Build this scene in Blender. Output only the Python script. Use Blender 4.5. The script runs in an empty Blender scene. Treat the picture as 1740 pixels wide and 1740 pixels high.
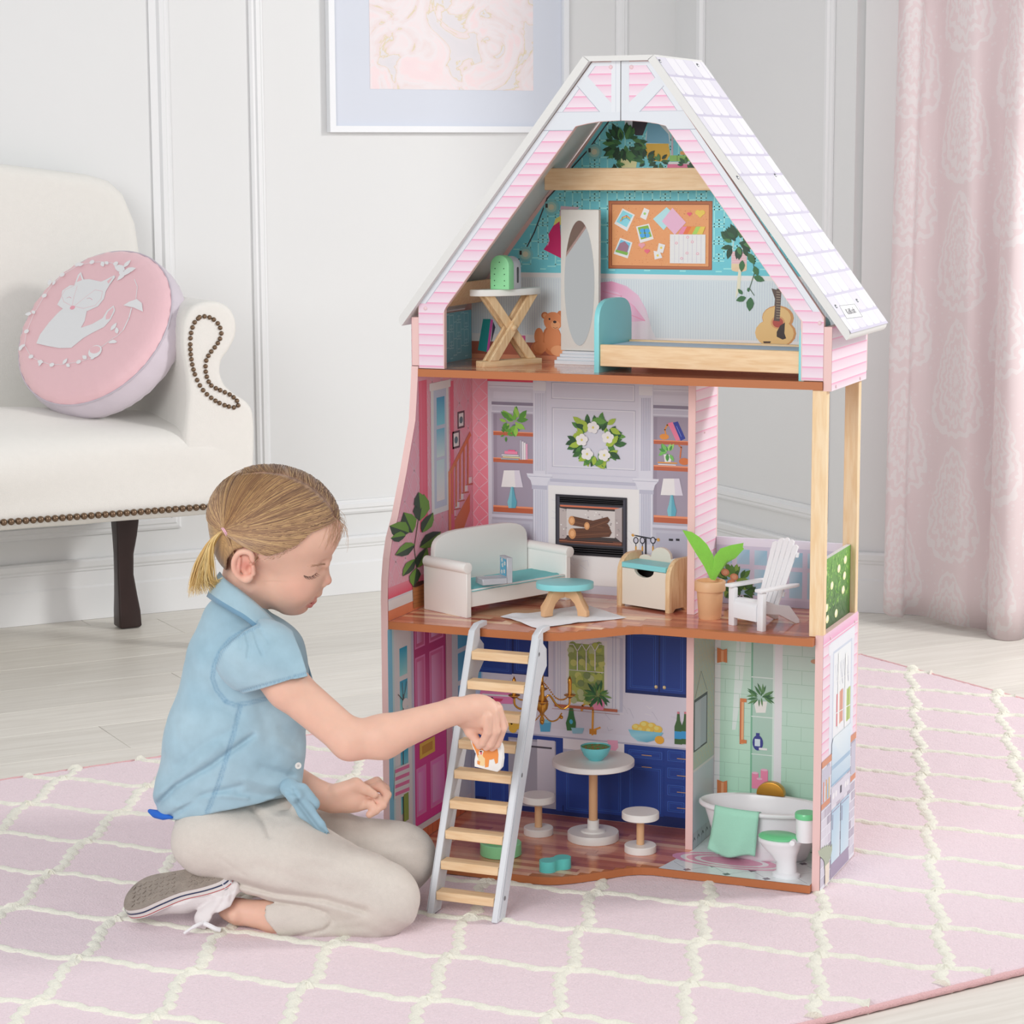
import bpy, bmesh, math, random
import numpy as np
from mathutils import Vector, Matrix, Euler
random.seed(7)
SC = bpy.context.scene
COL = SC.collection
PI = math.pi

# ------------------------------------------------------------------ camera
CF, CP = 3962.9, (1.5427, -3.3491, 1.1072)
CYAW, CPITCH, CROLL = .3919, .1499, -.0043
_c, _s = math.cos(CYAW), math.sin(CYAW)
FW = Vector((-_s*math.cos(CPITCH), _c*math.cos(CPITCH), -math.sin(CPITCH)))
RT = Vector((_c, _s, 0)); UP = RT.cross(FW)
_a, _b = math.cos(CROLL), math.sin(CROLL)
RT, UP = RT*_a + UP*_b, UP*_a - RT*_b
CV = Vector(CP)
cam = bpy.data.cameras.new('camera'); cam_o = bpy.data.objects.new('camera', cam); COL.objects.link(cam_o)
cam.sensor_width = 36; cam.lens = 36*CF/1740; cam.clip_start = .05; cam.clip_end = 60
cam_o.matrix_world = Matrix(((RT.x, UP.x, -FW.x, CV.x), (RT.y, UP.y, -FW.y, CV.y), (RT.z, UP.z, -FW.z, CV.z), (0, 0, 0, 1)))
SC.camera = cam_o

# ------------------------------------------------------------------ light
vs = SC.view_settings
vs.view_transform = 'Standard'; vs.look = 'None'; vs.gamma = 1; vs.use_curve_mapping = False
vs.exposure = 0.06
wd = bpy.data.worlds.new('studio_sky'); SC.world = wd; wd.use_nodes = True
wd.node_tree.nodes['Background'].inputs[0].default_value = (.955, .975, 1, 1)
wd.node_tree.nodes['Background'].inputs[1].default_value = .51
def area(name, loc, target, size, power, col=(1, 1, 1), sy=None):
    l = bpy.data.lights.new(name, 'AREA'); l.energy = power; l.color = col; l.size = size
    if sy: l.shape = 'RECTANGLE'; l.size_y = sy
    o = bpy.data.objects.new(name, l); COL.objects.link(o); o.location = loc
    o.rotation_euler = (Vector(target)-Vector(loc)).to_track_quat('-Z', 'Y').to_euler()
    return o
area('softbox_window_side', (2.9, 1.5, 2.35), (.3, -.1, .4), .6, 64, (1, .985, .96))
area('curtain_fill', (1.38, 1.5, 1.2), (.62, 2.12, .9), .7, 5.5, (1, 1, 1))  # lamp added near the curtain to brighten it, as from a side window
area('softbox_front', (.1, -3.7, 1.9), (.3, .1, .5), 1.8, 72, (1, .99, .98))

# ------------------------------------------------------------------ helpers
def lin(c):
    return tuple((x/255/12.92 if x/255 <= .04045 else ((x/255+.055)/1.055)**2.4) for x in c[:3])
_m = {}
def mat(name, col, rough=.5, metal=0, bump=0, bscale=200, var=0, vscale=8, spec=.5, trans=0, sheen=0, coat=0, sss=0, alpha=1):
    """plain painted / plastic / cloth material with a little procedural variation"""
    if name in _m: return _m[name]
    m = bpy.data.materials.new(name); m.use_nodes = True; _m[name] = m
    nt = m.node_tree; b = nt.nodes['Principled BSDF']; L = lin(col)
    b.inputs['Base Color'].default_value = (*L, 1); b.inputs['Roughness'].default_value = rough
    b.inputs['Metallic'].default_value = metal; b.inputs['Specular IOR Level'].default_value = spec
    b.inputs['Transmission Weight'].default_value = trans; b.inputs['Sheen Weight'].default_value = sheen
    b.inputs['Coat Weight'].default_value = coat; b.inputs['Alpha'].default_value = alpha
    if sss:
        b.inputs['Subsurface Weight'].default_value = sss; b.inputs['Subsurface Radius'].default_value = (1, .35, .2)
        b.inputs['Subsurface Scale'].default_value = .006
    tc = nt.nodes.new('ShaderNodeTexCoord')
    n = nt.nodes.new('ShaderNodeTexNoise'); n.inputs['Scale'].default_value = vscale; n.inputs['Detail'].default_value = 4
    nt.links.new(tc.outputs['Object'], n.inputs['Vector'])
    r = nt.nodes.new('ShaderNodeMixRGB'); v = max(var, .015)
    r.inputs[1].default_value = (*[x*(1-v) for x in L], 1); r.inputs[2].default_value = (*[min(1, x*(1+v)) for x in L], 1)
    nt.links.new(n.outputs['Fac'], r.inputs[0]); nt.links.new(r.outputs[0], b.inputs['Base Color'])
    if bump:
        n2 = nt.nodes.new('ShaderNodeTexNoise'); n2.inputs['Scale'].default_value = bscale; n2.inputs['Detail'].default_value = 3
        nt.links.new(tc.outputs['Object'], n2.inputs['Vector'])
        bp = nt.nodes.new('ShaderNodeBump'); bp.inputs['Strength'].default_value = bump; bp.inputs['Distance'].default_value = .002
        nt.links.new(n2.outputs['Fac'], bp.inputs['Height']); nt.links.new(bp.outputs[0], b.inputs['Normal'])
    return m
def wood(name, c1, c2, axis=0, scale=18, rough=.5, stretch=9, coat=0):
    if name in _m: return _m[name]
    m = bpy.data.materials.new(name); m.use_nodes = True; _m[name] = m
    nt = m.node_tree; b = nt.nodes['Principled BSDF']; b.inputs['Roughness'].default_value = rough; b.inputs['Coat Weight'].default_value = coat
    tc = nt.nodes.new('ShaderNodeTexCoord'); mp = nt.nodes.new('ShaderNodeMapping')
    s = [stretch]*3; s[axis] = 1; mp.inputs['Scale'].default_value = s
    nt.links.new(tc.outputs['Object'], mp.inputs['Vector'])
    oi = nt.nodes.new('ShaderNodeObjectInfo'); ad = nt.nodes.new('ShaderNodeVectorMath'); ad.operation = 'ADD'
    mu = nt.nodes.new('ShaderNodeMath'); mu.operation = 'MULTIPLY'; mu.inputs[1].default_value = 37
    nt.links.new(oi.outputs['Random'], mu.inputs[0]); nt.links.new(mp.outputs[0], ad.inputs[0]); nt.links.new(mu.outputs[0], ad.inputs[1])
    n = nt.nodes.new('ShaderNodeTexNoise'); n.inputs['Scale'].default_value = scale; n.inputs['Detail'].default_value = 5; n.inputs['Distortion'].default_value = .4
    nt.links.new(ad.outputs[0], n.inputs['Vector'])
    r = nt.nodes.new('ShaderNodeValToRGB'); r.color_ramp.elements[0].position = .33; r.color_ramp.elements[1].position = .66
    r.color_ramp.elements[0].color = (*lin(c1), 1); r.color_ramp.elements[1].color = (*lin(c2), 1)
    nt.links.new(n.outputs['Fac'], r.inputs[0])
    hv = nt.nodes.new('ShaderNodeHueSaturation'); mr = nt.nodes.new('ShaderNodeMapRange'); mr.inputs[3].default_value = .95; mr.inputs[4].default_value = 1.04
    nt.links.new(oi.outputs['Random'], mr.inputs[0]); nt.links.new(mr.outputs[0], hv.inputs['Value']); nt.links.new(r.outputs[0], hv.inputs['Color'])
    nt.links.new(hv.outputs[0], b.inputs['Base Color'])
    return m
def vcol(name, rough=.35, bump=0, bscale=300, sss=0, sheen=0, coat=0, noise=0, nscale=300, spec=.5):
    """material that reads the printed / dyed colour stored on the mesh"""
    if name in _m: return _m[name]
    m = bpy.data.materials.new(name); m.use_nodes = True; _m[name] = m
    nt = m.node_tree; b = nt.nodes['Principled BSDF']; b.inputs['Roughness'].default_value = rough
    b.inputs['Sheen Weight'].default_value = sheen; b.inputs['Coat Weight'].default_value = coat; b.inputs['Specular IOR Level'].default_value = spec
    at = nt.nodes.new('ShaderNodeAttribute'); at.attribute_name = 'Col'
    if noise:
        tc = nt.nodes.new('ShaderNodeTexCoord'); n = nt.nodes.new('ShaderNodeTexNoise'); n.inputs['Scale'].default_value = nscale; n.inputs['Detail'].default_value = 4
        nt.links.new(tc.outputs['Object'], n.inputs['Vector'])
        mr = nt.nodes.new('ShaderNodeMapRange'); mr.inputs[1].default_value = .25; mr.inputs[2].default_value = .75; mr.inputs[3].default_value = 1-noise; mr.inputs[4].default_value = 1+noise
        nt.links.new(n.outputs['Fac'], mr.inputs[0])
        mx = nt.nodes.new('ShaderNodeVectorMath'); mx.operation = 'SCALE'
        nt.links.new(at.outputs['Color'], mx.inputs[0]); nt.links.new(mr.outputs[0], mx.inputs['Scale'])
        nt.links.new(mx.outputs[0], b.inputs['Base Color'])
    else: nt.links.new(at.outputs['Color'], b.inputs['Base Color'])
    if sss:
        b.inputs['Subsurface Weight'].default_value = sss; b.inputs['Subsurface Radius'].default_value = (1, .35, .2); b.inputs['Subsurface Scale'].default_value = .005
    if bump:
        tc = nt.nodes.new('ShaderNodeTexCoord'); n2 = nt.nodes.new('ShaderNodeTexNoise'); n2.inputs['Scale'].default_value = bscale; n2.inputs['Detail'].default_value = 3
        nt.links.new(tc.outputs['Object'], n2.inputs['Vector'])
        bp = nt.nodes.new('ShaderNodeBump'); bp.inputs['Strength'].default_value = bump; bp.inputs['Distance'].default_value = .001
        nt.links.new(n2.outputs['Fac'], bp.inputs['Height']); nt.links.new(bp.outputs[0], b.inputs['Normal'])
    return m

def tag(o, label=None, cat=None, group=None, kind=None):
    for k, v in (('label', label), ('category', cat), ('group', group), ('kind', kind)):
        if v: o[k] = v
    return o
def thing(name, label, cat, loc=(0, 0, 0), rz=0, group=None):
    o = bpy.data.objects.new(name, None); o.empty_display_size = .02; COL.objects.link(o); o.location = loc; o.rotation_euler = (0, 0, rz)
    return tag(o, label, cat, group)
def tree_off(o):
    """world offset of an unrotated parent chain (so a part can be given in world coordinates)"""
    v = Vector((0, 0, 0))
    while o is not None: v += o.location; o = o.parent
    return v
class MB:
    """collects shapes and links them as ONE mesh object"""
    def __init__(s): s.v = []; s.f = []; s.c = []; s.M = None; s.gain = 1
    def add(s, vs, fs, col=None):
        n = len(s.v)
        for p in vs:
            p = Vector(p); s.v.append(s.M @ p if s.M else p)
        for f in fs: s.f.append([i+n for i in f]); s.c.append(col)
        return s
    def box(s, x0, y0, z0, x1, y1, z1, col=None):
        return s.add([(x0, y0, z0), (x1, y0, z0), (x1, y1, z0), (x0, y1, z0), (x0, y0, z1), (x1, y0, z1), (x1, y1, z1), (x0, y1, z1)],
                     [(0, 3, 2, 1), (4, 5, 6, 7), (0, 1, 5, 4), (1, 2, 6, 5), (2, 3, 7, 6), (3, 0, 4, 7)], col)
    def prism(s, pts, e, col=None):
        """pts: ring of 3D points, e: extrusion vector"""
        n = len(pts); e = Vector(e); a = [Vector(p) for p in pts]
        return s.add(a+[p+e for p in a], [list(range(n))[::-1], list(range(n, 2*n))]+[(i, (i+1) % n, n+(i+1) % n, n+i) for i in range(n)], col)
    def lathe(s, prof, c=(0, 0, 0), n=28, col=None, sx=1, sy=1, ax=None):
        vs = []; m = len(prof)
        for i in range(n):
            a = 2*PI*i/n
            for r, z in prof: vs.append(Vector((r*math.cos(a)*sx, r*math.sin(a)*sy, z)))
        if ax is not None:
            q = Vector(ax).to_track_quat('Z', 'Y'); vs = [q @ v for v in vs]
        vs = [v+Vector(c) for v in vs]
        fs = [(i*m+j, ((i+1) % n)*m+j, ((i+1) % n)*m+j+1, i*m+j+1) for i in range(n) for j in range(m-1)]
        if prof[0][0] > 1e-6: fs.append([i*m for i in range(n)][::-1])
        if prof[-1][0] > 1e-6: fs.append([i*m+m-1 for i in range(n)])
        return s.add(vs, fs, col)
    def tube(s, pts, r, n=8, col=None, cap=True):
        P = [Vector(p) for p in pts]; R = r if isinstance(r, (list, tuple)) else [r]*len(P)
        vs = []; up = None
        for i, p in enumerate(P):
            t = (P[min(i+1, len(P)-1)]-P[max(i-1, 0)]).normalized()
            if up is None:
                up = Vector((0, 0, 1)) if abs(t.z) < .9 else Vector((1, 0, 0))
            a = t.cross(up); a = a.normalized() if a.length > 1e-9 else Vector((1, 0, 0)); b = a.cross(t).normalized(); up = b
            for k in range(n):
                an = 2*PI*k/n; vs.append(p+(a*math.cos(an)+b*math.sin(an))*R[i])
        fs = [(i*n+k, i*n+(k+1) % n, (i+1)*n+(k+1) % n, (i+1)*n+k) for i in range(len(P)-1) for k in range(n)]
        if cap: fs += [list(range(n))[::-1], list(range((len(P)-1)*n, len(P)*n))]
        return s.add(vs, fs, col)
    def ball(s, c, r, n=12, m=8, col=None, sc=(1, 1, 1)):
        pr = [(math.sin(PI*j/m)*r, -math.cos(PI*j/m)*r) for j in range(m+1)]
        vs = [Vector(c)+Vector((pr[j][0]*math.cos(2*PI*i/n)*sc[0], pr[j][0]*math.sin(2*PI*i/n)*sc[1], pr[j][1]*sc[2])) for i in range(n) for j in range(m+1)]
        M = m+1
        return s.add(vs, [(i*M+j, ((i+1) % n)*M+j, ((i+1) % n)*M+j+1, i*M+j+1) for i in range(n) for j in range(m)], col)
    def build(s, name, m, parent=None, smooth=False, bevel=0, seg=2, world=True, label=None, kind=None, sub=0):
        me = bpy.data.meshes.new(name); bm = bmesh.new()
        vv = [bm.verts.new(p) for p in s.v]
        lay = bm.loops.layers.float_color.new('Col') if any(c is not None for c in s.c) else None
        for f, c in zip(s.f, s.c):
            try: fa = bm.faces.new([vv[i] for i in f])
            except ValueError: continue
            if lay is not None:
                if c is not None and isinstance(c[0], (tuple, list)):
                    for l, cc in zip(fa.loops, c): l[lay] = (*[min(.9, x*s.gain) for x in lin(cc)], 1)
                else:
                    cc = (*[min(.9, x*s.gain) for x in lin(c or (200, 200, 200))], 1)
                    for l in fa.loops: l[lay] = cc
        bmesh.ops.remove_doubles(bm, verts=bm.verts, dist=1e-6)
        if lay is None or bevel: bmesh.ops.recalc_face_normals(bm, faces=bm.faces)
        if bevel:
            ed = [e for e in bm.edges if len(e.link_faces) == 2 and e.calc_face_angle(0) > .6]
            bmesh.ops.bevel(bm, geom=ed, offset=bevel, segments=seg, profile=.6, affect='EDGES', clamp_overlap=True)
        for f in bm.faces: f.smooth = bool(smooth) or bool(bevel)
        bm.to_mesh(me); bm.free()
        if smooth or bevel:
            try: me.set_sharp_from_angle(angle=math.radians(40 if smooth is True or bevel else smooth))
            except Exception: pass
        me.materials.append(m)
        o = bpy.data.objects.new(name, me); COL.objects.link(o)
        if sub:
            md = o.modifiers.new('sub', 'SUBSURF'); md.levels = sub; md.render_levels = sub
        if parent is not None:
            o.parent = parent
            if world: o.location = -tree_off(parent)
        if label: o['label'] = label
        if kind: o['kind'] = kind
        return o
def dup(root, loc=None, rz=None, label=None, group=None):
    """a copy of a thing with copies of its parts and sub-parts (mesh data shared)"""
    def cp(o, par):
        c = o.copy(); COL.objects.link(c); c.parent = par
        for ch in list(o.children): cp(ch, c)
        return c
    r = cp(root, None)
    if loc is not None: r.location = loc
    if rz is not None: r.rotation_euler.z = rz
    if label: r['label'] = label
    if group: r['group'] = group
    return r
# -------- construction geometry: where a line of sight from the photograph's station meets a real surface
def ray(u, v): return FW + RT*((u-870)/CF) + UP*((870-v)/CF)
def onz(u, v, z):
    d = ray(u, v); return CV + d*((z-CV.z)/d.z)
def onY(u, v, y):
    d = ray(u, v); return CV + d*((y-CV.y)/d.y)
def onX(u, v, x):
    d = ray(u, v); return CV + d*((x-CV.x)/d.x)
def onP(u, v, p, n):
    d = ray(u, v); n = Vector(n); return CV + d*((Vector(p)-CV).dot(n)/d.dot(n))

class Art:
    """flat print on a real panel: coloured shapes lying in the plane (o; a, b), a hair apart so they stack"""
    def __init__(s, o, a, b, n, step=2.5e-5, base=2e-4):
        s.o, s.a, s.b, s.n = Vector(o), Vector(a).normalized(), Vector(b).normalized(), Vector(n).normalized()
        s.mb = MB(); s.k = 0; s.step = step; s.base = base
    def P(s, u, v):
        q = onP(u, v, s.o, s.n)-s.o; return (q.dot(s.a), q.dot(s.b))
    def W(s, p, k): return s.o + s.a*p[0] + s.b*p[1] + s.n*(s.base+s.step*k)
    def pl(s, pts, col, lay=None):          # polygon in plane coordinates
        if lay is None: s.k += 1; lay = s.k
        s.mb.add([s.W(p, lay) for p in pts], [list(range(len(pts)))], col)
    def poly(s, px, col, lay=None): s.pl([s.P(*p) for p in px], col, lay)
    def rect(s, x0, y0, x1, y1, col, lay=None):   # upright rectangle between two sighted corners
        p, q = s.P(x0, y0), s.P(x1, y1); s.pl([(p[0], q[1]), (q[0], q[1]), (q[0], p[1]), (p[0], p[1])], col, lay)
    def grad(s, x0, y0, x1, y1, top, bot, lay=None): s.rect(x0, y0, x1, y1, [bot, bot, top, top], lay)
    def sc(s, u, v):
        p = s.P(u, v); q = s.P(u+1, v); r = s.P(u, v-1); return p, abs(q[0]-p[0]), abs(r[1]-p[1])
    def ell(s, u, v, ru, rv, col, n=18, lay=None, a0=0, a1=360):
        p, su, sv = s.sc(u, v); R = [(math.radians(a0+(a1-a0)*i/n)) for i in range(n + (a1-a0 < 360))]
        s.pl([(p[0]+ru*su*math.cos(t), p[1]+rv*sv*math.sin(t)) for t in R], col, lay)
    def line(s, pts, w, col, lay=None, plane=False):
        if lay is None: s.k += 1; lay = s.k
        Q = pts if plane else [s.P(*p) for p in pts]
        for i in range(len(Q)-1):
            dx, dy = Q[i+1][0]-Q[i][0], Q[i+1][1]-Q[i][1]; L = math.hypot(dx, dy)
            if L < 1e-7: continue
            ex, ey = dx/L*w/2*.6, dy/L*w/2*.6; nx, ny = -dy/L*w/2, dx/L*w/2
            s.pl([(Q[i][0]+nx-ex, Q[i][1]+ny-ey), (Q[i][0]-nx-ex, Q[i][1]-ny-ey), (Q[i+1][0]-nx+ex, Q[i+1][1]-ny+ey), (Q[i+1][0]+nx+ex, Q[i+1][1]+ny+ey)], col, lay)
    def leaf(s, u, v, L, ang, col, w=.38, col2=None):
        p, su, sv = s.sc(u, v); t = math.radians(ang); c_, s_ = math.cos(t), math.sin(t); pts = []
        pr = [(0, 0), (.15, .55), (.4, 1), (.7, .75), (1, 0), (.7, -.75), (.4, -1), (.15, -.55)]
        for x, y in pr:
            X, Y = x*L, y*L*w/2; pts.append((p[0]+(X*c_-Y*s_)*su, p[1]+(X*s_+Y*c_)*sv))
        s.pl(pts, col)
        if col2: s.pl([pts[0], pts[4], pts[5], pts[6], pts[7]], col2)
    def build(s, name, parent, label=None, m=None): return s.mb.build(name, m or M_PRINT, parent, label=label)
M_PRINT = vcol('printed_panel', rough=.42)
# ------------------------------------------------------------------ the room
ZF = -.012
WA = Vector((-1.74, 1.3264, 0)); WD = Vector((.637, .7709, 0)).normalized(); WM = Vector((WD.y, -WD.x, 0))
K = WA + WD*1.925
E1 = Vector((.1265, 2.2743, 0)); SD = (E1-K); SLEN = SD.length; SD.normalize(); SM = Vector((SD.y, -SD.x, 0))
RD = Vector((math.cos(.0873), math.sin(.0873), 0)); RM = Vector((RD.y, -RD.x, 0))
M_WALL = mat('warm_white_wall_paint', (232, 233, 233), .55, var=.012, vscale=3, bump=.03, bscale=60)
M_TRIM = mat('white_trim_paint', (238, 239, 240), .4)
def wall(name, p, d, m, x0, x1, h=2.7, side=None):
    mb = MB(); a = p+d*x0; b = p+d*x1; t = -m*.1
    mb.prism([a+Vector((0, 0, ZF)), b+Vector((0, 0, ZF)), b+Vector((0, 0, h)), a+Vector((0, 0, h))], t)
    o = mb.build(name, M_WALL); o['kind'] = 'structure'; return o
wl = wall('wall_left', WA, WD, WM, -4.2, 1.925+.1)
wb = wall('wall_back', K, SD, SM, 0, SLEN-.002)
wr = wall('wall_right', E1, RD, RM, .02, 3.4)
def baseboard(name, p, d, m, x0, x1):
    prof = [(0, ZF), (.017, ZF), (.017, .068), (.013, .073), (.013, .108), (.017, .112), (.017, .116), (.021, .121), (.023, .134), (.019, .139), (0, .139)]
    mb = MB(); a = p+d*x0
    mb.prism([a+m*(q+.0006)+Vector((0, 0, z)) for q, z in prof], d*(x1-x0))
    o = mb.build(name, M_TRIM); o['kind'] = 'structure'
baseboard('baseboard_left', WA, WD, WM, -4.2, 1.9)
baseboard('baseboard_back', K, SD, SM, .03, SLEN+.016)
baseboard('baseboard_right', E1, RD, RM, .0, 3.4)
def moulding(name, p, d, m, x0, x1, z0, z1, w=.036, open_top=False):
    prof = [(0, 0), (0, .006), (.006, .010), (.012, .009), (.016, .014), (.026, .013), (.032, .006), (w, .005), (w, 0)]
    mb = MB(); rings = []
    for (cx, cz, sx, sz) in ((x0, z0, 1, 1), (x1, z0, -1, 1), (x1, z1, -1, -1), (x0, z1, 1, -1)):
        rings.append([p+d*(cx+sx*q)+m*(h+.0005)+Vector((0, 0, cz+sz*q)) for q, h in prof])
    n = len(prof); vs = [v for r in rings for v in r]
    fs = [(i*n+j, ((i+1) % 4)*n+j, ((i+1) % 4)*n+j+1, i*n+j+1) for i in range(4) for j in range(n-1)]
    mb.add(vs, fs); o = mb.build(name, M_TRIM, smooth=35); o['kind'] = 'structure'
moulding('trim_1', WA, WD, WM, -1.1, .469, .197, 2.35, .05)
moulding('trim_2', WA, WD, WM, .678, 1.77, .197, 2.35)
moulding('trim_3', K, SD, SM, .115, .745, .197, 2.35)

# floor boards, each a piece of its own
M_PLANK = wood('limed_oak_plank', (222, 217, 208), (233, 229, 221), axis=0, scale=5, rough=.42, stretch=14)
M_UNDER = mat('floor_underlay', (150, 140, 126), .8)
fl = MB()
for (u0, u1, w0, w1) in ((-4.2, 4.6, 0, 8.2),):
    c = [WA+WD*u+WM*w for u, w in ((u0, w0), (u1, w0), (u1, w1), (u0, w1))]
    fl.prism([q+Vector((0, 0, ZF-.05)) for q in c], (0, 0, .0385))
flo = fl.build('floor', M_UNDER); flo['kind'] = 'structure'
PW, PL = .2, 1.22
pm = MB().box(0, .0008, -.010, PL-.0012, PW-.0008, 0).build('plank', M_PLANK, bevel=.0006, seg=1).data
bpy.data.objects.remove(bpy.data.objects['plank'])
arot = math.atan2(WD.y, WD.x); rows = 0; npl = 0
for r in range(0, 32):
    w = .09+PW*(r+1)-PW*.0
    off = {0: .37, 5: -.107}.get(r, (r*.47) % PL)
    k0 = -3
    for k in range(-3, 4):
        u = off+PL*k
        if u > 3.5 or u+PL < -3.0: continue
        cpt = WA+WD*(u+PL/2)+WM*(w-PW/2)
        e = (cpt-E1).dot(RM) if cpt.x > E1.x else (cpt-K).dot(SM)
        if e < -.55: continue
        dd = (cpt-Vector((CP[0], CP[1], 0)))
        if dd.dot(Vector((FW.x, FW.y, 0)).normalized()) < 1.2: continue
        q = WA+WD*u+WM*w
        o = bpy.data.objects.new('plank', pm); COL.objects.link(o); o.parent = flo
        o.location = (q.x, q.y, ZF-.0005); o.rotation_euler = (0, 0, arot); npl += 1
for r0 in (0,):   # narrow first board against the wall
    for k in range(-3, 3):
        q = WA+WD*(PL*k+.2)+WM*.09
        o = bpy.data.objects.new('plank', pm); COL.objects.link(o); o.parent = flo
        o.location = (q.x, q.y, ZF-.0005); o.rotation_euler = (0, 0, arot); o.scale = (1, .43, 1)

# ------------------------------------------------------------------ framed abstract print
fx0, fx1, fz0, fz1 = .886, 1.578, 1.178, 2.06
pf = thing('picture_frame', 'white framed pink and gold abstract print hanging on the panelled wall', 'picture', tuple(WA+WD*1.232+WM*.001+Vector((0, 0, fz0))))
def wq(x, h, z): return WA+WD*x+WM*h+Vector((0, 0, z))
def frame_bar(mb, x0, x1, z0, z1, w, h0, h1):
    o_ = [(x0, z0), (x1, z0), (x1, z1), (x0, z1)]; i_ = [(x0+w, z0+w), (x1-w, z0+w), (x1-w, z1-w), (x0+w, z1-w)]
    vs = [wq(x, h0, z) for x, z in o_]+[wq(x, h1, z) for x, z in o_]+[wq(x, h1, z) for x, z in i_]+[wq(x, h0, z) for x, z in i_]
    mb.add(vs, [(a*4+k, a*4+(k+1) % 4, ((a+1) % 4)*4+(k+1) % 4, ((a+1) % 4)*4+k) for a in range(4) for k in range(4)])
mb = MB(); frame_bar(mb, fx0, fx1, fz0, fz1, .016, .001, .024); mb.build('frame', mat('white_frame_lacquer', (240, 242, 245), .3), pf)
mb = MB(); mb.prism([wq(fx0+.01, .002, fz0+.01), wq(fx1-.01, .002, fz0+.01), wq(fx1-.01, .002, fz1-.01), wq(fx0+.01, .002, fz1-.01)], WM*.010)
mb.build('mat_board', mat('cool_white_mat_board', (219, 224, 235), .6), pf)
mp_ = bpy.data.materials.new('abstract_paint'); mp_.use_nodes = True; nt = mp_.node_tree; b = nt.nodes['Principled BSDF']; b.inputs['Roughness'].default_value = .5
tc = nt.nodes.new('ShaderNodeTexCoord'); n1 = nt.nodes.new('ShaderNodeTexNoise'); n1.inputs['Scale'].default_value = 7; n1.inputs['Detail'].default_value = 8; n1.inputs['Distortion'].default_value = 1.6
rp = nt.nodes.new('ShaderNodeValToRGB'); el = rp.color_ramp.elements
el[0].position = .30; el[0].color = (*lin((245, 222, 225)), 1); el[1].position = .70; el[1].color = (*lin((228, 224, 228)), 1)
for p_, c_ in ((.42, (246, 226, 228)), (.50, (240, 232, 234)), (.565, (238, 222, 222)), (.578, (226, 212, 176)), (.588, (232, 226, 230))):
    e = el.new(p_); e.color = (*lin(c_), 1)
nt.links.new(tc.outputs['Object'], n1.inputs['Vector']); nt.links.new(n1.outputs['Fac'], rp.inputs[0]); nt.links.new(rp.outputs[0], b.inputs['Base Color'])
pA = Art(wq(0, .0125, 0), WD, (0, 0, 1), WM); p0 = pA.P(629, 151); p1 = pA.P(906, 151)
mb = MB(); mb.prism([wq(p0[0], .0122, p0[1]), wq(p1[0], .0122, p0[1]), wq(p1[0], .0122, fz1-.13), wq(p0[0], .0122, fz1-.13)], WM*.0006)
mb.build('abstract_print', mp_, pf)

# ------------------------------------------------------------------ curtain
cu = thing('curtain', 'pale pink curtain with white damask print falling to the floor at the right', 'curtain', (.6, 2.1, 0))
plan = [(.262, 2.17), (.247, 2.165), (.243, 2.15), (.262, 2.137), (.292, 2.15), (.296, 2.185), (.33, 2.19), (.375, 2.155), (.43, 2.115), (.47, 2.13), (.505, 2.13), (.512, 2.09), (.54, 2.05), (.575, 2.048), (.597, 2.075), (.598, 2.12),
        (.64, 2.14), (.69, 2.08), (.74, 2.06), (.79, 2.10), (.83, 2.15), (.90, 2.09), (.97, 2.06), (1.03, 2.12), (1.09, 2.16), (1.16, 2.09)]
def spline(P, n):
    out = []
    P = [Vector(p if len(p) == 3 else (*p, 0)) for p in P]; Q = [P[0]*2-P[1]]+P+[P[-1]*2-P[-2]]
    for i in range(1, len(Q)-2):
        for k in range(n):
            t = k/n; out.append(.5*((2*Q[i])+(-Q[i-1]+Q[i+1])*t+(2*Q[i-1]-5*Q[i]+4*Q[i+1]-Q[i+2])*t*t+(-Q[i-1]+3*Q[i]-3*Q[i+1]+Q[i+2])*t**3))
    out.append(P[-1]); return out
pl = spline(plan, 6); arc = [0]
for i in range(1, len(pl)): arc.append(arc[-1]+(pl[i]-pl[i-1]).length)
bm = bmesh.new(); uvl = bm.loops.layers.uv.new('UV'); NZ = 30; rowsv = []
for j in range(NZ+1):
    z = .004+2.4*j/NZ; q = min(1, z/1.6); row = []
    for i, p in enumerate(pl):
        w = 1-.0*q; off = Vector((.016*q+.004*math.sin(z*2+i*.15), .006*math.sin(z*3+i*.3), 0))
        zz = z + (.012*math.sin(arc[i]*9) if j == 0 else 0) + (.03 if j == 0 and i < 26 else 0)*max(0, 1-abs(i-8)/16)
        row.append((bm.verts.new((p.x+off.x, p.y+off.y, max(zz-.010, -.011))), arc[i], z))
    rowsv.append(row)
for j in range(NZ):
    for i in range(len(pl)-1):
        q = [rowsv[j][i], rowsv[j][i+1], rowsv[j+1][i+1], rowsv[j+1][i]]; f = bm.faces.new([a_[0] for a_ in q]); f.smooth = True
        for l, a_ in zip(f.loops, q): l[uvl].uv = (a_[1], a_[2])
me = bpy.data.meshes.new('curtain_panel'); bm.to_mesh(me); bm.free()
mc = bpy.data.materials.new('damask_curtain_cloth'); mc.use_nodes = True; nt = mc.node_tree; b = nt.nodes['Principled BSDF']; b.inputs['Roughness'].default_value = .75; b.inputs['Sheen Weight'].default_value = .2
def N(t, **kw):
    n = nt.nodes.new(t)
    for k, v in kw.items(): setattr(n, k, v)
    return n
def mth(op, a, b2=None, c2=None):
    n = N('ShaderNodeMath', operation=op)
    for i, x in enumerate((a, b2, c2)):
        if x is None: continue
        if isinstance(x, (int, float)): n.inputs[i].default_value = x
        else: nt.links.new(x, n.inputs[i])
    return n.outputs[0]
uv = N('ShaderNodeUVMap'); uv.uv_map = 'UV'; sp = N('ShaderNodeSeparateXYZ'); nt.links.new(uv.outputs[0], sp.inputs[0])
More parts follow.
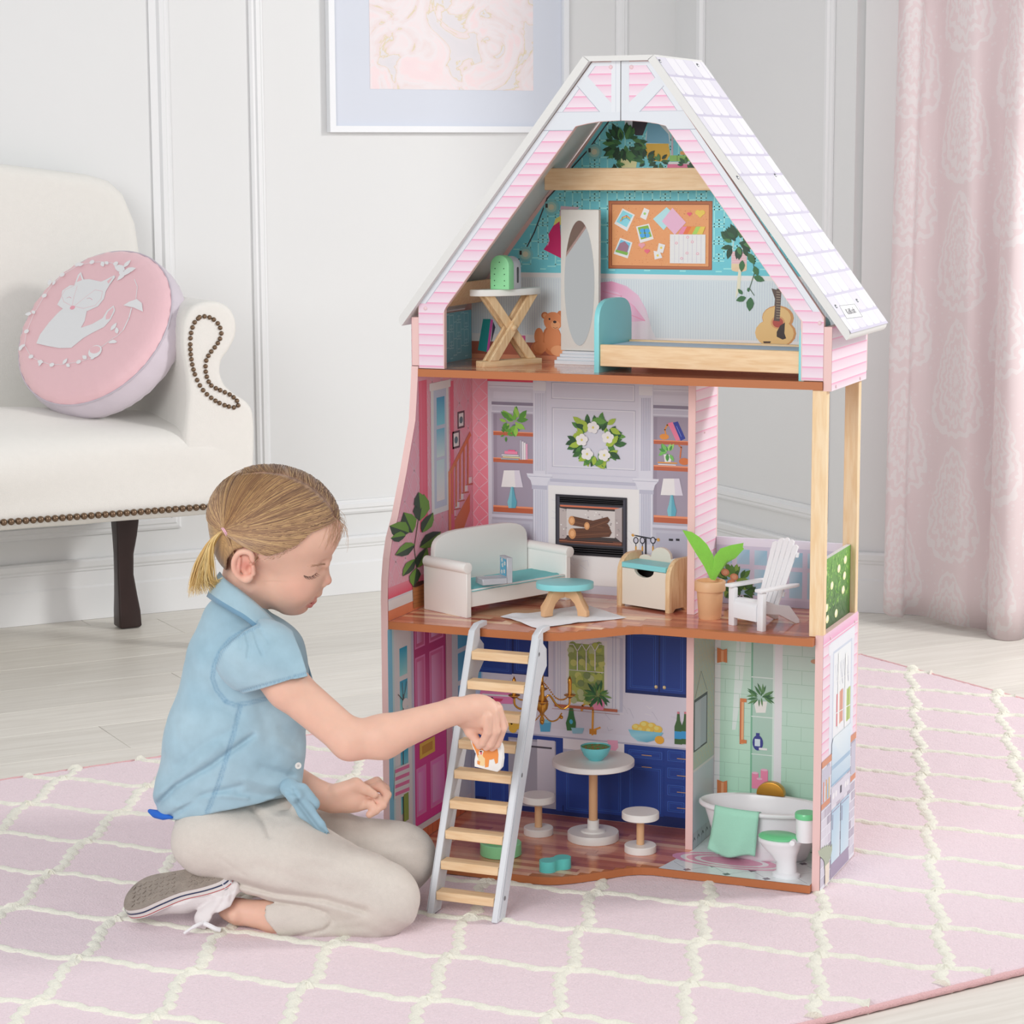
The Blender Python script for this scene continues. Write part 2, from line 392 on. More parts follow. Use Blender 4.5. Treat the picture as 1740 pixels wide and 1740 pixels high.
nz = N('ShaderNodeTexNoise'); nz.inputs['Scale'].default_value = 38; nz.inputs['Detail'].default_value = 2; nt.links.new(uv.outputs[0], nz.inputs['Vector'])
U = mth('DIVIDE', sp.outputs[0], .17); V = mth('DIVIDE', sp.outputs[1], .30)
col_i = mth('FLOOR', U); half = mth('MULTIPLY', mth('MODULO', col_i, 2.0), .5)
cu_ = mth('SUBTRACT', mth('FRACT', U), .5); cv_ = mth('SUBTRACT', mth('FRACT', mth('ADD', V, half)), .5)
taper = mth('ADD', 1.0, mth('MULTIPLY', cv_, 1.1))
rr = mth('SQRT', mth('ADD', mth('POWER', mth('MULTIPLY', mth('MULTIPLY', cu_, taper), 2.3), 2), mth('POWER', mth('MULTIPLY', cv_, 2.0), 2)))
ang = mth('ARCTAN2', cu_, cv_)
rw = mth('ADD', rr, mth('MULTIPLY', mth('SINE', mth('MULTIPLY', ang, 18)), .035))
rw = mth('ADD', rw, mth('MULTIPLY', mth('SUBTRACT', nz.outputs['Fac'], .5), .35))
ring = mth('GREATER_THAN', mth('SINE', mth('MULTIPLY', rw, 30)), .0)
inside = mth('LESS_THAN', rr, .95)
nz2 = N('ShaderNodeTexVoronoi'); nz2.inputs['Scale'].default_value = 60; nt.links.new(uv.outputs[0], nz2.inputs['Vector'])
dots = mth('LESS_THAN', nz2.outputs['Distance'], .22)
mask = mth('MAXIMUM', mth('MULTIPLY', ring, inside), mth('MULTIPLY', dots, .55))
mx = N('ShaderNodeMixRGB'); mx.inputs[1].default_value = (*lin((250, 239, 240)), 1); mx.inputs[2].default_value = (*lin((253, 250, 250)), 1)
nt.links.new(mth('MULTIPLY', mask, .8), mx.inputs[0]); nt.links.new(mx.outputs[0], b.inputs['Base Color'])
tr = N('ShaderNodeBsdfTranslucent'); nt.links.new(mx.outputs[0], tr.inputs[0]); ms = N('ShaderNodeMixShader'); ms.inputs[0].default_value = .45
nt.links.new(b.outputs[0], ms.inputs[1]); nt.links.new(tr.outputs[0], ms.inputs[2]); nt.links.new(ms.outputs[0], nt.nodes['Material Output'].inputs[0])
me.materials.append(mc); o = bpy.data.objects.new('curtain_panel', me); COL.objects.link(o); o.parent = cu; o.location = -cu.location
sm = o.modifiers.new('thickness', 'SOLIDIFY'); sm.thickness = .0015

# ------------------------------------------------------------------ rug with raised trellis pile
RU = Vector((.808, -.589, 0)); RV = Vector((.589, .808, 0))
rug = thing('area_rug', 'large pale pink wool rug with raised cream trellis pattern under the dollhouse and girl', 'rug', (.1, 0, ZF))
def rp_(u, v, z): return RU*u+RV*v+Vector((0, 0, z))
u0, u1, v0, v1 = -.782, .945, -1.5, 1.575
bm = bmesh.new(); nu, nv = 280, 480; g = []
from mathutils import noise as mnoise
for i in range(nu+1):
    r_ = []
    for j in range(nv+1):
        u = u0+(u1-u0)*i/nu; v = v0+(v1-v0)*j/nv; p = rp_(u, v, 0)
        e = min(u-u0, u1-u, v-v0, v1-v)
        z = -.0012+.0011*mnoise.noise(p*95)+.0008*mnoise.noise(p*30)
        if e < .012: z = -.0015-.0075*(1-e/.012)**2; 
        if e < 1e-6: z = ZF+.0004
        w_ = .003*mnoise.noise(p*60) if e < .02 else 0
        p = rp_(u+w_, v+w_, z); r_.append(bm.verts.new(p))
    g.append(r_)
for i in range(nu):
    for j in range(nv):
        f = bm.faces.new((g[i][j], g[i+1][j], g[i+1][j+1], g[i][j+1])); f.smooth = True
me = bpy.data.meshes.new('pink_pile'); bm.to_mesh(me); bm.free()
me.materials.append(mat('pink_wool_pile', (233, 212, 219), .9, bump=1.0, bscale=330, var=.11, vscale=300, spec=.2, sheen=.3))
o = bpy.data.objects.new('pink_pile', me); COL.objects.link(o); o.parent = rug; o.location = -rug.location
G0 = Vector((.44512, 1.57694)); G1 = Vector((.17461, .01081)); G2 = Vector((.04238, -.16722))
mb = MB(); wide_ = [1]
def inrug(p):
    u = p.x*RU.x+p.y*RU.y; v = p.x*RV.x+p.y*RV.y; return u0+.005 < u < u1-.005 and v0+.005 < v < v1-.005
def trellis(a, b2, sgn):
    wide_[0] = 1.35 if sgn < 0 else 1.05
    d = b2-a; n = Vector((-d.y, d.x)).normalized(); L = d.length; pts = []
    for k in range(29):
        t = k/28
        if t < .44: o_ = math.sin(PI*t/.44)*.007
        elif t > .56: o_ = -math.sin(PI*(t-.56)/.44)*.007
        else: o_ = math.cos(PI*(t-.44)/.12)*.004*0+(.5-t)*.03
        o_ += (.0032*math.sin(t*34+a.x*50) if sgn < 0 else .0022*math.sin(t*31+a.x*50))
        pts.append(a+d*t+n*o_*sgn)
    run = []
    def flush(run):
        if len(run) > 2:
            R = [(.0098+.0015*mnoise.noise(Vector((q.x*60, q.y*60, 0)))+(.003 if i in (0, len(run)-1) else 0))*(wide_[0]) for i, q in enumerate(run)]
            mb.tube([(q.x, q.y, -.0072-.0098*(wide_[0]-1)+.0006*mnoise.noise(Vector((q.x*200, q.y*200, 3)))) for q in run], R, 10)
    for q in pts:
        if inrug(q): run.append(q)
        else: flush(run); run = []
    flush(run)
for i in range(-16, 8):
    for j in range(-12, 26):
        a = G0+G1*i+G2*j
        if inrug(a) or inrug(a+G1): trellis(a, a+G1, 1)
        if inrug(a) or inrug(a+G2): trellis(a, a+G2, -1)
o = mb.build('trellis_pile', mat('cream_wool_pile', (238, 236, 222), .9, bump=1.0, bscale=330, var=.04, vscale=200, spec=.2, sheen=.3), rug, smooth=60)
o['kind'] = 'stuff'

mb = MB(); cr = [rp_(u0, v0, 0), rp_(u1, v0, 0), rp_(u1, v1, 0), rp_(u0, v1, 0)]
for a, b2 in zip(cr, cr[1:]+cr[:1]):
    n = int((b2-a).length/.008); mb.tube([a.lerp(b2, k/n)+Vector((.0012*mnoise.noise(Vector((k*.7, 1, 0))), .0012*mnoise.noise(Vector((k*.7, 5, 0))), -.0068)) for k in range(n+1)], [.0050+.0009*mnoise.noise(Vector((k*.9, a.x*9, 2))) for k in range(n+1)], 8)
o = mb.build('bound_edge', mat('rose_wool_edge', (226, 178, 180), .9, bump=1.0, bscale=400, var=.1, vscale=260, sheen=.3), rug, smooth=60); o['kind'] = 'stuff'
# ------------------------------------------------------------------ dollhouse
T = .012; W = .663; D = .211; S1, S2, S3 = .012, .3958, .7807
H = thing('dollhouse', 'tall three storey pink and white wooden dollhouse with open front standing on the rug', 'dollhouse', (.33, .05, 0))
M_PINKEDGE = mat('pale_pink_board_edge', (238, 200, 196), .5)
M_WHITEB = mat('white_board_edge', (226, 226, 224), .45)
M_BROWN = mat('brown_slab_edge', (186, 112, 66), .45)
def panel_X(name, x0, x1, yz, parent=H, m=None):      # board standing along the depth
    mb = MB(); mb.prism([(x0, y, z) for y, z in yz], (x1-x0, 0, 0)); return mb.build(name, m or M_PINKEDGE, parent)
def panel_Y(name, y0, y1, xz, parent=H, m=None):
    mb = MB(); mb.prism([(x, y0, z) for x, z in xz], (0, y1-y0, 0)); return mb.build(name, m or M_PINKEDGE, parent)
# left wall with its sloping front edge, lower two storeys
LW = panel_X('left_wall', -T, -.0003, [(-.124, 0), (D, 0), (D, S3+.004), (-.002, S3+.004), (-.004, .765), (-.014, .70), (-.05, .62), (-.083, .555), (-.104, .525), (-.115, .495), (-.122, .46), (-.124, .43)])
LWU = panel_X('upper_left_wall', -T, -.0003, [(.001, S3+.005), (D, S3+.005), (D, .862), (.001, .862)])
RW = panel_X('right_wall', W-T, W, [(0, 0), (D, 0), (D, .399), (0, .399)])
RWU = panel_X('upper_right_wall', .657, .669, [(0, .767), (D+.002, .767), (D+.002, .862), (0, .862)])
BW = panel_Y('back_wall', D, D+.006, [(-T, 0), (W, 0), (W, S2), (.427, S2), (.427, S3), (-T, S3)])
BWU = panel_Y('upper_back_wall', D, D+.006, [(-T, S3), (.669, S3), (.669, .868), (.386, 1.245), (.291, 1.245), (-T, .868)])
DV2 = panel_X('partition_wall', .4154, .4274, [(.1, S2+.0004), (D-.0004, S2+.0004), (D-.0004, S3-T), (.1, S3-T)])
DV1 = panel_X('bathroom_partition', .4154, .4274, [(.1, S1+.0004), (D-.0004, S1+.0004), (D-.0004, S2-T), (.1, S2-T)])
def slab(name, z, edge):
    mb = MB(); mb.prism([(x, y, z-T) for x, y in edge], (0, 0, T)); return mb.build(name, M_BROWN, H)
def wavy(s=-.0145):
    e = [(0.0002, -.123), (.12, -.123), (.235, -.122), (.252, -.1205), (.268, -.117), (.283, -.109), (.298, -.097), (.312, -.084), (.325, -.070), (.338, -.056), (.35, -.042), (.360, -.031), (.370, -.022), (.382, -.016), (.40, s), (.42, s)]
    return e+[(.6508, s), (.6508, D-.0003), (.0002, D-.0003)]
SL1 = slab('ground_floor_slab', S1, wavy(-.0115)); SL2 = slab('middle_floor_slab', S2, wavy(-.0145))
SL3 = slab('upper_floor_slab', S3, [(.0002, -.004), (.6565, -.004), (.6565, D-.0003), (.0002, D-.0003)])
# printed floor boards
def floor_art(name, parent, z, x1, yfun, y1, seed, pal=None):
    A = Art((0, 0, z), (1, 0, 0), (0, 1, 0), (0, 0, 1), base=1.2e-4); rnd = random.Random(seed)
    pal = pal or [(176, 104, 82), (190, 120, 96), (205, 142, 112), (214, 160, 128), (168, 98, 80), (198, 132, 104), (222, 176, 142), (182, 112, 90)]
    y = -.122
    while y < y1:
        w = .0150; x = -.06*rnd.random(); ya = y+w/2
        xe0 = yfun(y+w*.0); 
        while x < x1:
            L = .10+.14*rnd.random(); c = rnd.choice(pal)
            a_, b_ = max(.0006, x), min(x1, x+L-.0004)
            if a_ < xe0: b2 = min(b_, xe0)
            else: b2 = None
            if b2 and b2-a_ > .003 and min(y+w, y1) > y+.001:
                A.pl([(a_, y), (b2, y), (b2, min(y+w-.0003, y1)), (a_, min(y+w-.0003, y1))], c, 1)
            x += L
        y += w
    A.mb.gain = 1.3
    return A.build(name, parent, m=vcol('glossy_printed_floor', rough=.16, noise=.05, nscale=120, coat=.3))
def xlim(y, s=-.0145):
    if y > s: return .66
    E_ = [(x, yy) for x, yy in wavy(s) if x > .2 and x < .45][:12]
    for (xa, ya), (xb, yb) in zip(E_, E_[1:]):
        if ya <= y <= yb: return xa+(xb-xa)*(y-ya)/(yb-ya+1e-9)-.001
    return .25
floor_art('printed_floorboards', SL2, S2, .6505, xlim, D-.001, 3)
floor_art('printed_floorboards', SL1, S1, .43, lambda y: min(.43, xlim(y, -.0115)), D-.001, 5)
floor_art('printed_floorboards', SL3, S3, .6560, lambda y: .656 if y > -.003 else 0, D-.001, 9)
# gable front
go = [(.0003, S3+.001), (.0003, .882), (.2925, 1.2525), (.3840, 1.2525), (.6567, .876), (.6567, S3+.001)]
gi = [(.6229, S3+.001), (.6216, .8704), (.4094, 1.1561), (.3945, 1.1598), (.3759, 1.1625), (.3575, 1.1641), (.3385, 1.1647), (.321, 1.1641), (.3036, 1.1633), (.284, 1.1605), (.2656, 1.1565), (.0451, .8752), (.0443, S3+.001)]
GF = panel_Y('gable_front', .0, .009, go+gi, m=M_PINKEDGE)
# roof boards
def roof(name, a, b_, rounded):
    a, b_ = Vector((a[0], 0, a[1])), Vector((b_[0], 0, b_[1])); d = (b_-a).normalized(); n = Vector((-d.z, 0, d.x))
    if n.z < 0: n = -n
    mb = MB(); pts = [a, a+n*T]
    if rounded:
        for k in range(7):
            t = PI/2*k/6; pts.append(b_-d*.012+n*(T-.0115)+d*.012*math.sin(t)+n*.0115*math.cos(t))
        pts.append(b_+n*.0)
    else: pts += [b_+n*T, b_]
    mb.prism([(p.x, -.012, p.z) for p in pts], (0, D+.020, 0)); return mb.build(name, M_WHITEB, H), a, b_, d, n
RR, ra, rb, rd, rn = roof('right_roof_board', (.3848, 1.2535), (.6935, .8440), True)
RLo, la, lb, ld, ln = roof('left_roof_board', (.2915, 1.2535), (-.0235, .8490), True)
mb = MB(); mb.prism([(.2913, -.012, 1.2528), (.385, -.012, 1.2528), (.3945, -.012, 1.2605), (.282, -.012, 1.2605)], (0, D+.02, 0)); RTp = mb.build('ridge_board', M_WHITEB, H)
# posts of the balcony
M_PINE_Z = wood('pine_upright', (238, 204, 158), (246, 220, 182), axis=2, scale=22, rough=.5)
M_PINE_X = wood('pine_rail', (232, 194, 148), (244, 214, 174), axis=0, scale=22, rough=.5)
for yy in (.0005, D-.0165):
    MB().box(.6405, yy, S2+.0005, .6625, yy+.016, .7683).build('corner_post', M_PINE_Z, H, bevel=.0008, seg=1)
HG = MB().box(.6478, .0168, S2+.0008, .6538, D-.017, .508).build('hedge_side_panel', M_WHITEB, H)
BR = MB().box(.4278, D, S2+.0005, .6402, D+.006, .5045).build('balcony_rail_panel', mat('lilac_board', (226, 222, 236), .5), H)
# timber braces under the roof
MB().box(.155, .150, 1.0588, .445, .162, 1.0937).build('collar_beam', M_PINE_X, H, bevel=.0008, seg=1)
bbl = MB(); bbl.prism([(.004, .02, .8752), (.0215, .02, .8752), (.054, .02, .9146), (.036, .02, .9135)], (0, D-.022, 0)); bbl.build('eave_block', M_PINE_X, H)
M_SCREW = mat('pink_screw_cap', (240, 208, 214), .35); M_STEEL = mat('steel_screw', (150, 152, 156), .3, metal=.8)
def screw(p, n, r=.0032, m=None, parent=H):
    mb = MB(); n = Vector(n).normalized(); mb.lathe([(r, 0), (r, .0006), (r*.75, .0015), (0, .0019)], Vector(p), 14, ax=n); o = mb.build('screw_cap', m or M_SCREW, parent, smooth=True)
    mb = MB(); mb.lathe([(r*.32, 0), (r*.32, .0004), (0, .0004)], Vector(p)+n*.0018, 6, ax=n); mb.build('screw_socket', M_STEEL, o) if False else None
for (u, v) in ((1038, 114), (1073, 114), (723, 524), (1393, 549)): screw(onY(u, v, -.0001), (0, -1, 0))
for (u, v) in ((1420, 657), (1461, 643)): screw(onX(u, v, .669), (1, 0, 0), .0026)
for (u, v) in ((1411, 1084), (1452, 1056)): screw(onX(u, v, .663), (1, 0, 0), .0026)
for (u, v) in ((1197, 735),): screw(onX(u, v, .4275), (1, 0, 0), .0016)
# ------------------------------------------------------------------ prints on the dollhouse boards (flat artwork)
X_, Y_, Z_ = Vector((1, 0, 0)), Vector((0, 1, 0)), Vector((0, 0, 1))
def art_back():
    a = Art((0, D, 0), X_, Z_, -Y_); a.mb.gain = 1.28; return a
def art_right(x): return Art((x, 0, 0), Y_, Z_, X_)
PK0, PK1, PK2 = (240, 150, 190), (236, 205, 222), (240, 226, 236)
PITCH = .0166
def siding(A, x0, x1, z0, z1, off=0, fx0=None, fx1=None, c0=PK0, c1=PK1, c2=PK2):
    """lap-board print: every board pale with a pink line of shade drawn under the board above"""
    z = z1-off
    while z > z0-PITCH:
        t, b = min(z, z1), max(z-PITCH, z0)
        if t > b+1e-5:
            for ta, ba, ca, cb in ((t, max(t-.0032, b), c0, c1), (max(t-.0032, b), b, c1, c2)):
                if ta <= ba: continue
                l0, l1 = (fx0(ba), fx0(ta)) if fx0 else (x0, x0); r0, r1 = (fx1(ba), fx1(ta)) if fx1 else (x1, x1)
                if r0-l0 > 1e-4: A.pl([(l0, ba), (r0, ba), (max(r1, l1+1e-5), ta), (l1, ta)], [cb, cb, ca, ca], 1)
        z -= PITCH
# --- gable front
A = Art((0, 0, 0), X_, Z_, -Y_)
lo = lambda z: .0008 if z < .882 else .0008+(z-.882)*(.2925-.0003)/(1.2525-.882)
ro = lambda z: .6563 if z < .876 else .6563-(z-.876)*(.6567-.384)/(1.2525-.876)
li = lambda z: .0440 if z < .8752 else .0451+(z-.8752)*(.2656-.0451)/(1.1565-.8752)
ri = lambda z: .6232 if z < .8704 else .6216-(z-.8704)*(.6216-.4094)/(1.1561-.8704)
zb1, zb0 = A.P(1055, 190)[1], A.P(1055, 220)[1]
siding(A, 0, 0, S3+.002, zb0, fx0=lo, fx1=lambda z: li(z)-.001)
siding(A, 0, 0, S3+.002, zb0, fx0=lambda z: ri(z)+.001, fx1=ro)
siding(A, 0, 0, zb1, 1.2515, fx0=lo, fx1=ro)
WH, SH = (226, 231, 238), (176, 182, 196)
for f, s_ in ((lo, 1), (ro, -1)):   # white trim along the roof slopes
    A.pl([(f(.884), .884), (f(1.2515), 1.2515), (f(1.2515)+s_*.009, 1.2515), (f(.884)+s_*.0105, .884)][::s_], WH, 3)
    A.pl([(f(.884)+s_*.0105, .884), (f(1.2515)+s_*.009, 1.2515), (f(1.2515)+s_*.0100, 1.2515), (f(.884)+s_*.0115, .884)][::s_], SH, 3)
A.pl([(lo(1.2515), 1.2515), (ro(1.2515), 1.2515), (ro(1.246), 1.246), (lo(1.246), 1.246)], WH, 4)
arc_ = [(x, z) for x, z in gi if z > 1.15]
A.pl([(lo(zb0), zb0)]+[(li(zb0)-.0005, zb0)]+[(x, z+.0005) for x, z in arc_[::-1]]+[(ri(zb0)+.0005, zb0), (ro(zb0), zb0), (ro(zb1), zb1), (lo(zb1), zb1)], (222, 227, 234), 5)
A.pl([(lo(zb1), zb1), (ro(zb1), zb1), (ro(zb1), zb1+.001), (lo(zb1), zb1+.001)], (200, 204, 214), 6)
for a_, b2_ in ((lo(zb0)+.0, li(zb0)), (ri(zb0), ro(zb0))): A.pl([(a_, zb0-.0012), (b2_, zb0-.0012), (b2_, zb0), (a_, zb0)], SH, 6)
for pts in ([(981, 146), (997, 128), (1039, 175), (1039, 190.5), (1019, 190.5)], [(1118, 128), (1128, 146), (1087, 190.5), (1069, 190.5), (1069, 174)]):
    A.poly([(x, y+.0) for x, y in pts], (224, 229, 236), 7)
A.line([(981, 146), (1019, 190)], .0010, SH, 8); A.line([(1128, 146), (1087, 190)], .0010, SH, 8)
A.rect(1039, 104, 1054.4, 190.5, (228, 232, 238), 9); A.rect(1055.6, 104, 1069, 190.5, (222, 227, 234), 9)
A.rect(1054.4, 104, 1055.6, 206, (96, 92, 96), 10); A.rect(1046, 104, 1046.8, 190, (206, 212, 222), 10)
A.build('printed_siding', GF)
# --- siding on side boards
def sd(par, x, y0, y1, z0, z1):
    A = art_right(x); siding(A, y0, y1, z0, z1); A.build('printed_siding', par)
sd(RWU, .669, .0005, D+.0015, .7672, .8618); sd(DV2, .4274, .1003, D-.0008, S2+.0008, S3-T-.0005)
A = Art((-T, 0, 0), -Y_, Z_, -X_); siding(A, -D+.001, .12, .002, .42); siding(A, -D+.001, .0, .43, .86); A.build('printed_siding', LW)
# --- roof shingles
A = Art(ra+rn*T, Y_, -rd, rn); L_ = (rb-ra).length-.004; P_ = .0367; k = 0; s_ = .004
while s_ < L_:
    e = min(s_+P_, L_)
    A.pl([(-.0118, -e), (D+.0078, -e), (D+.0078, -s_), (-.0118, -s_)], (204, 200, 220), 1)
    x = -.0118-(.0215 if k % 2 else 0); w = .043; j = 0
    while x < D+.008:
        a_, b2_ = max(x+.0011, -.0118), min(x+w-.0011, D+.0078)
        if b2_-a_ > .004:
            c = (236, 235, 241) if (j+k) % 3 else (224, 222, 234); r_ = min(.006, (b2_-a_)/3); q = e-.0042
            A.pl([(a_, -q+r_*.7), (a_+r_*.5, -q+.0012), (a_+r_*1.3, -q), (b2_-r_*1.3, -q), (b2_-r_*.5, -q+.0012), (b2_, -q+r_*.7), (b2_, -s_), (a_, -s_)], c, 2)
        x += w; j += 1
    s_ += P_; k += 1
pl_ = [(1425.5, 519.5), (1452, 516.5), (1466, 538.5), (1438.5, 542)]
A.poly(pl_, (120, 124, 132), 3)
cx_, cy_ = sum(p[0] for p in pl_)/4, sum(p[1] for p in pl_)/4
A.poly([(cx_+(x-cx_)*.94, cy_+(y-cy_)*.93) for x, y in pl_], (246, 246, 250), 4)
A.build('printed_shingles', RR)
def text(s, m, parent, o, a, b, size, name='printed_lettering', depth=0):
    cv = bpy.data.curves.new(name, 'FONT'); cv.body = s; cv.size = size; cv.align_x = 'CENTER'; cv.align_y = 'CENTER'; cv.resolution_u = 2
    t_ = bpy.data.objects.new(name, cv); COL.objects.link(t_); dg = bpy.context.evaluated_depsgraph_get()
    me = bpy.data.meshes.new_from_object(t_.evaluated_get(dg)); bpy.data.objects.remove(t_)
    me.materials.clear(); me.materials.append(m); a = Vector(a).normalized(); n = a.cross(Vector(b)).normalized(); b = n.cross(a)
    me.transform(Matrix(((a.x, b.x, n.x, o[0]), (a.y, b.y, n.y, o[1]), (a.z, b.z, n.z, o[2]), (0, 0, 0, 1))))
    q = bpy.data.objects.new(name, me); COL.objects.link(q); q.parent = parent; q.location = -tree_off(parent); return q
pc = onP(cx_, cy_, ra+rn*T, rn)+rn*.0006
text('KidKraft', mat('grey_print_ink', (110, 112, 122), .5), RR, pc, Y_, -rd, .0145)
for px_ in ((1121, 104), (1185, 111), (1253, 302), (1317, 298), (1420, 521), (1456, 511)):
    p = onP(px_[0], px_[1], ra+rn*T, rn); screw(p+rn*.0001, rn, .0034, M_STEEL, RR)
# --- outside of the right wall, lower storey
A = art_right(W); siding(A, .0005, D-.0005, .20, .3985)
A.pl([(.0005, .384), (D-.0005, .384), (D-.0005, .3985), (.0005, .3985)], [(238, 168, 205), (238, 168, 205), (240, 200, 222), (240, 200, 222)], 2)
A.k = 3
A.rect(1411, 1093, 1448.5, 1246, (228, 232, 242)); A.rect(1408.5, 1097, 1452, 1082, (234, 236, 246))
A.rect(1415.5, 1108, 1445, 1238, (206, 214, 230)); A.rect(1417, 1111, 1443.5, 1234, (236, 240, 246))
for i in range(9): A.line([(1419+i*2.7, 1130-2*i), (1422+i*2.4+2*(i % 2), 1164-i)], .0008, (150, 150, 178))
for x, c, t in ((1421, (232, 130, 140), 1180), (1425, (226, 170, 150), 1176), (1428.5, (220, 150, 130), 1172), (1433.5, (232, 228, 240), 1170), (1437, (176, 202, 96), 1172), (1441, (186, 208, 110), 1168)):
    A.rect(x, t, x+2.4, t+52, c)
for x in (1424, 1436): A.rect(x, 1110, x+.8, 1234, (240, 243, 250))
for y in (1160, 1214): A.rect(1417, y, 1443.5, y-16, (240, 243, 250)) if False else A.line([(1417, y), (1443.5, y-17)], .0016, (240, 243, 250))
A.pl([(.0005, .0005), (D-.0005, .0005), (D-.0005, .200), (.0005, .200)], (232, 234, 242))
rnd = random.Random(4); kk = A.k+1
z = .006
while z < .19:                         # stone veneer
    y = .001
    while y < D-.002:
        w_ = .014+.022*rnd.random(); c = rnd.choice([(206, 202, 216), (186, 180, 196), (218, 216, 228), (170, 164, 182), (224, 222, 232)])
        A.pl([(y, z), (min(y+w_, D-.001), z), (min(y+w_, D-.001), z+.0135), (y, z+.0135)], c, kk); y += w_+.0012
    z += .015
A.k = kk+1
A.pl([(.0005, .193), (D-.0005, .193), (D-.0005, .2035), (.0005, .2035)], (212, 142, 108))
A.pl([(.0005, .128), (.052, .128), (.052, .137), (.0005, .137)], (212, 142, 108)); A.pl([(.178, .128), (D-.0005, .128), (D-.0005, .137), (.178, .137)], (212, 142, 108))
A.pl([(.004, .137), (.05, .137), (.05, .190), (.004, .190)], (196, 196, 212)); A.pl([(.18, .137), (D-.002, .137), (D-.002, .190), (.18, .190)], (196, 196, 212))
for i, c in enumerate([(222, 120, 90), (235, 235, 240), (226, 160, 70), (150, 190, 220), (224, 190, 90)]): A.pl([(.01+i*.008, .138), (.015+i*.008, .138), (.015+i*.008, .170-(i % 2)*.008), (.01+i*.008, .170-(i % 2)*.008)], c)
A.pl([(.058, .002), (.176, .002), (.17, .03), (.062, .03)], (164, 152, 176))
A.pl([(.058, .150), (.174, .150), (.174, .226), (.066, .226), (.058, .218)], [(176, 206, 226), (190, 214, 230), (222, 236, 244), (228, 240, 246), (216, 232, 242)])
A.pl([(.060, .176), (.172, .176), (.172, .183), (.060, .183)], (160, 192, 216)); A.pl([(.058, .150), (.174, .150), (.174, .154), (.058, .154)], (150, 186, 212))
A.pl([(.058, .118), (.174, .118), (.174, .148), (.058, .148)], (216, 214, 226))
for y in (.072, .088, .146, .160):
    A.pl([(y+.0055*math.cos(t/8*2*PI), .133+.0055*math.sin(t/8*2*PI)) for t in range(8)], (240, 240, 248))
A.pl([(.112, .127), (.122, .127), (.122, .139), (.112, .139)], (70, 70, 90))
for y in (.062, .119):
    A.pl([(y, .026), (y+.052, .026), (y+.052, .112), (y, .112)], [(200, 226, 238), (214, 232, 242), (186, 214, 232), (176, 206, 228)])
    A.pl([(y+.005, .080), (y+.009, .080), (y+.009, .104), (y+.005, .104)], (120, 116, 150))
    A.pl([(y+.004, .107), (y+.048, .107), (y+.048, .109), (y+.004, .109)], (150, 150, 180))
for i in range(7): A.leaf(1403-3+i*1.2, 1478-i*4, 34, 70+i*9, (172, 184, 160), .3)
A.pl([(.028, .003), (.05, .003), (.052, .034), (.026, .034)], (240, 228, 210))
A.build('printed_grill_wall', RW)
# --- upper back wall
TEAL, TLINE = (96, 182, 196), (150, 218, 228)
A = art_back()
zr = A.P(1100, 466)[1]; zw = A.P(1100, 474)[1]; zp = A.P(830, 580)[1]
A.pl([(.0005, .86), (.668, .86), (.668, .868), (.3845, 1.2440), (.2925, 1.2440), (.0005, .868)], [(106, 192, 205), (102, 190, 203), (108, 194, 206), (114, 196, 208), (114, 196, 208), (108, 194, 206)], 1)
def in_gable(x, z): return zr+.003 < z and .001 < x < .667 and z < .872+(x)*1.270 and z < .872+(.668-x)*1.308 and z < 1.243
def key_pattern(A, x0, x1, z0, z1, ok, c=TLINE, u=.030, w=.0021, lay=2):
    """interlocking rectangle wallpaper"""
    segs = []
    for i in range(int((x1-x0)/u)+2):
        for j in range(int((z1-z0)/u)+2):
            x, z = x0+i*u, z0+j*u*.9+(u*.45 if i % 2 else 0)
            segs += [((x, z), (x+u*.55, z)), ((x+u*.55, z), (x+u*.55, z+u*.75)), ((x+u*.55, z+u*.75), (x+.0, z+u*.75)), ((x, z+u*.75), (x, z)),
                     ((x+u*.27, z+u*.75), (x+u*.27, z+u*1.15)), ((x+u*.55, z+u*.35), (x+u, z+u*.35)), ((x+u*.12, z+u*.2), (x+u*.42, z+u*.2))]
    for p, q in segs:
        if ok(*p) and ok(*q): A.line([p, q], w, c, lay, plane=True)
key_pattern(A, 0, .68, zr, 1.25, in_gable)
gl = lambda z: .0005 if z < .872 else .0005+(z-.872)/1.276
gr = lambda z: .668 if z < .868 else .668-(z-.868)/1.330
A.pl([(.0005, S3+.0003), (.668, S3+.0003), (.668, .868), (gr(zr), zr), (gl(zr), zr), (.0005, .872)], (204, 214, 229), 3)
A.pl([(gl(zw), zw), (gr(zw), zw), (gr(zr), zr), (gl(zr), zr)], (226, 230, 238), 4)
x = .004
while x < .665:
    zz_ = min(zw-.002, .868+(x-.003)*1.27, .868+(.665-x)*1.32); A.pl([(x, zp+.013), (x+.0005, zp+.013), (x+.0005, zz_), (x, zz_)], (176, 186, 202), 4); x += .0042
A.pl([(.0005, S3+.0003), (.668, S3+.0003), (.668, zp), (.0005, zp)], (160, 88, 66), 4)
A.pl([(.0005, S3+.0003), (.668, S3+.0003), (.668, S3+.008), (.0005, S3+.008)], (196, 128, 96), 5)
A.pl([(.0005, zp), (.668, zp), (.668, zp+.013), (.0005, zp+.013)], (224, 228, 237), 5)
A.build('printed_wallpaper', BWU)
def new(): a = art_back(); a.base = 1.4e-3*.35; return a
A = new()                                                     # pin board
A.rect(1034, 341, 1210, 459, (150, 84, 50)); A.rect(1035.5, 342.5, 1208.5, 457, (176, 102, 62)); A.rect(1039, 346, 1205, 454, (140, 76, 44)); A.rect(1040.5, 347.5, 1204, 453, (222, 150, 98))
rnd = random.Random(2)
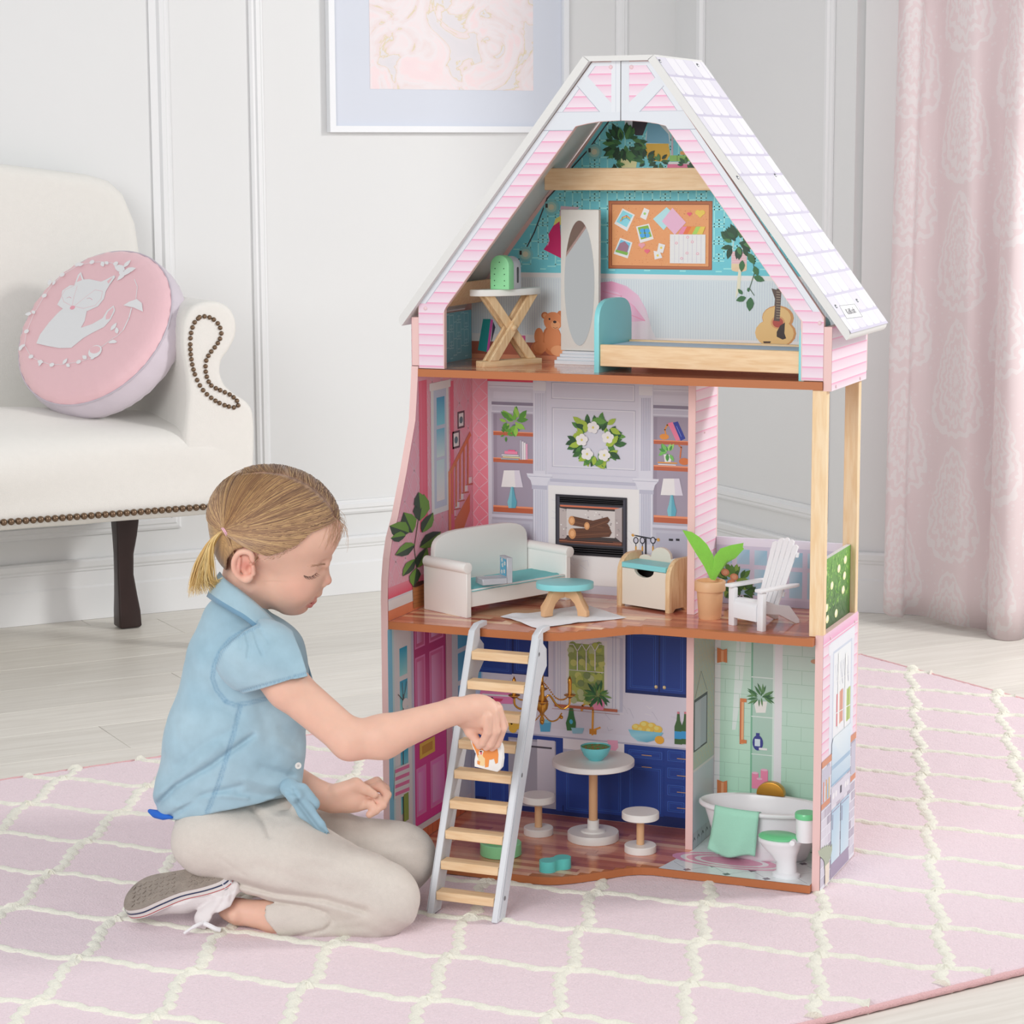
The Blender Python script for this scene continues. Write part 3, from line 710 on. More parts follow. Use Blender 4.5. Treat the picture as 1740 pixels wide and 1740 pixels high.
for i in range(420):
    u_, v_ = 1042+160*rnd.random(), 349+101*rnd.random(); A.rect(u_, v_, u_+1.1, v_+1.1, rnd.choice([(206, 128, 78), (236, 172, 122), (196, 118, 70)]), 6)
A.k = 7
def card(pts, bg, inner=None):
    A.poly(pts, bg); cx, cy = sum(p[0] for p in pts)/4, sum(p[1] for p in pts)/4
    if inner: A.poly([(cx+(x-cx)*.8, cy+(y-cy)*.74-1.5) for x, y in pts], inner)
card([(1058, 354), (1079, 365), (1066, 393), (1044, 380)], (240, 240, 240), (130, 205, 226))
for i, c in enumerate([(220, 90, 80), (240, 180, 80), (130, 200, 130), (110, 150, 215)]): A.line([(1054+i, 376-i*0), (1058, 369+i*1.4), (1065, 366+i*1.5), (1071, 371+i*1.3)], .0011, c)
card([(1081, 385), (1103, 380), (1111, 406), (1088, 413)], (240, 240, 240), (126, 170, 60))
for sx, sy in ((-1, -1), (1, -1), (-1, 1), (1, 1)): A.ell(1096+sx*4, 396+sy*4, 4.6, 3.8, (70, 160, 220))
A.line([(1095, 390), (1097, 402)], .001, (30, 40, 60))
card([(1054, 404), (1075, 412), (1067, 439), (1043, 431)], (240, 240, 240), (108, 186, 214)); A.poly([(1048, 425), (1054, 413), (1062, 410), (1069, 418), (1066, 430)], (150, 110, 130)); A.poly([(1047, 424), (1068, 429), (1066, 434), (1046, 428)], (120, 170, 70))
card([(1095, 353), (1104, 357), (1098, 374), (1088, 369)], (238, 240, 236)); A.ell(1096, 363, 2.2, 2.2, (150, 200, 110))
card([(1133, 352), (1149, 366), (1128, 391), (1110, 372)], (170, 212, 222)); card([(1143, 353), (1166, 378), (1147, 399), (1125, 376)], (222, 172, 198))
def heart(u, v, s, c): A.ell(u-s*.45, v, s*.6, s*.55, c); A.ell(u+s*.45, v, s*.6, s*.55, c); A.poly([(u-s*.95, v+s*.15), (u, v+s*1.2), (u+s*.95, v+s*.15)], c)
heart(1172, 363, 4, (220, 90, 110)); heart(1190, 361, 8, (240, 188, 80)); heart(1091, 416, 5.5, (232, 150, 160)); heart(1100, 426, 4.5, (224, 100, 120))
card([(1120, 413), (1131, 416), (1127, 430), (1117, 428)], (240, 240, 238)); card([(1111, 426), (1122, 428), (1126, 438), (1113, 441)], (240, 240, 238)); A.ell(1124, 421, 2, 2, (240, 200, 90)); A.ell(1118, 434, 2, 2, (240, 200, 90))
for i, c in enumerate([(222, 130, 160), (232, 110, 60), (240, 140, 60), (160, 200, 90), (226, 190, 80)]): A.poly([(1160+i*7.8, 385), (1168+i*7.8, 385), (1163+i*7.8, 398), (1153+i*7.8, 398)], c)
A.rect(1139, 398, 1199, 448, (240, 238, 240)); kk = A.k+1
for i in range(1, 8): A.rect(1139+i*7.5, 400, 1139.6+i*7.5, 446, (200, 196, 206), kk)
for i in range(1, 6): A.rect(1141, 400+i*8, 1198, 400.6+i*8, (200, 196, 206), kk)
A.k = kk
for u_, v_ in ((1150, 413), (1169, 403), (1177, 411), (1168, 430), (1186, 431), (1159, 439)): A.ell(u_, v_, 2.4, 2.2, (226, 150, 170)); A.ell(u_, v_, 1.4, 1.3, (240, 238, 240))
A.build('printed_pin_board', BWU)
A = new()                                                     # string of lights
A.line([(1036, 204), (1000, 254), (973, 284), (948, 318), (930, 337), (908, 395), (887, 436), (865, 455), (843, 481), (822, 505)], .0022, (62, 60, 66))
for u_, v_ in ((1010, 258), (937, 352), (893, 432)):
    for r_, c in ((13, (122, 188, 192)), (9, (160, 196, 186)), (5, (206, 204, 180))): A.ell(u_, v_, r_, r_, c)
    A.rect(u_-10, v_-6, u_-6, v_+1, (60, 52, 50))
A.build('printed_light_string', BWU)
A = new()                                                     # dress-up cloth
A.poly([(953, 350), (985, 352), (970, 372), (950, 372)], (206, 178, 190)); A.poly([(944, 372), (956, 365), (956, 380), (938, 392)], (232, 206, 110))
A.poly([(951, 376), (956, 440), (924, 424), (934, 410), (932, 398), (940, 384)], (196, 30, 100)); A.poly([(934, 404), (930, 418), (924, 424), (932, 416)], (224, 150, 190))
A.build('printed_pink_cloth', BWU)
A = new()                                                     # tulle skirt
c1, c2, c3 = (226, 182, 204), (214, 214, 228), (228, 150, 182)
A.poly([(1018, 480), (1040, 478), (1065, 486), (1085, 502), (1098, 526), (1108, 560), (1120, 585), (1018, 585)], [c3, c3, c1, c1, c1, c2, c2, c1])
A.poly([(1022, 490), (1050, 497), (1078, 520), (1097, 545), (1070, 547), (1060, 560), (1020, 556)], [c3, c1, c3, (232, 160, 190), c1, c1, c3])
A.line([(1024, 495), (1056, 503), (1060, 530), (1096, 545)], .0012, (220, 140, 170))
A.build('printed_tulle_skirt', BWU)
def bush(A, u, v, ru, rv, n, L, cols, seed, w=.45):
    r_ = random.Random(seed)
    for i in range(n):
        t = 2*PI*r_.random(); q = math.sqrt(r_.random()); a_ = math.degrees(t)+r_.uniform(-50, 50)
        A.leaf(u+math.cos(t)*ru*q*.6, v-math.sin(t)*rv*q*.6, L*r_.uniform(.7, 1.2), a_, r_.choice(cols), w)
GR = [(38, 86, 52), (52, 104, 60), (30, 70, 44), (74, 124, 70), (24, 60, 40)]
A = new()                                                     # shelf top plant, lamp, books
A.poly([(1075, 205), (1101, 207), (1092, 230), (1080, 230), (1074, 222)], (52, 48, 60)); A.poly([(1062, 205), (1075, 205), (1074, 222), (1062, 224)], (196, 204, 214))
A.ell(1118, 236, 21, 32, (206, 214, 222)); A.poly([(1101, 209), (1120, 211), (1136, 228), (1138, 244), (1098, 243)], (116, 172, 198)); A.poly([(1098, 244), (1136, 244), (1139, 262), (1132, 275), (1102, 273), (1097, 258)], (238, 174, 62))
A.rect(1141, 230, 1144, 272, (190, 176, 190)); A.rect(1138, 264, 1175, 274, (140, 190, 96)); A.rect(1150, 264, 1152, 274, (116, 160, 80)); A.rect(1136, 275, 1180, 279, (226, 224, 230)); A.rect(1134, 279, 1184, 289, (226, 116, 150)); A.rect(1156, 257, 1166, 263, (236, 160, 90))
A.poly([(1049, 258), (1085, 259), (1081, 285), (1054, 285)], (236, 214, 160)); A.rect(1048, 256, 1086, 261, (244, 226, 180))
bush(A, 1060, 245, 36, 30, 60, 20, GR, 1); bush(A, 1045, 275, 8, 14, 8, 14, GR, 2)
for u_, v_ in ((1098, 272), (1122, 276), (1166, 280)): bush(A, u_, v_, 16, 12, 14, 14, GR, int(u_))
A.build('printed_shelf_plants', BWU)
A = new()                                                     # hanging plant
A.line([(1249, 395), (1245, 425)], .001, (226, 220, 206)); A.line([(1256, 395), (1262, 425)], .001, (226, 220, 206))
A.rect(1243, 427, 1269, 456, (232, 186, 190)); A.rect(1243, 448, 1269, 458, (226, 196, 160)); A.ell(1256, 458, 13, 4, (222, 190, 156)); 
for i in range(5): A.rect(1244, 430+i*4, 1268, 431+i*4, (214, 160, 170))
A.poly([(1255, 458), (1260, 458), (1258, 490), (1250, 508)], (226, 214, 190))
bush(A, 1253, 412, 28, 20, 42, 19, GR, 5); A.leaf(1262, 442, 20, -95, GR[1], .5)
A.line([(1278, 436), (1283, 462), (1274, 490), (1282, 502)], .001, (60, 90, 56))
for u_, v_, a_, L in ((1272, 430, -60, 22), (1282, 452, -70, 18), (1281, 470, -20, 20), (1276, 505, -95, 24), (1268, 505, -160, 18), (1262, 500, 130, 12), (1272, 496, 90, 8)): A.leaf(u_, v_, L, a_, GR[1], .55)
A.build('printed_hanging_plant', BWU)
A = new()                                                     # guitar
A.poly([(1311, 490), (1319, 492), (1326, 500), (1323, 545), (1314, 544), (1317, 508)], (88, 70, 62))
A.ell(1318, 566, 35, 25, (196, 140, 84)); A.ell(1322, 540, 27, 21, (196, 140, 84)); A.ell(1316, 566, 33, 24, (230, 182, 122)); A.ell(1320, 540, 24, 19, (230, 182, 122))
A.poly([(1296, 552), (1342, 552), (1344, 556), (1294, 556)], (230, 182, 122)); A.ell(1322, 548, 12, 11, (206, 150, 100)); A.ell(1322, 548, 9, 8.5, (170, 70, 60)); A.poly([(1326, 553), (1334, 548), (1333, 566), (1336, 575), (1330, 577), (1320, 572), (1320, 564)], (52, 38, 36))
A.poly([(1320, 490), (1328, 492), (1325, 546), (1315, 545)], (92, 74, 66))
for i in range(11): A.line([(1319+.6, 496+i*4.4), (1326, 496.5+i*4.4)], .0005, (206, 190, 160))
A.poly([(1297, 580), (1310, 580), (1309, 583), (1298, 583)], (60, 40, 34)); A.build('printed_guitar', BWU)
A = new()                                                     # books and teddy bear on the printed floor
A.poly([(821, 542), (834, 542), (827, 598), (812, 595)], (40, 150, 150)); A.poly([(834, 542), (838, 544), (831, 597), (827, 598)], (214, 92, 176)); A.poly([(838, 546), (842, 556), (834, 586)], (66, 62, 84))
A.build('printed_books', BWU)
A = new(); A.rect(880, 570, 893, 600, (214, 92, 150)); A.rect(883, 574, 890, 590, (236, 190, 206)); A.build('printed_pink_box', BWU)
A = new(); B1, B2, B3 = (206, 130, 84), (190, 112, 68), (222, 154, 108)
A.ell(938, 578, 17, 26, B2); A.ell(939, 576, 14, 22, B1); A.ell(916, 572, 8, 15, B1); A.ell(914, 592, 12, 12, B2); A.ell(918, 590, 11, 10, B1); A.ell(948, 596, 12, 9, B3); A.ell(926, 536, 6, 6, B2); A.ell(952, 534, 5, 6, B2); A.ell(926, 536, 3.6, 3.6, B3)
A.ell(940, 546, 16, 16, B1); A.ell(944, 552, 8, 7, B3); A.ell(943, 547, 3, 2.2, (50, 34, 34)); A.ell(934, 542, 1.6, 1.8, (40, 30, 30)); A.line([(940, 556), (944, 558), (948, 556)], .0006, (90, 50, 40))
A.build('printed_teddy_bear', BWU)
# --- inside face of the upper left wall and brace
A = Art((0, 0, 0), Y_, Z_, X_); A.mb.gain = 1.4
A.pl([(.0095, S3+.0004), (D-.0006, S3+.0004), (D-.0006, .8615), (.0095, .8615)], (104, 170, 186), 1)
key_pattern(A, .0, D, S3, .87, lambda y, z: .01 < y < D-.002 and S3+.001 < z < .86, (146, 196, 208), lay=2)
A.build('printed_wallpaper', LWU)
# --- middle storey: back wall
A = art_back(); zt = S3-T-.0003
A.pl([(.0005, S2+.0003), (.4148, S2+.0003), (.4148, zt), (.0005, zt)], (196, 197, 208), 1)
xa = A.P(829, 700)[0]
A.pl([(.0005, S2+.0003), (xa, S2+.0003), (xa, zt), (.0005, zt)], [(236, 120, 138), (230, 112, 130), (228, 138, 152), (236, 160, 172)], 2)
for j in range(14):
    z = S2+.01+j*.0285; A.line([(.001, z), (.012, z+.0142), (xa-.001, z+.027)], .0011, (240, 176, 188), 3, plane=True); A.line([(.001, z+.027), (.012, z+.0142), (xa-.001, z)], .0011, (240, 176, 188), 3, plane=True)
A.k = 4
A.rect(828, 640, 906, 650, (212, 70, 92)); A.rect(1109, 640, 1176, 656, (212, 70, 92))
A.build('printed_panelling', BW)
LG, MG, DG = (206, 208, 217), (186, 187, 198), (160, 160, 174)
OR, OR2 = (206, 118, 82), (176, 92, 62)
def bookcase(x0, x1, ys, name):
    A = art_back(); A.base = 4e-4
    yo = 6 if x0 > 1000 else 0
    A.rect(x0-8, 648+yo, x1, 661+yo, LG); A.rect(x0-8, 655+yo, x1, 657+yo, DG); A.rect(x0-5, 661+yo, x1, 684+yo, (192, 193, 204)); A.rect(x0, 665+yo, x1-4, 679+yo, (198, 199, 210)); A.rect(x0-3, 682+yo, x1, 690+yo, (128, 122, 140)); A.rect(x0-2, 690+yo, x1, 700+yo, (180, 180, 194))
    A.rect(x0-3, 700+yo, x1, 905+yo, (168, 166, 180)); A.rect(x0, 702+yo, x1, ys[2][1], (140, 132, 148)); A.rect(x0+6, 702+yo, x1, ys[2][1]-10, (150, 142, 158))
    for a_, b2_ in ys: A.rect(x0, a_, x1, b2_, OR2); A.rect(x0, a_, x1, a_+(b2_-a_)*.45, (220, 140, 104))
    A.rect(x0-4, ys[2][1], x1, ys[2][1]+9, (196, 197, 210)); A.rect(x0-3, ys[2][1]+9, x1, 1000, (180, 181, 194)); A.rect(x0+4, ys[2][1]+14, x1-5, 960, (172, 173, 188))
    return A
def lamp(A, u, v, w):
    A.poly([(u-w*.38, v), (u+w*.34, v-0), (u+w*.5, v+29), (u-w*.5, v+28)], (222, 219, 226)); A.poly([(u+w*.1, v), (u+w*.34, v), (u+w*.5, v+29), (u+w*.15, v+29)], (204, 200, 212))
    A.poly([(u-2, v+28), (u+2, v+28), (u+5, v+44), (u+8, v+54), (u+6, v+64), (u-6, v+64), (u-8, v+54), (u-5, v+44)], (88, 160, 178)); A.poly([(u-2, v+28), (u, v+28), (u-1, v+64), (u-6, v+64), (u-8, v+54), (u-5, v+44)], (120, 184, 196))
A = bookcase(838.5, 906, ((732, 742), (777, 788), (858, 873)), '')
A.ell(877, 727, 8, 7, (110, 92, 150)); bush(A, 874, 716, 22, 13, 22, 17, [(110, 170, 60), (80, 140, 52), (140, 190, 76)], 3); bush(A, 860, 738, 6, 16, 12, 9, [(90, 150, 56), (70, 126, 50)], 4)
for i, (a_, b2_, c) in enumerate(((853, 882, (222, 222, 226)), (855, 884, (236, 214, 150)), (852, 882, (120, 180, 196)))): A.rect(a_, 772+i*3.2, b2_, 775+i*3.2, c)
A.rect(858, 766, 880, 772, (236, 130, 160)); A.rect(864, 764, 876, 767, (220, 90, 130))
for i, c in enumerate([(170, 170, 182), (214, 212, 220), (232, 228, 232), (240, 160, 186)]): A.rect(884+i*3.4, 748+i*2, 887+i*3.4, 781, c)
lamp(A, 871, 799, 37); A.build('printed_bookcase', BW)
A = bookcase(1111, 1176, ((747, 757), (790, 802), (875, 891)), '')
GD = (214, 140, 60)
def swan(u, v, s):
    A.ell(u, v, 8*s, 5*s, GD); A.line([(u+3*s, v-2*s), (u+1*s, v-12*s), (u+5*s, v-20*s), (u+9*s, v-19*s)], .0024*s, GD)
swan(1129, 742, 1); A.poly([(1135, 719), (1143, 717), (1156, 747), (1149, 749)], (222, 120, 150)); A.poly([(1144, 718), (1152, 716), (1165, 745), (1157, 749)], (44, 60, 150)); A.line([(1150, 724), (1158, 742)], .0008, (120, 140, 210))
A.poly([(1128, 772), (1142, 773), (1140, 785), (1130, 785)], (230, 230, 234)); bush(A, 1135, 768, 12, 8, 16, 13, [(110, 180, 90), (70, 140, 70), (150, 200, 110)], 7)
A.rect(1118, 784.5, 1151, 788, (224, 150, 60)); A.rect(1119, 788, 1149, 791, (220, 222, 230)); A.line([(1154, 757), (1158, 760), (1156, 778)], .0022, (196, 110, 60)); A.ell(1163, 784, 9, 6, (196, 110, 60))
lamp(A, 1142, 813, 38)
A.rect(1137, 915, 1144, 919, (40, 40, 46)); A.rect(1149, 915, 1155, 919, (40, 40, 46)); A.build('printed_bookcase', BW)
# chimney breast and fireplace
A = art_back(); A.base = 6e-4
A.rect(928, 640, 1086, 1000, (198, 199, 211)); 
for (x0, y0, x1, y1) in ((937, 649, 1079, 683), (938, 692, 1080, 800)):
    A.rect(x0, y0, x1, y1, (168, 170, 186)); A.rect(x0+1.4, y0+1.4, x1-1.2, y1-1.2, (210, 211, 221)); A.rect(x0+3, y0+3, x1-3, y1-3, (196, 197, 209))
for x0, x1, dy in ((906, 928, 0), (1086, 1109, 8)):
    A.rect(x0, 640, x1, 940, (202, 204, 215)); A.rect(x0, 648+dy, x1, 664+dy, (212, 214, 223)); kk = A.k+1
    for i in range(6): A.rect(x0+4+i*2.8, 668+dy, x0+5.2+i*2.8, 800, (170, 172, 190), kk); A.rect(x0+4+i*2.8, 832, x0+5.2+i*2.8, 925, (170, 172, 190), kk)
    A.k = kk
    A.rect(x0-2, 824+dy, x1+2, 832+dy, (176, 178, 194)); A.poly([(x0-11, 804+dy), (x1+11, 806+dy), (x1+10, 810+dy), (x1+4, 817+dy), (x1+2, 825+dy), (x0-2, 824+dy), (x0-4, 816+dy), (x0-9, 810+dy)], (206, 208, 219)); A.rect(x0-11, 809+dy, x1+11, 810.5+dy, (160, 162, 180))
A.rect(932, 803, 1082, 812, (190, 191, 205)); A.rect(935, 812, 1080, 824, (208, 210, 221)); A.rect(935, 818, 1080, 820, (176, 178, 194))
A.rect(932, 824, 1086, 1000, (222, 223, 230)); rnd = random.Random(8)
for i in range(26):
    u_, v_ = 936+rnd.random()*140, 828+rnd.random()*150; A.line([(u_, v_), (u_+8*rnd.random()+3, v_+6*rnd.random()-2), (u_+12, v_+9)], .0005, (198, 199, 209))
A.build('printed_chimney_breast', BW)
A = art_back(); A.base = 3.2e-3
A.rect(945, 839, 1066, 948, (44, 44, 54)); A.rect(948, 843, 1063, 944, (62, 62, 74)); kk = A.k+1
for i in range(4): A.rect(952, 846+i*3, 1060, 847.3+i*3, (28, 28, 34), kk); A.rect(952, 929+i*3.6, 1060, 930.5+i*3.6, (28, 28, 34), kk)
A.k = kk; A.rect(951, 858, 1060, 928, (60, 52, 52)); A.rect(953, 860, 1058, 863, (196, 110, 80)); A.poly([(952, 862), (964, 865), (964, 912), (952, 922)], (176, 166, 164)); A.poly([(1058, 862), (1046, 865), (1046, 912), (1058, 922)], (166, 156, 156)); A.rect(964, 864, 1046, 914, (196, 190, 188))
rnd = random.Random(1)
for i in range(40): A.ell(955+rnd.random()*100, 866+rnd.random()*46, 1.5, 1.3, rnd.choice([(150, 142, 142), (214, 210, 208)]), 6)
A.rect(952, 914, 1058, 928, (92, 60, 50)); A.rect(952, 918, 1058, 924, (206, 122, 84))
for u_, v_, L, dy, h_ in ((974, 884, 60, 12, 13), (975, 906, 62, -2, 15), (1000, 893, 34, -10, 11)):
    A.poly([(u_, v_-h_*.6), (u_+L, v_+dy-h_*.5), (u_+L+4, v_+dy), (u_+L, v_+dy+h_*.5), (u_, v_+h_*.6)], (92, 58, 42)); A.line([(u_+4, v_-2), (u_+L, v_+dy-2)], .0007, (60, 36, 28)); A.line([(u_+4, v_+3), (u_+L, v_+dy+2)], .0007, (126, 84, 60)); A.ell(u_-1, v_, h_*.42, h_*.6, (196, 140, 92)); A.ell(u_-1, v_, h_*.24, h_*.35, (216, 164, 116))
A.line([(966, 917), (1043, 921)], .0012, (30, 28, 30)); A.build('printed_fireplace', BW)
A = art_back(); A.base = 1.35e-3                              # fire tools
A.line([(1076, 909), (1118, 917)], .0022, (44, 44, 52)); A.ell(1076, 909, 2.6, 2.6, (200, 150, 70)); A.ell(1119, 917, 2.6, 3, (200, 150, 70))
for u_ in (1081, 1092, 1110): A.ell(u_, 918, 4.6, 6, (44, 44, 52)); A.ell(u_, 918, 3, 4.2, (190, 191, 204)); A.line([(u_, 924), (u_, 948)], .0014, (60, 60, 68)); A.rect(u_-1.3, 928, u_+1.3, 936, (200, 150, 70))
A.rect(1096.5, 913, 1099, 950, (40, 40, 48)); A.build('printed_fire_tools', BW)
A = art_back(); A.base = 1.35e-3                              # magnolia wreath
rnd = random.Random(12)
for i in range(84):
    t = 2*PI*i/84*3; q = rnd.uniform(20, 35); A.leaf(1012+math.cos(t)*q, 748-math.sin(t)*q, rnd.uniform(15, 21), math.degrees(t)+rnd.choice([-75, 70, 20, -25])+rnd.uniform(-20, 20), rnd.choice([(52, 98, 50), (70, 122, 56), (150, 176, 62), (38, 76, 44), (92, 142, 62)]), .5)
for u_, v_ in ((1009, 726), (1034, 743), (1028, 773), (999, 771), (990, 747)):
    for k in range(5): A.ell(u_+5.6*math.cos(k*1.257+u_), v_+5.6*math.sin(k*1.257+u_), 5, 5, (242, 242, 240)); 
    A.ell(u_, v_, 5, 5, (228, 228, 226)); A.ell(u_, v_, 2, 2.2, (206, 196, 110))
A.build('printed_wreath', BW)
# --- middle storey: left wall
A = Art((0, 0, 0), Y_, Z_, X_); A.mb.gain = 1.42
prof_ = [(-.1235, S2+.0004), (D-.0006, S2+.0004), (D-.0006, S3-T-.0003), (-.0045, S3-T-.0003), (-.0045, .765), (-.0145, .70), (-.0502, .62), (-.083, .555), (-.104, .525), (-.115, .495), (-.122, .46), (-.1235, .43)]
P1_, P2_, P3_ = (238, 152, 168), (228, 146, 162), (234, 98, 122)
A.pl(prof_, [P3_, P2_, P2_, P1_, P1_, P1_, P1_, P1_, P1_, P1_, P1_, P1_], 1)
def fr(z):
    e = prof_[3:]+[(-.1235, S2)]
    for (ya, za), (yb, zb) in zip(e, e[1:]):
        if zb <= z <= za: return ya+(yb-ya)*(za-z)/(za-zb+1e-9)
    return -.12
def okw(y, z): return fr(z)+.002 < y < D-.002 and S2+.002 < z < S3-T-.002
u_ = .036
for i in range(12):
    for j in range(12):
        cy, cz = -.13+i*u_, S2+j*u_*1.25
        for sgn in (1, -1):
            for q0 in (1, -1):
                pts = []
                for k in range(9):
                    t = k/8; pts.append((cy+t*u_ if sgn > 0 else cy+u_-t*u_, cz+t*u_*1.25+q0*.0058*math.sin(PI*t)))
                for a_, b2_ in zip(pts, pts[1:]):
                    if okw(*a_) and okw(*b2_): A.line([a_, b2_], .0011, (240, 178, 190), 2, plane=True)
A.k = 3
zb_ = A.P(661, 1018)[1]; zc_ = A.P(661, 1038)[1]
A.pl([(-.1232, zc_), (D-.001, zc_), (D-.001, zb_), (-.1232, zb_)], (214, 216, 230)); A.pl([(-.1232, zb_-.003), (D-.001, zb_-.003), (D-.001, zb_), (-.1232, zb_)], (196, 200, 220))
A.pl([(-.1232, zb_), (D-.001, zb_), (D-.001, zb_+.018), (-.1232, zb_+.018)], [(228, 70, 98), (224, 80, 104), (222, 120, 140), (228, 124, 142)])
A.pl([(-.1232, S2+.0005), (D-.001, S2+.0005), (D-.001, zc_), (-.1232, zc_)], (206, 122, 84))
A.build('printed_wallpaper', LW)
A = Art((0, 0, 0), Y_, Z_, X_, base=5e-4); A.mb.gain = 1.35
for u0_, u1_ in ((711, 727), (764, 772)):                     # drapes
    A.rect(u0_, 648, u1_, 900, (224, 96, 120)); A.rect(u0_+4, 648, u0_+6, 900, (240, 140, 158)); A.rect(u1_-4, 648, u1_-2, 900, (206, 74, 102))
A.rect(731, 654, 763, 866, (206, 212, 224)); A.rect(729, 652, 765, 657, (216, 222, 232)); A.rect(736, 664, 759, 858, (178, 190, 208))
for y0_, y1_, a_, b2_ in ((676, 722, (60, 150, 190), (120, 196, 216)), (730, 776, (104, 178, 204), (190, 222, 234)), (783, 850, (176, 208, 226), (214, 226, 232))): A.grad(741, y0_, 755, y1_-2, a_, b2_)
A.build('printed_window', LW)
A = Art((0, 0, 0), Y_, Z_, X_, base=5e-4); A.mb.gain = 1.35
for u0_, v0_, u1_, v1_ in ((777, 700, 789, 727), (768, 734, 781, 761)): A.rect(u0_, v0_, u1_, v1_-1, (74, 56, 66)); A.rect(u0_+2, v0_+3, u1_-2, v1_-4, (226, 228, 230)); A.ell((u0_+u1_)/2, (v0_+v1_)/2, 3, 6, (70, 110, 120)); 
A.build('printed_butterfly_pictures', LW)
A = Art((0, 0, 0), Y_, Z_, X_, base=5e-4); A.mb.gain = 1.35                     # stair print
BRN = (200, 112, 72)
A.poly([(760, 906), (798, 838), (798, 868), (785, 906), (765, 912)], BRN)
for i in range(5): A.poly([(766+i*7, 878-i*14), (773+i*7, 876-i*14), (773+i*7, 866-i*14), (766+i*7, 868-i*14)], (232, 226, 232)); A.line([(764+i*7, 880-i*14), (775+i*7, 878-i*14)], .0018, (176, 92, 60))
A.line([(763, 805), (798, 738)], .0085, BRN)
for i in range(5): A.line([(768+i*6.6, 797-i*12.5), (768+i*6.6, 872-i*12.5)], .0052, BRN)
A.rect(761, 801, 766, 905, (214, 126, 82)); A.build('printed_staircase', LW)
A = Art((0, 0, 0), Y_, Z_, X_, base=9e-4)                     # fiddle leaf fig print
A.line([(712, 870), (703, 930), (710, 990)], .0026, (96, 84, 66))
A.poly([(700, 994), (722, 988), (720, 1028), (702, 1034)], (196, 132, 78)); A.ell(711, 992, 11, 4, (70, 44, 34))
for i in range(5): A.line([(701, 1000+i*6.5), (721, 995+i*6.5)], .0007, (160, 104, 60))
for u_, v_, L, a_ in ((700, 905, 42, 110), (694, 905, 40, 145), (712, 885, 44, 80), (716, 905, 34, 55), (704, 925, 34, 190), (712, 930, 40, 20), (704, 950, 30, 225), (708, 965, 34, 60), (713, 865, 30, 95), (688, 910, 26, 170), (706, 965, 30, 260)):
    A.leaf(u_, v_, L, a_, (44, 72, 52), .66, (110, 160, 58))
A.build('printed_fig_tree', LW)
# --- ground storey: left wall
A = Art((0, 0, 0), Y_, Z_, X_); A.mb.gain = 1.55
A.pl([(-.1235, .0125), (D-.001, .0125), (D-.001, S2-T-.0003), (-.1235, S2-T-.0003)], (206, 210, 222), 1); A.k = 2
def WQ(u0_, u1_, z0_, z1_, c, lay=None):       # upright band given by picture columns at the front and heights
    a_, b2_ = A.P(u0_, 1250)[0], A.P(u1_, 1250)[0]; A.pl([(a_, z0_), (b2_, z0_), (b2_, z1_), (a_, z1_)], c, lay)
WQ(660.5, 668, .013, .383, (116, 178, 204)); WQ(668, 671, .013, .383, (176, 200, 220)); WQ(671, 700, .013, .383, (196, 200, 216)); WQ(676, 698, .03, .372, (220, 222, 234))
for z0_, z1_ in ((.300, .345), (.245, .292), (.190, .237), (.135, .182), (.075, .127)): WQ(680, 693, z0_, z1_, [(130, 200, 216), (150, 208, 222), (40, 150, 182), (40, 150, 182)])
WQ(700, 704, .02, .383, (176, 180, 200)); WQ(704, 758, .040, .383, [(206, 62, 140), (206, 62, 140), (156, 50, 98), (156, 50, 98)])
for u0_, u1_ in ((706, 723), (730, 754)):
    for z0_, z1_, c in ((.332, .378, (176, 84, 124)), (.205, .318, (188, 92, 138)), (.055, .135, (224, 110, 170))):
        WQ(u0_, u1_, z0_, z1_, (214, 120, 166)); WQ(u0_+1.6, u1_-1.6, z0_+.003, z1_-.003, c); WQ(u0_+3.5, u1_-3.5, z0_+.008, z1_-.008, [(214, 150, 190), c, c, (206, 140, 178)])
WQ(712, 738, .148, .174, (214, 164, 60)); WQ(716, 734, .154, .168, (180, 128, 40))
WQ(758, 768, .03, .383, (226, 160, 170)); WQ(768, 799, .03, .383, (188, 196, 216)); 
for z0_, z1_ in ((.300, .345), (.245, .292), (.190, .237), (.135, .182)): WQ(778, 795, z0_, z1_, (84, 158, 192))
WQ(660.5, 799, .013, .040, (176, 172, 186)); WQ(704, 799, .030, .040, (218, 218, 230)); WQ(713, 799, .013, .030, (196, 108, 70))
for u_ in range(716, 798, 8): WQ(u_, u_+.8, .013, .030, (160, 84, 56))
A.line([(684, 1180), (684, 1395)], .002, (72, 52, 50)); A.line([(675, 1180), (684, 1190), (690, 1158)], .0014, (72, 52, 50)); A.line([(684, 1190), (682, 1160)], .0014, (72, 52, 50))
A.ell(687, 1195, 5, 9, (236, 236, 240)); A.poly([(670, 1305), (694, 1295), (694, 1350), (668, 1358)], (236, 226, 232))
for i in range(4): A.poly([(670, 1308+i*13), (694, 1298+i*13), (694, 1304+i*13), (670, 1314+i*13)], (222, 110, 150))
A.rect(684.5, 1350, 693, 1392, (128, 150, 70)); A.build('printed_front_door', LW)
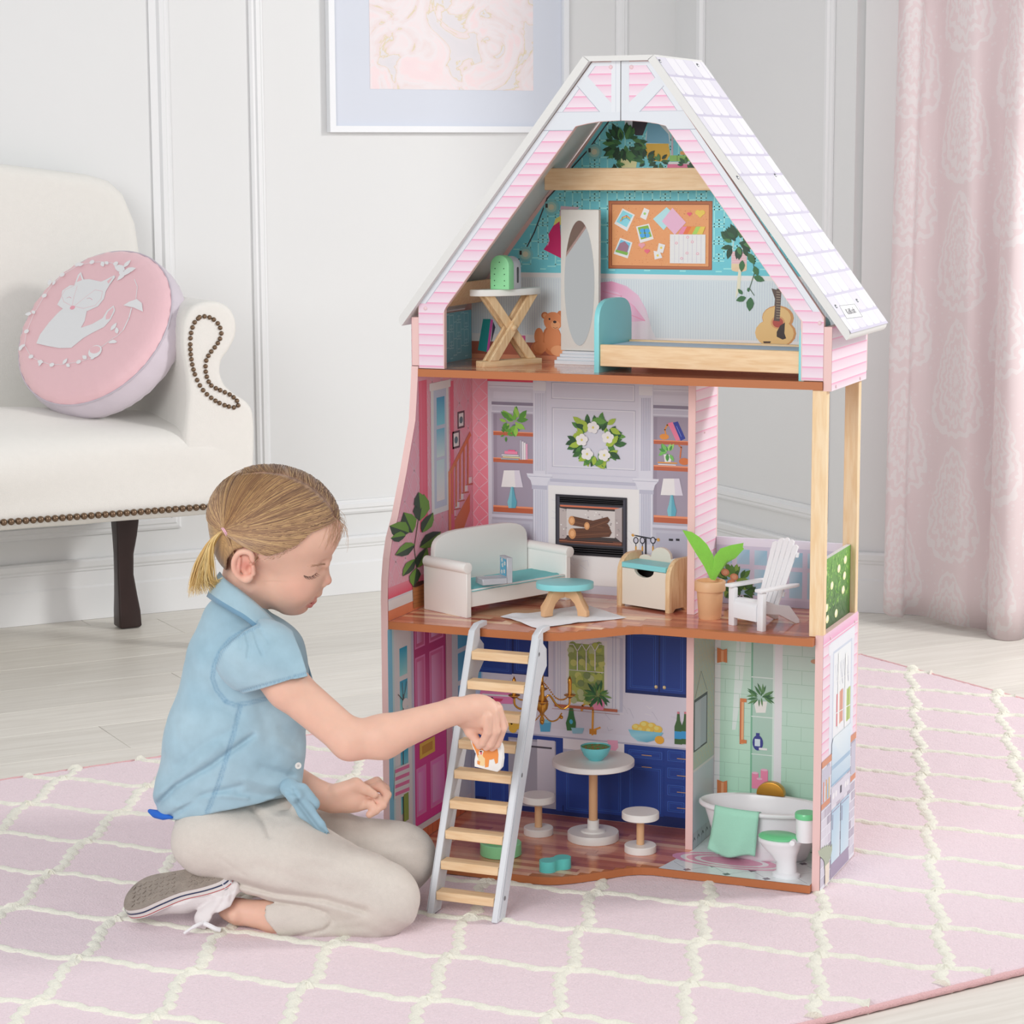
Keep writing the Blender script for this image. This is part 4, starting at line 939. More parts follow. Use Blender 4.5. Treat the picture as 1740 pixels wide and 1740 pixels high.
# --- ground storey: kitchen on the back wall
A = art_back(); z1g = S2-T-.0003
A.pl([(.0005, S1+.0003), (.4148, S1+.0003), (.4148, z1g), (.0005, z1g)], (204, 203, 214), 1); rnd = random.Random(6); A.k = 2
for i in range(46):
    u_, v_ = 850+rnd.random()*310, 1090+rnd.random()*150; c = rnd.choice([(192, 192, 204), (216, 214, 224), (184, 184, 198)]); A.line([(u_, v_), (u_+6*rnd.random(), v_+9*rnd.random()), (u_+10, v_+18*rnd.random())], .0009, c, 2)
A.k = 3
A.rect(800, 1070, 822, 1400, (176, 188, 212)); A.rect(806, 1085, 818, 1160, (96, 160, 196)); A.build('printed_marble_wall', BW)
BL, BL2, BL3, BLD = (32, 62, 138), (40, 76, 156), (58, 100, 184), (20, 40, 98)
def door_panel(A, x0, y0, x1, y1, i=6):
    A.rect(x0, y0, x1, y1, BL); A.rect(x0+i-1, y0+i-1, x1-i+1, y1-i+1, BL3); A.rect(x0+i, y0+i, x1-i, y1-i, BLD); A.rect(x0+i+1, y0+i+1, x1-i-1, y1-i-1, BL2); A.rect(x0+i+3, y0+i+3, x1-i-3, y1-i-3, BL)
A = art_back(); A.base = 5e-4
A.rect(808, 1070, 932, 1150, BLD); door_panel(A, 812, 1070, 870, 1146); door_panel(A, 873, 1070, 929, 1148)
A.build('printed_wall_cabinet', BW); A = art_back(); A.base = 5e-4; A.rect(1063, 1070, 1168, 1186, BLD); door_panel(A, 1066, 1072, 1119, 1176); door_panel(A, 1122, 1074, 1165, 1180)
for u_, v_ in ((1115, 1167), (1129, 1168)): A.ell(u_, v_, 2.8, 3, (196, 170, 110)); A.ell(u_-.6, v_-.6, 1.4, 1.4, (240, 226, 190))
A.build('printed_wall_cabinet', BW)
A = art_back(); A.base = 5e-4
zc0, zc1, zk = A.P(1100, 1268)[1], A.P(1100, 1256)[1], .030
xL, xR = .001, .4145
A.pl([(xL, zk), (xR, zk), (xR, zc0), (xL, zc0)], BL); A.pl([(xL, S1+.0004), (xR, S1+.0004), (xR, zk), (xL, zk)], BLD)
A.pl([(xL, zc0), (xR, zc0), (xR, zc1+.003), (xL, zc1+.003)], (206, 207, 218)); A.pl([(xL, zc0), (xR, zc0), (xR, zc0+.003), (xL, zc0+.003)], (170, 172, 188))
door_panel(A, 826, 1258, 862, 1368)
A.rect(864, 1252, 945, 1375, (150, 150, 162)); A.rect(866, 1256, 943, 1272, (176, 176, 188)); A.rect(913, 1256, 943, 1372, [(168, 168, 180), (150, 150, 164), (196, 194, 204), (206, 204, 212)]); A.rect(866, 1266, 938, 1270, (70, 68, 78)); A.rect(945, 1254, 956, 1378, BL)
A.rect(957, 1254, 1061, 1282, (214, 214, 224)); A.rect(957, 1280, 1061, 1282, (170, 172, 188)); door_panel(A, 958, 1284, 1008, 1384); door_panel(A, 1011, 1286, 1060, 1386)
A.poly([(1032, 1257), (1050, 1258), (1051, 1270), (1046, 1276), (1036, 1274)], (226, 160, 184))
door_panel(A, 1066, 1270, 1128, 1294, 4); door_panel(A, 1066, 1297, 1128, 1388)
for y0_ in (1272, 1301, 1330, 1358): door_panel(A, 1132, y0_, 1166, y0_+26, 4)
for u_, v_ in ((1100, 1283), (1100, 1303), (1160, 1289), (1160, 1318), (1160, 1346), (1160, 1373)): A.rect(u_-9, v_-1.2, u_+8, v_+1.6, (198, 156, 96))
A.build('printed_base_cabinets', BW)
A = art_back(); A.base = 9e-4                                 # kitchen window
A.rect(940, 1076, 1058, 1210, (186, 188, 204)); A.rect(944, 1076, 1053, 1206, (208, 210, 222)); kk = A.k+1
for u_ in (948, 952, 1041, 1046): A.rect(u_, 1080, u_+1, 1204, (176, 180, 198), kk)
A.k = kk; A.rect(962, 1084, 1032, 1200, (222, 224, 232)); A.rect(967, 1092, 1027, 1196, (150, 168, 92)); rnd = random.Random(3)
for i in range(60): A.ell(970+rnd.random()*54, 1094+rnd.random()*98, 6, 6, rnd.choice([(120, 140, 90), (170, 182, 92), (186, 192, 110), (140, 156, 90), (176, 188, 140)]), n=8)
A.k += 2; A.rect(967, 1138, 1027, 1142, (222, 224, 232)); 
for i in range(3): u_ = 982+i*15; A.rect(u_-.9, 1106, u_+.9, 1139, (222, 224, 232), A.k+1)
A.k += 1
A.line([(967, 1094), (975, 1094), (982, 1106), (989.5, 1094), (997, 1106), (1004.5, 1094), (1012, 1106), (1019, 1094), (1027, 1094)], .0014, (222, 224, 232)); A.rect(939, 1203, 1054, 1214, (150, 78, 56)); A.rect(943, 1200, 1050, 1205, (176, 100, 74))
A.poly([(1006, 1187), (1030, 1188), (1026, 1206), (1010, 1205)], (226, 134, 166)); bush(A, 1017, 1180, 15, 12, 30, 19, [(52, 100, 62), (70, 120, 64), (40, 84, 56), (110, 150, 80)], 11, .25)
A.build('printed_kitchen_window', BW)
A = art_back(); A.base = 1.35e-3                              # worktop things
GLD = (214, 150, 56)
A.line([(1007, 1248), (1008, 1206), (1003, 1197), (996, 1195), (990, 1199), (989, 1207)], .0034, GLD); A.rect(1002, 1238, 1014, 1248, (196, 132, 44)); A.line([(1010, 1240), (1020, 1236)], .003, GLD)
A.build('printed_tap', BW); A = art_back(); A.base = 1.5e-3
A.poly([(968, 1202), (974, 1202), (976, 1216), (979, 1228), (978, 1241), (964, 1241), (962, 1228), (966, 1216)], (54, 110, 62)); A.ell(971, 1226, 3, 4, (70, 170, 200))
A.build('printed_soap_bottle', BW); A = art_back(); A.base = 1.9e-3
A.poly([(971, 1236), (993, 1237), (990, 1246), (974, 1246)], (140, 190, 206)); A.build('printed_soap_dish', BW); A = art_back(); A.base = 1.4e-3
A.poly([(917, 1224), (937, 1225), (935, 1243), (919, 1243)], (80, 160, 196)); A.ell(927, 1225, 10, 3, (120, 186, 210))
A.build('printed_blue_jar', BW); A = art_back(); A.base = 1.4e-3
for u_, v_, r_ in ((1082, 1236, 8), (1096, 1232, 9), (1108, 1234, 8), (1118, 1239, 8), (1090, 1240, 7), (1104, 1242, 7)): A.ell(u_, v_, r_, r_*.8, (238, 186, 84)); A.ell(u_-2, v_-2, r_*.5, r_*.4, (246, 206, 120))
A.poly([(1068, 1239), (1128, 1245), (1118, 1256), (1100, 1261), (1084, 1259), (1073, 1250)], [(120, 186, 206)]*2+[(100, 170, 194)]*2+[(150, 206, 220)]*2); A.ell(1121, 1257, 8, 7, (232, 164, 60))
A.build('printed_fruit_bowl', BW); A = art_back(); A.base = 1.4e-3
for u_ in (1153, 1165): A.poly([(u_-2, 1212), (u_+2, 1212), (u_+3, 1224), (u_+6.5, 1234), (u_+6.5, 1265), (u_-6.5, 1264), (u_-6.5, 1234), (u_-3, 1224)], (66, 100, 60)); A.rect(u_-6.5, 1242, u_+6.5, 1256, (60, 150, 204)); A.rect(u_-2, 1209, u_+2, 1213, (196, 120, 130))
A.build('printed_bottles', BW); A = art_back(); A.base = 1.4e-3
A.poly([(818, 1170), (866, 1173), (872, 1184), (872, 1196), (816, 1194), (815, 1182)], (226, 130, 176)); A.poly([(820, 1178), (866, 1181), (866, 1184), (820, 1181)], (240, 214, 230)); A.poly([(830, 1185), (856, 1187), (852, 1192), (834, 1190)], (206, 70, 110)); A.ell(836, 1186, 3, 2, (50, 30, 40))
A.build('printed_toaster', BW); A = art_back(); A.base = 1.5e-3
for u_, v_ in ((868, 1228), (878, 1232), (872, 1238)): A.ell(u_, v_, 7, 7, (238, 178, 70))
A.poly([(858, 1212), (886, 1214), (884, 1240), (872, 1236)], (206, 134, 62), 1)
A.build('printed_oranges', BW)
# --- bathroom partition and back wall
A = art_right(.4274); A.mb.gain = 1.2; z0_ = S1+.0006; z1_ = S2-T-.0006; zm_ = A.P(1190, 1300)[1]
A.pl([(.1004, z0_), (D-.0008, z0_), (D-.0008, z1_), (.1004, z1_)], (206, 216, 226), 1); A.pl([(.1004, zm_), (D-.0008, zm_), (D-.0008, z1_), (.1004, z1_)], (186, 204, 192), 2)
for i in range(8):
    for j in range(22):
        y, z = .102+i*.0145+(.007 if j % 2 else 0), zm_+.004+j*.0098
        if y+.013 < D-.001 and z+.018 < z1_: A.line([(y, z), (y+.006, z+.009), (y+.0125, z), (y+.006, z-.009*0)], .0007, (214, 206, 160), 3, plane=True)
A.k = 4
A.pl([(.1004, zm_-.004), (D-.0008, zm_-.004), (D-.0008, zm_), (.1004, zm_)], (226, 232, 238))
A.rect(1179, 1190, 1201, 1262, (60, 66, 74)); A.rect(1180.4, 1194, 1199.6, 1260, (176, 190, 200)); A.rect(1181, 1196, 1190, 1268, (190, 202, 210))
A.line([(1181, 1186), (1191, 1140), (1201, 1172)], .0009, (70, 70, 76))
A.pl([(.1004, z0_), (D-.0008, z0_), (D-.0008, z0_+.026), (.1004, z0_+.026)], (196, 202, 210)); 
for i in range(5): A.line([(.103+i*.022, z0_), (.103+i*.022, z0_+.026)], .0006, (120, 124, 134), plane=True); A.line([(.103+i*.022, z0_+.013), (.108+i*.022, z0_+.018), (.113+i*.022, z0_+.013)], .002, (70, 72, 80), plane=True)
A.build('printed_bathroom_wallpaper', DV1)
A = art_back(); xb_ = .4278
A.pl([(xb_, S1+.0003), (W-T-.0004, S1+.0003), (W-T-.0004, z1g), (xb_, z1g)], (216, 220, 228), 1); kk = 2; A.k = 2
z = S1+.004
row = 0
while z < z1g-.002:
    A.pl([(xb_, z), (W-T-.0006, z), (W-T-.0006, z+.0007), (xb_, z+.0007)], (176, 186, 188), 2)
    x = .44+(.028 if row % 2 else 0)
    while x < W-T-.003:
        if z+.022 < z1g: A.pl([(x, z), (x+.0007, z), (x+.0007, z+.0225), (x, z+.0225)], (176, 186, 188), 2)
        x += .056
    z += .0232; row += 1
A.build('printed_shower_tiles', BW)
A = art_back(); A.base = 5e-4
GA, GB = (162, 204, 180), (184, 214, 198)
def glass(x0, x1, ca, cb):
    A.rect(x0, 1080, x1, 1500, [cb, cb, ca, ca] if False else ca)
    p0, p1 = A.P(x0, 1200)[0], A.P(x1, 1200)[0]; z = S1+.004; r_ = 0
    while z < z1g-.002:
        A.pl([(p0, z), (p1, z), (p1, z+.0006), (p0, z+.0006)], (140, 180, 158), 9)
        x = p0+.004+(.022 if r_ % 2 else 0)
        while x < p1-.002:
            if z+.022 < z1g: A.pl([(x, z), (x+.0006, z), (x+.0006, z+.0225), (x, z+.0225)], (140, 180, 158), 9)
            x += .048
        z += .0232; r_ += 1
def vgr(x0, x1, c_top, c_bot, lay=None):
    p0, p1 = A.P(x0, 1200)[0], A.P(x1, 1200)[0]; p1 = min(p1, W-T-.0006); A.pl([(p0, S1+.0004), (p1, S1+.0004), (p1, z1g), (p0, z1g)], [c_bot, c_bot, c_top, c_top], lay)
vgr(1224, 1276, (196, 214, 206), (158, 206, 178)); vgr(1328, 1400, (196, 212, 206), (160, 206, 182))
glass_lines = True
for x0, x1 in ((1224, 1275), (1329, 1396)):
    p0, p1 = A.P(x0, 1200)[0], min(A.P(x1, 1200)[0], W-T-.001); z = S1+.004; r_ = 0
    while z < z1g-.002:
        A.pl([(p0, z), (p1, z), (p1, z+.0006), (p0, z+.0006)], (146, 184, 164), 5)
        x = p0+.008+(.024 if r_ % 2 else 0)
        while x < p1-.002:
            if z+.023 < z1g: A.pl([(x, z), (x+.0006, z), (x+.0006, z+.0228), (x, z+.0228)], (146, 184, 164), 5)
            x += .048
        z += .0232; r_ += 1
A.k = 6
A.poly([(1252, 1086), (1268, 1087), (1262, 1160), (1250, 1240), (1244, 1240)], (206, 222, 214), 4)
vgr(1276, 1279, (124, 172, 148), (110, 170, 138)); vgr(1279, 1316, (178, 196, 190), (146, 190, 168)); vgr(1316, 1329, (216, 216, 226), (210, 214, 222)); vgr(1313, 1316, (206, 220, 214), (190, 216, 204))
for y_ in (1152, 1219, 1283): A.rect(1277, y_-3, 1315, y_+2, (206, 222, 214)); 
A.poly([(1281, 1191), (1304, 1192), (1301, 1211), (1285, 1211)], (222, 220, 214)); bush(A, 1293, 1184, 14, 10, 26, 18, [(64, 110, 70), (90, 132, 84), (50, 92, 62)], 21, .2)
A.ell(1288, 1262, 9, 13, (54, 60, 130)); A.rect(1285, 1245, 1291, 1252, (54, 60, 130)); A.rect(1283, 1255, 1292, 1268, (196, 210, 230)); A.rect(1290, 1270, 1304, 1275, (226, 234, 232))
for x0, x1, y0_ in ((1278, 1289, 1313), (1293, 1305, 1308), (1286, 1296, 1323)): A.rect(x0, y0_, x1, 1340, (222, 128, 160)); A.ell((x0+x1)/2, y0_, (x1-x0)/2, 2, (236, 170, 190))
CP_ = (200, 120, 74)
for y0_ in (1100, 1324): A.poly([(1219, y0_), (1229, y0_+4), (1236, y0_+2), (1236, y0_+26), (1229, y0_+24), (1219, y0_+26)], CP_); A.rect(1226, y0_+5, 1230, y0_+24, (224, 158, 116))
A.rect(1258, 1187, 1262, 1264, (182, 98, 62)); A.rect(1260.5, 1187, 1264, 1264, (226, 160, 116)); A.rect(1258, 1186, 1269, 1193, CP_); A.rect(1258, 1256, 1269, 1263, CP_)
A.ell(1386, 1124, 8, 4, (196, 150, 120)); A.build('printed_shower', BW)
# bathroom floor
A = Art((0, 0, S1), X_, Y_, Z_, base=4e-4); A.mb.gain = 1.2
bp = [A.P(1119, 1475), A.P(1164, 1446)]
A.pl([(bp[0][0], -.0108), (.6504, -.0108), (.6504, D-.0006), (.428, D-.0006), (.428, .1)], (218, 224, 236), 1)
def inb(x, y): return -.010 < y < D-.002 and x < .649 and x > (bp[0][0]+.002 if y < -.01 else bp[0][0]+(.428-bp[0][0])*min(1, (y+.0108)/.111)+.002)
g_ = .064
for i in range(-6, 8):
    for j in range(-6, 8):
        x, y = .42+(i+j)*g_*.5, .03+(i-j)*g_*.5
        for dx, dy in ((g_*.5, g_*.5), (g_*.5, -g_*.5)):
            if inb(x, y) and inb(x+dx, y+dy): A.line([(x, y), (x+dx, y+dy)], .0006, (110, 116, 132), 2, plane=True)
        if inb(x-.006, y) and inb(x+.006, y) and inb(x, y-.006) and inb(x, y+.006): A.pl([(x-.007, y), (x, y-.007), (x+.007, y), (x, y+.007)], (84, 72, 84), 3)
A.k = 4
c_ = A.P(1243, 1464)
for k, (r_, c) in enumerate(((1, (216, 150, 176)), (.86, (236, 226, 232)), (.76, (214, 146, 172)), (.62, (234, 222, 230)), (.52, (210, 140, 168)), (.3, (204, 132, 160)))):
    A.pl([(c_[0]+.098*r_*math.cos(t/24*2*PI), c_[1]+.038*r_*math.sin(t/24*2*PI)) for t in range(24)], c)
A.build('printed_bathroom_floor', SL1, m=vcol('glossy_printed_floor'))
# --- balcony rail and hedge panel
A = Art((0, D, 0), X_, Z_, -Y_); A.k = 1; zr0, zr1 = S2+.001, .504
A.pl([(.4284, zr0), (.6398, zr0), (.6398, zr1), (.4284, zr1)], (206, 204, 224)); A.pl([(.4284, .492), (.6398, .492), (.6398, zr1), (.4284, zr1)], (226, 224, 238)); kk = A.k+1
for i in range(7):
    x = .434+i*.0292
    for z0_, z1_ in ((.462, .486), (.412, .455)): A.pl([(x, z0_), (x+.021, z0_), (x+.021, z1_), (x, z1_)], [(170, 206, 226), (170, 206, 226), (150, 196, 220), (190, 216, 232)], kk)
A.k = kk; A.pl([(.4284, zr0), (.6398, zr0), (.6398, .408), (.4284, .408)], (196, 194, 216))
bush(A, 1246, 985, 30, 22, 44, 20, [(90, 140, 60), (60, 106, 50), (130, 170, 76)], 31); bush(A, 1262, 1006, 26, 14, 30, 16, [(60, 106, 50), (40, 80, 44)], 32)
for u_, v_ in ((1233, 972), (1248, 980), (1243, 990)): A.ell(u_, v_, 7, 6, (222, 150, 110)); A.ell(u_, v_, 4, 3.5, (236, 180, 140))
A.build('printed_railing', BR)
A = art_right(.6538); A.mb.gain = 1.35; rnd = random.Random(5); A.k = 1
A.pl([(.0172, S2+.0012), (D-.0174, S2+.0012), (D-.0174, .5075), (.0172, .5075)], [(36, 72, 30), (36, 72, 30), (96, 150, 60), (96, 150, 60)]); kk = A.k
for i in range(520):
    y, z = .019+rnd.random()*(D-.0174-.0172-.008), S2+.004+rnd.random()*.1035; L = .004+.005*rnd.random(); a_ = rnd.uniform(.3, 2.6)
    c = rnd.choice([(70, 130, 44), (120, 176, 70), (54, 106, 38), (150, 196, 90), (92, 150, 56)]) if z > .425 else rnd.choice([(40, 84, 32), (54, 106, 38)])
    dx, dz = L*math.cos(a_), L*math.sin(a_)
    if not (.018 < y+dx < D-.018 and z+dz < .5072): continue
    A.pl([(y, z), (y+dx*.5-dz*.2, z+dz*.5+dx*.2), (y+dx, z+dz), (y+dx*.5+dz*.2, z+dz*.5-dx*.2)], c, kk+1+i % 8)
A.k = kk+10
for u_, v_ in ((1436, 951), (1425, 966), (1413, 995), (1432, 1002), (1404, 1033), (1420, 1042), (1405, 1052), (1402, 975), (1434, 978)):
    A.ell(u_, v_, 2.6, 7, (236, 222, 160)); A.ell(u_-.4, v_-1, 1.6, 4.4, (244, 236, 196))
A.build('printed_hedge', HG)
# ------------------------------------------------------------------ dollhouse furniture, each a thing of its own
M_WHITE = mat('satin_white_paint', (246, 245, 241), .38); M_CREAM = mat('cream_paint', (236, 228, 214), .45); M_TEAL = mat('turquoise_paint', (142, 220, 225), .35)
M_MINT = mat('mint_green_plastic', (152, 230, 170), .38); M_PINE = wood('pine_toy_wood', (226, 188, 140), (242, 214, 172), axis=0, scale=26, rough=.5, stretch=10)
M_PINEV = wood('pine_toy_wood_upright', (222, 184, 138), (242, 214, 172), axis=2, scale=26, rough=.5, stretch=10); M_BEECH = mat('beech_toy_wood', (228, 182, 138), .5, var=.05, vscale=60)
M_GOLD = mat('gold_plastic', (206, 148, 60), .28, metal=.75); M_TEALCLOTH = mat('turquoise_cloth', (132, 212, 215), .85, bump=.4, bscale=900)
M_PLAST = mat('white_moulded_plastic', (240, 241, 244), .3, coat=.2)
def fpt(u, v, p):     # sighted point on the upright plane that faces the camera and passes through p
    return onP(u, v, p, Vector((FW.x, FW.y, 0)).normalized())
AR = CYAW
# corner table
t = thing('corner_table', 'half-round white topped toy table with crossed pine legs on the upper storey at left', 'table', (.111, .108, S3), 1.02)
mb = MB(); mb.prism([(.068*math.cos(a)*(1), -.036*math.sin(a)+.014, .1125) for a in [PI*k/20 for k in range(21)]], (0, 0, .0105)); mb.build('table_top', M_WHITE, t, bevel=.0012, world=False)
MB().box(-.058, -.012, 0, .056, .012, .0095).build('base_beam', M_PINE, t, bevel=.001, world=False)
for yy, s_ in ((-.0125, 1), (.0022, 1), (-.0055, -1), (.0092, -1)):
    mb = MB(); x0, x1 = -.040*s_, .040*s_
    mb.prism([(x0-.008, yy, .0095), (x0+.010, yy, .0095), (x1+.008, yy, .1122), (x1-.010, yy, .1122)], (0, .0062, 0)); mb.build('leg', M_PINEV, t, bevel=.0008, seg=1, world=False)
mb = MB(); mb.lathe([(.005, 0), (.005, .002), (.003, .0035), (0, .004)], (0, -.0125, .061), 14, ax=(0, -1, 0)); mb.build('peg', M_PINE, t, smooth=True, world=False)
# radio on the table
t = thing('toy_radio', 'rounded mint green and silver toy radio standing on the corner table', 'radio', (.112, .092, S3+.1232), -.12)
def arch(w, h, y0, y1, n=12, r=None):
    r = r or w/2
    return [(-w/2, y0, 0), (w/2, y0, 0)]+[(w/2*math.cos(PI*k/n), y0, h-w/2+w/2*math.sin(PI*k/n)) for k in range(n+1)]
mb = MB(); mb.prism(arch(.034, .054, -.021, 0), (0, .017, 0)); fb = mb.build('front_block', M_MINT, t, bevel=.0015, world=False)
mb = MB(); mb.prism(arch(.0325, .0515, -.004, 0), (0, .024, 0)); bb = mb.build('silver_block', mat('pearl_silver_paint', (206, 206, 214), .4, metal=.2), t, bevel=.001, world=False)
mb = MB()
for x, z in ((0, .043), (-.008, .033), (.008, .033), (-.009, .024), (.009, .024), (-.009, .014), (.009, .014), (-.009, .006), (.009, .006)): mb.lathe([(.0009, 0), (.0009, .0003), (0, .0003)], (x, -.0212, z), 8, ax=(0, -1, 0))
o = mb.build('speaker_holes', mat('dark_green_hole', (40, 96, 60), .6), t, world=False); o['kind'] = 'stuff'
mb = MB(); mb.prism([(.0163, .009+.0028*math.cos(a), .022+(.010 if 0 < k < 6 or k == 0 else -.010)+.0028*math.sin(a)) for k, a in enumerate([PI*q/5 for q in range(10)])], (.0005, 0, 0)); mb.build('slot', mat('dark_slot', (70, 72, 76), .5), t, world=False)
# standing mirror
t = thing('standing_mirror', 'tall cream toy mirror with oval glass and stepped foot on the upper storey', 'mirror', (.2105, .168, S3), -.06)
mb = MB()
for k, (w, dpt, z0, z1) in enumerate(((.078, .036, 0, .0065), (.072, .030, .0065, .0115), (.064, .024, .0115, .0165), (.058, .019, .0165, .021))): MB().box(-w/2, -dpt/2, z0, w/2, dpt/2, z1).build('step', mat('pale_blue_white_paint', (224, 228, 234), .45), t, bevel=.0006, seg=1, world=False)
MB().box(-.0335, -.005, .0215, .0335, .0045, .2475).build('mirror_board', mat('warm_grey_white_paint', (226, 223, 217), .45), t, bevel=.002, world=False)
mb = MB(); mb.prism([(.0262*math.cos(a), -.0052, .130+.100*math.sin(a)) for a in [2*PI*k/48 for k in range(48)]], (0, -.0008, 0)); mb.build('oval_glass', mat('mirror_glass', (236, 236, 234), .03, metal=1), t, world=False)
# bed
t = thing('toy_bed', 'pine toy bed with turquoise head and foot boards on the upper storey at right', 'bed', (.286, .026, S3), -.075)
def bedboard(x, h):
    n = 14; pts = [(x, 0, 0), (x, .125, 0)]+[(x, .0625+.0625*math.copysign(abs(math.cos(PI*k/n))**.62, math.cos(PI*k/n)), h-.038+.038*math.sin(PI*k/n)**.8) for k in range(n+1)]
    mb = MB(); mb.prism(pts, (.0085, 0, 0)); return mb
bedboard(0, .113).build('headboard', M_TEAL, t, bevel=.001, world=False); bedboard(.3335, .092).build('footboard', M_TEAL, t, bevel=.001, world=False)
for yy in (.003, .1135): MB().box(.0088, yy, .0105, .3332, yy+.0085, .044).build('side_rail', M_PINE_X, t, bevel=.0008, seg=1, world=False)
mb = MB().box(.0092, .012, .026, .3328, .113, .0415); mb.build('mattress', mat('pale_blue_mattress_cloth', (204, 216, 232), .8, bump=.3), t, bevel=.003, world=False)
# sofa
t = thing('toy_sofa', 'white wooden toy sofa with round arm rolls and turquoise cushion on the middle storey', 'sofa', (.1039, -.0545, S2), 1.135)
Ls, Ds = .226, .104
for x0 in (0, Ls-.0095):
    MB().box(x0, 0, 0, x0+.0095, Ds, .078).build('arm_panel', M_WHITE, t, bevel=.0008, seg=1, world=False)
for x0 in (-.0005, Ls+.0005):
    mb = MB(); mb.lathe([(.0088, 0), (.0088, Ds-.004)], (x0+(-.002 if x0 < 0 else .002)+(.0045 if x0 < 0 else -.0045), -.0012, .0795), 24, ax=(0, 1, 0)); mb.build('arm_roll', M_WHITE, t, smooth=True, bevel=.0006, world=False)
MB().box(.0098, .0022, .016, Ls-.0098, .0095, .0435).build('front_rail', M_WHITE, t, bevel=.0008, seg=1, world=False)
MB().box(.0098, .0098, .034, Ls-.0098, Ds-.016, .0405).build('seat_board', M_WHITE, t, world=False)
n = 16; pts = [(.012, Ds-.014, .017), (Ls-.012, Ds-.014, .017)]
for k in range(n+1):
    a = PI*k/n; cc = math.cos(a); pts.append((Ls/2+(Ls/2-.012)*math.copysign(abs(cc)**.45, cc), Ds-.014, .092+.032*math.sin(a)**.75))
mb = MB(); mb.prism(pts, (0, .011, 0)); mb.build('backrest', M_WHITE, t, bevel=.0018, world=False)
mb = MB(); nx, ny = 24, 8; g_ = []
for s_ in (0, 1):
    for i in range(nx+1):
        for j in range(ny+1):
            x = .0115+(Ls-.023)*i/nx; y = .004+(Ds-.022)*j/ny; e = min(1, min(i, nx-i, j*1.2, (ny-j)*1.2)/2.2)
            z = .0410+(.0065*e**.5+.0012*mnoise.noise(Vector((x*60, y*70, 1))))*s_; mb.v.append(Vector((x, y-.0035*(1-s_*0), z)))
nn = (nx+1)*(ny+1)
for i in range(nx):
    for j in range(ny):
        a = i*(ny+1)+j; mb.f.append([nn+a, nn+a+ny+1, nn+a+ny+2, nn+a+1]); mb.c.append(None); mb.f.append([a, a+1, a+ny+2, a+ny+1]); mb.c.append(None)
mb.build('seat_cushion', M_TEALCLOTH, t, smooth=80, world=False)
# laptop
lp = fpt(858, 990, (.088, .03, .45)); 
t = thing('toy_laptop', 'silver toy laptop with blue flowered screen standing open on the turquoise sofa cushion', 'laptop', (.0930, .0100, S2+.0512), .80)
M_SILV = mat('brushed_silver_paint', (196, 200, 208), .35, metal=.35, var=.08, vscale=90)
mb = MB(); mb.box(-.030, 0, 0, .0115, .030, .0095); mb.build('keyboard_base', M_SILV, t, bevel=.0006, seg=1, world=False)
sc_ = MB().box(.0116, 0, 0, .0208, .030, .041).build('screen_block', M_SILV, t, bevel=.0006, seg=1, world=False)
q = onz(871, 991, S2+.0512); t.location = q-Vector((.0208*math.cos(.80), .0208*math.sin(.80), 0))
def local_art(o, a, b, n, base=2e-4): return Art(Vector(o), Vector(a), Vector(b), Vector(n), base=base)
A = local_art((.0116, 0, 0), (0, 1, 0), (0, 0, 1), (-1, 0, 0)); A.pl([(.003, .011), (.027, .011), (.027, .038), (.003, .038)], (92, 172, 204))
for y, z in ((.009, .031), (.018, .027), (.011, .018), (.021, .016), (.020, .035)):
    for k in range(5): A.pl([(y+.0022*math.cos(k*1.257)+.0016*math.cos(q), z+.0022*math.sin(k*1.257)+.0016*math.sin(q)) for q in [PI*r_/4 for r_ in range(8)]], (226, 226, 222), 5)
A.mb.build('printed_screen', M_PRINT, sc_, world=False)
A = local_art((0, 0, .0095), (1, 0, 0), (0, 1, 0), (0, 0, 1)); 
for i in range(7):
    for j in range(4): A.pl([(-.026+i*.0048, .006+j*.005), (-.0225+i*.0048, .006+j*.005), (-.0225+i*.0048, .0095+j*.005), (-.026+i*.0048, .0095+j*.005)], (214, 216, 224), 1)
q = A.mb.build('keys', M_PRINT, t, world=False); q['kind'] = 'stuff'
# paper cloth under the coffee table
t = thing('white_cloth', 'white tissue cloth spread under the turquoise coffee table', 'cloth', (.245, .01, S2))
c4 = [Vector((.150, -.030, 0)), Vector((.243, .112, 0)), Vector((.338, .036, 0)), Vector((.2375, -.093, 0))]
mb = MB(); n = 22
for i in range(n+1):
    for j in range(n+1):
        a, b_ = i/n, j/n; p = (c4[0]*(1-a)+c4[1]*a)*(1-b_)+(c4[3]*(1-a)+c4[2]*a)*b_; z = .0012+.0011*mnoise.noise(p*55)+.0006*math.sin(a*PI*4)+(.0022*max(0, math.sin(a*9+b_*4)) if min(i, j, n-i, n-j) < 2 else 0)
        mb.v.append(Vector((p.x, p.y, S2+max(z, .0008))))
for i in range(n):
    for j in range(n): k = i*(n+1)+j; mb.f.append([k, k+1, k+n+2, k+n+1]); mb.c.append(None)
mb.build('cloth_sheet', mat('white_tissue_cloth', (240, 240, 244), .85, bump=.3), t, smooth=80)
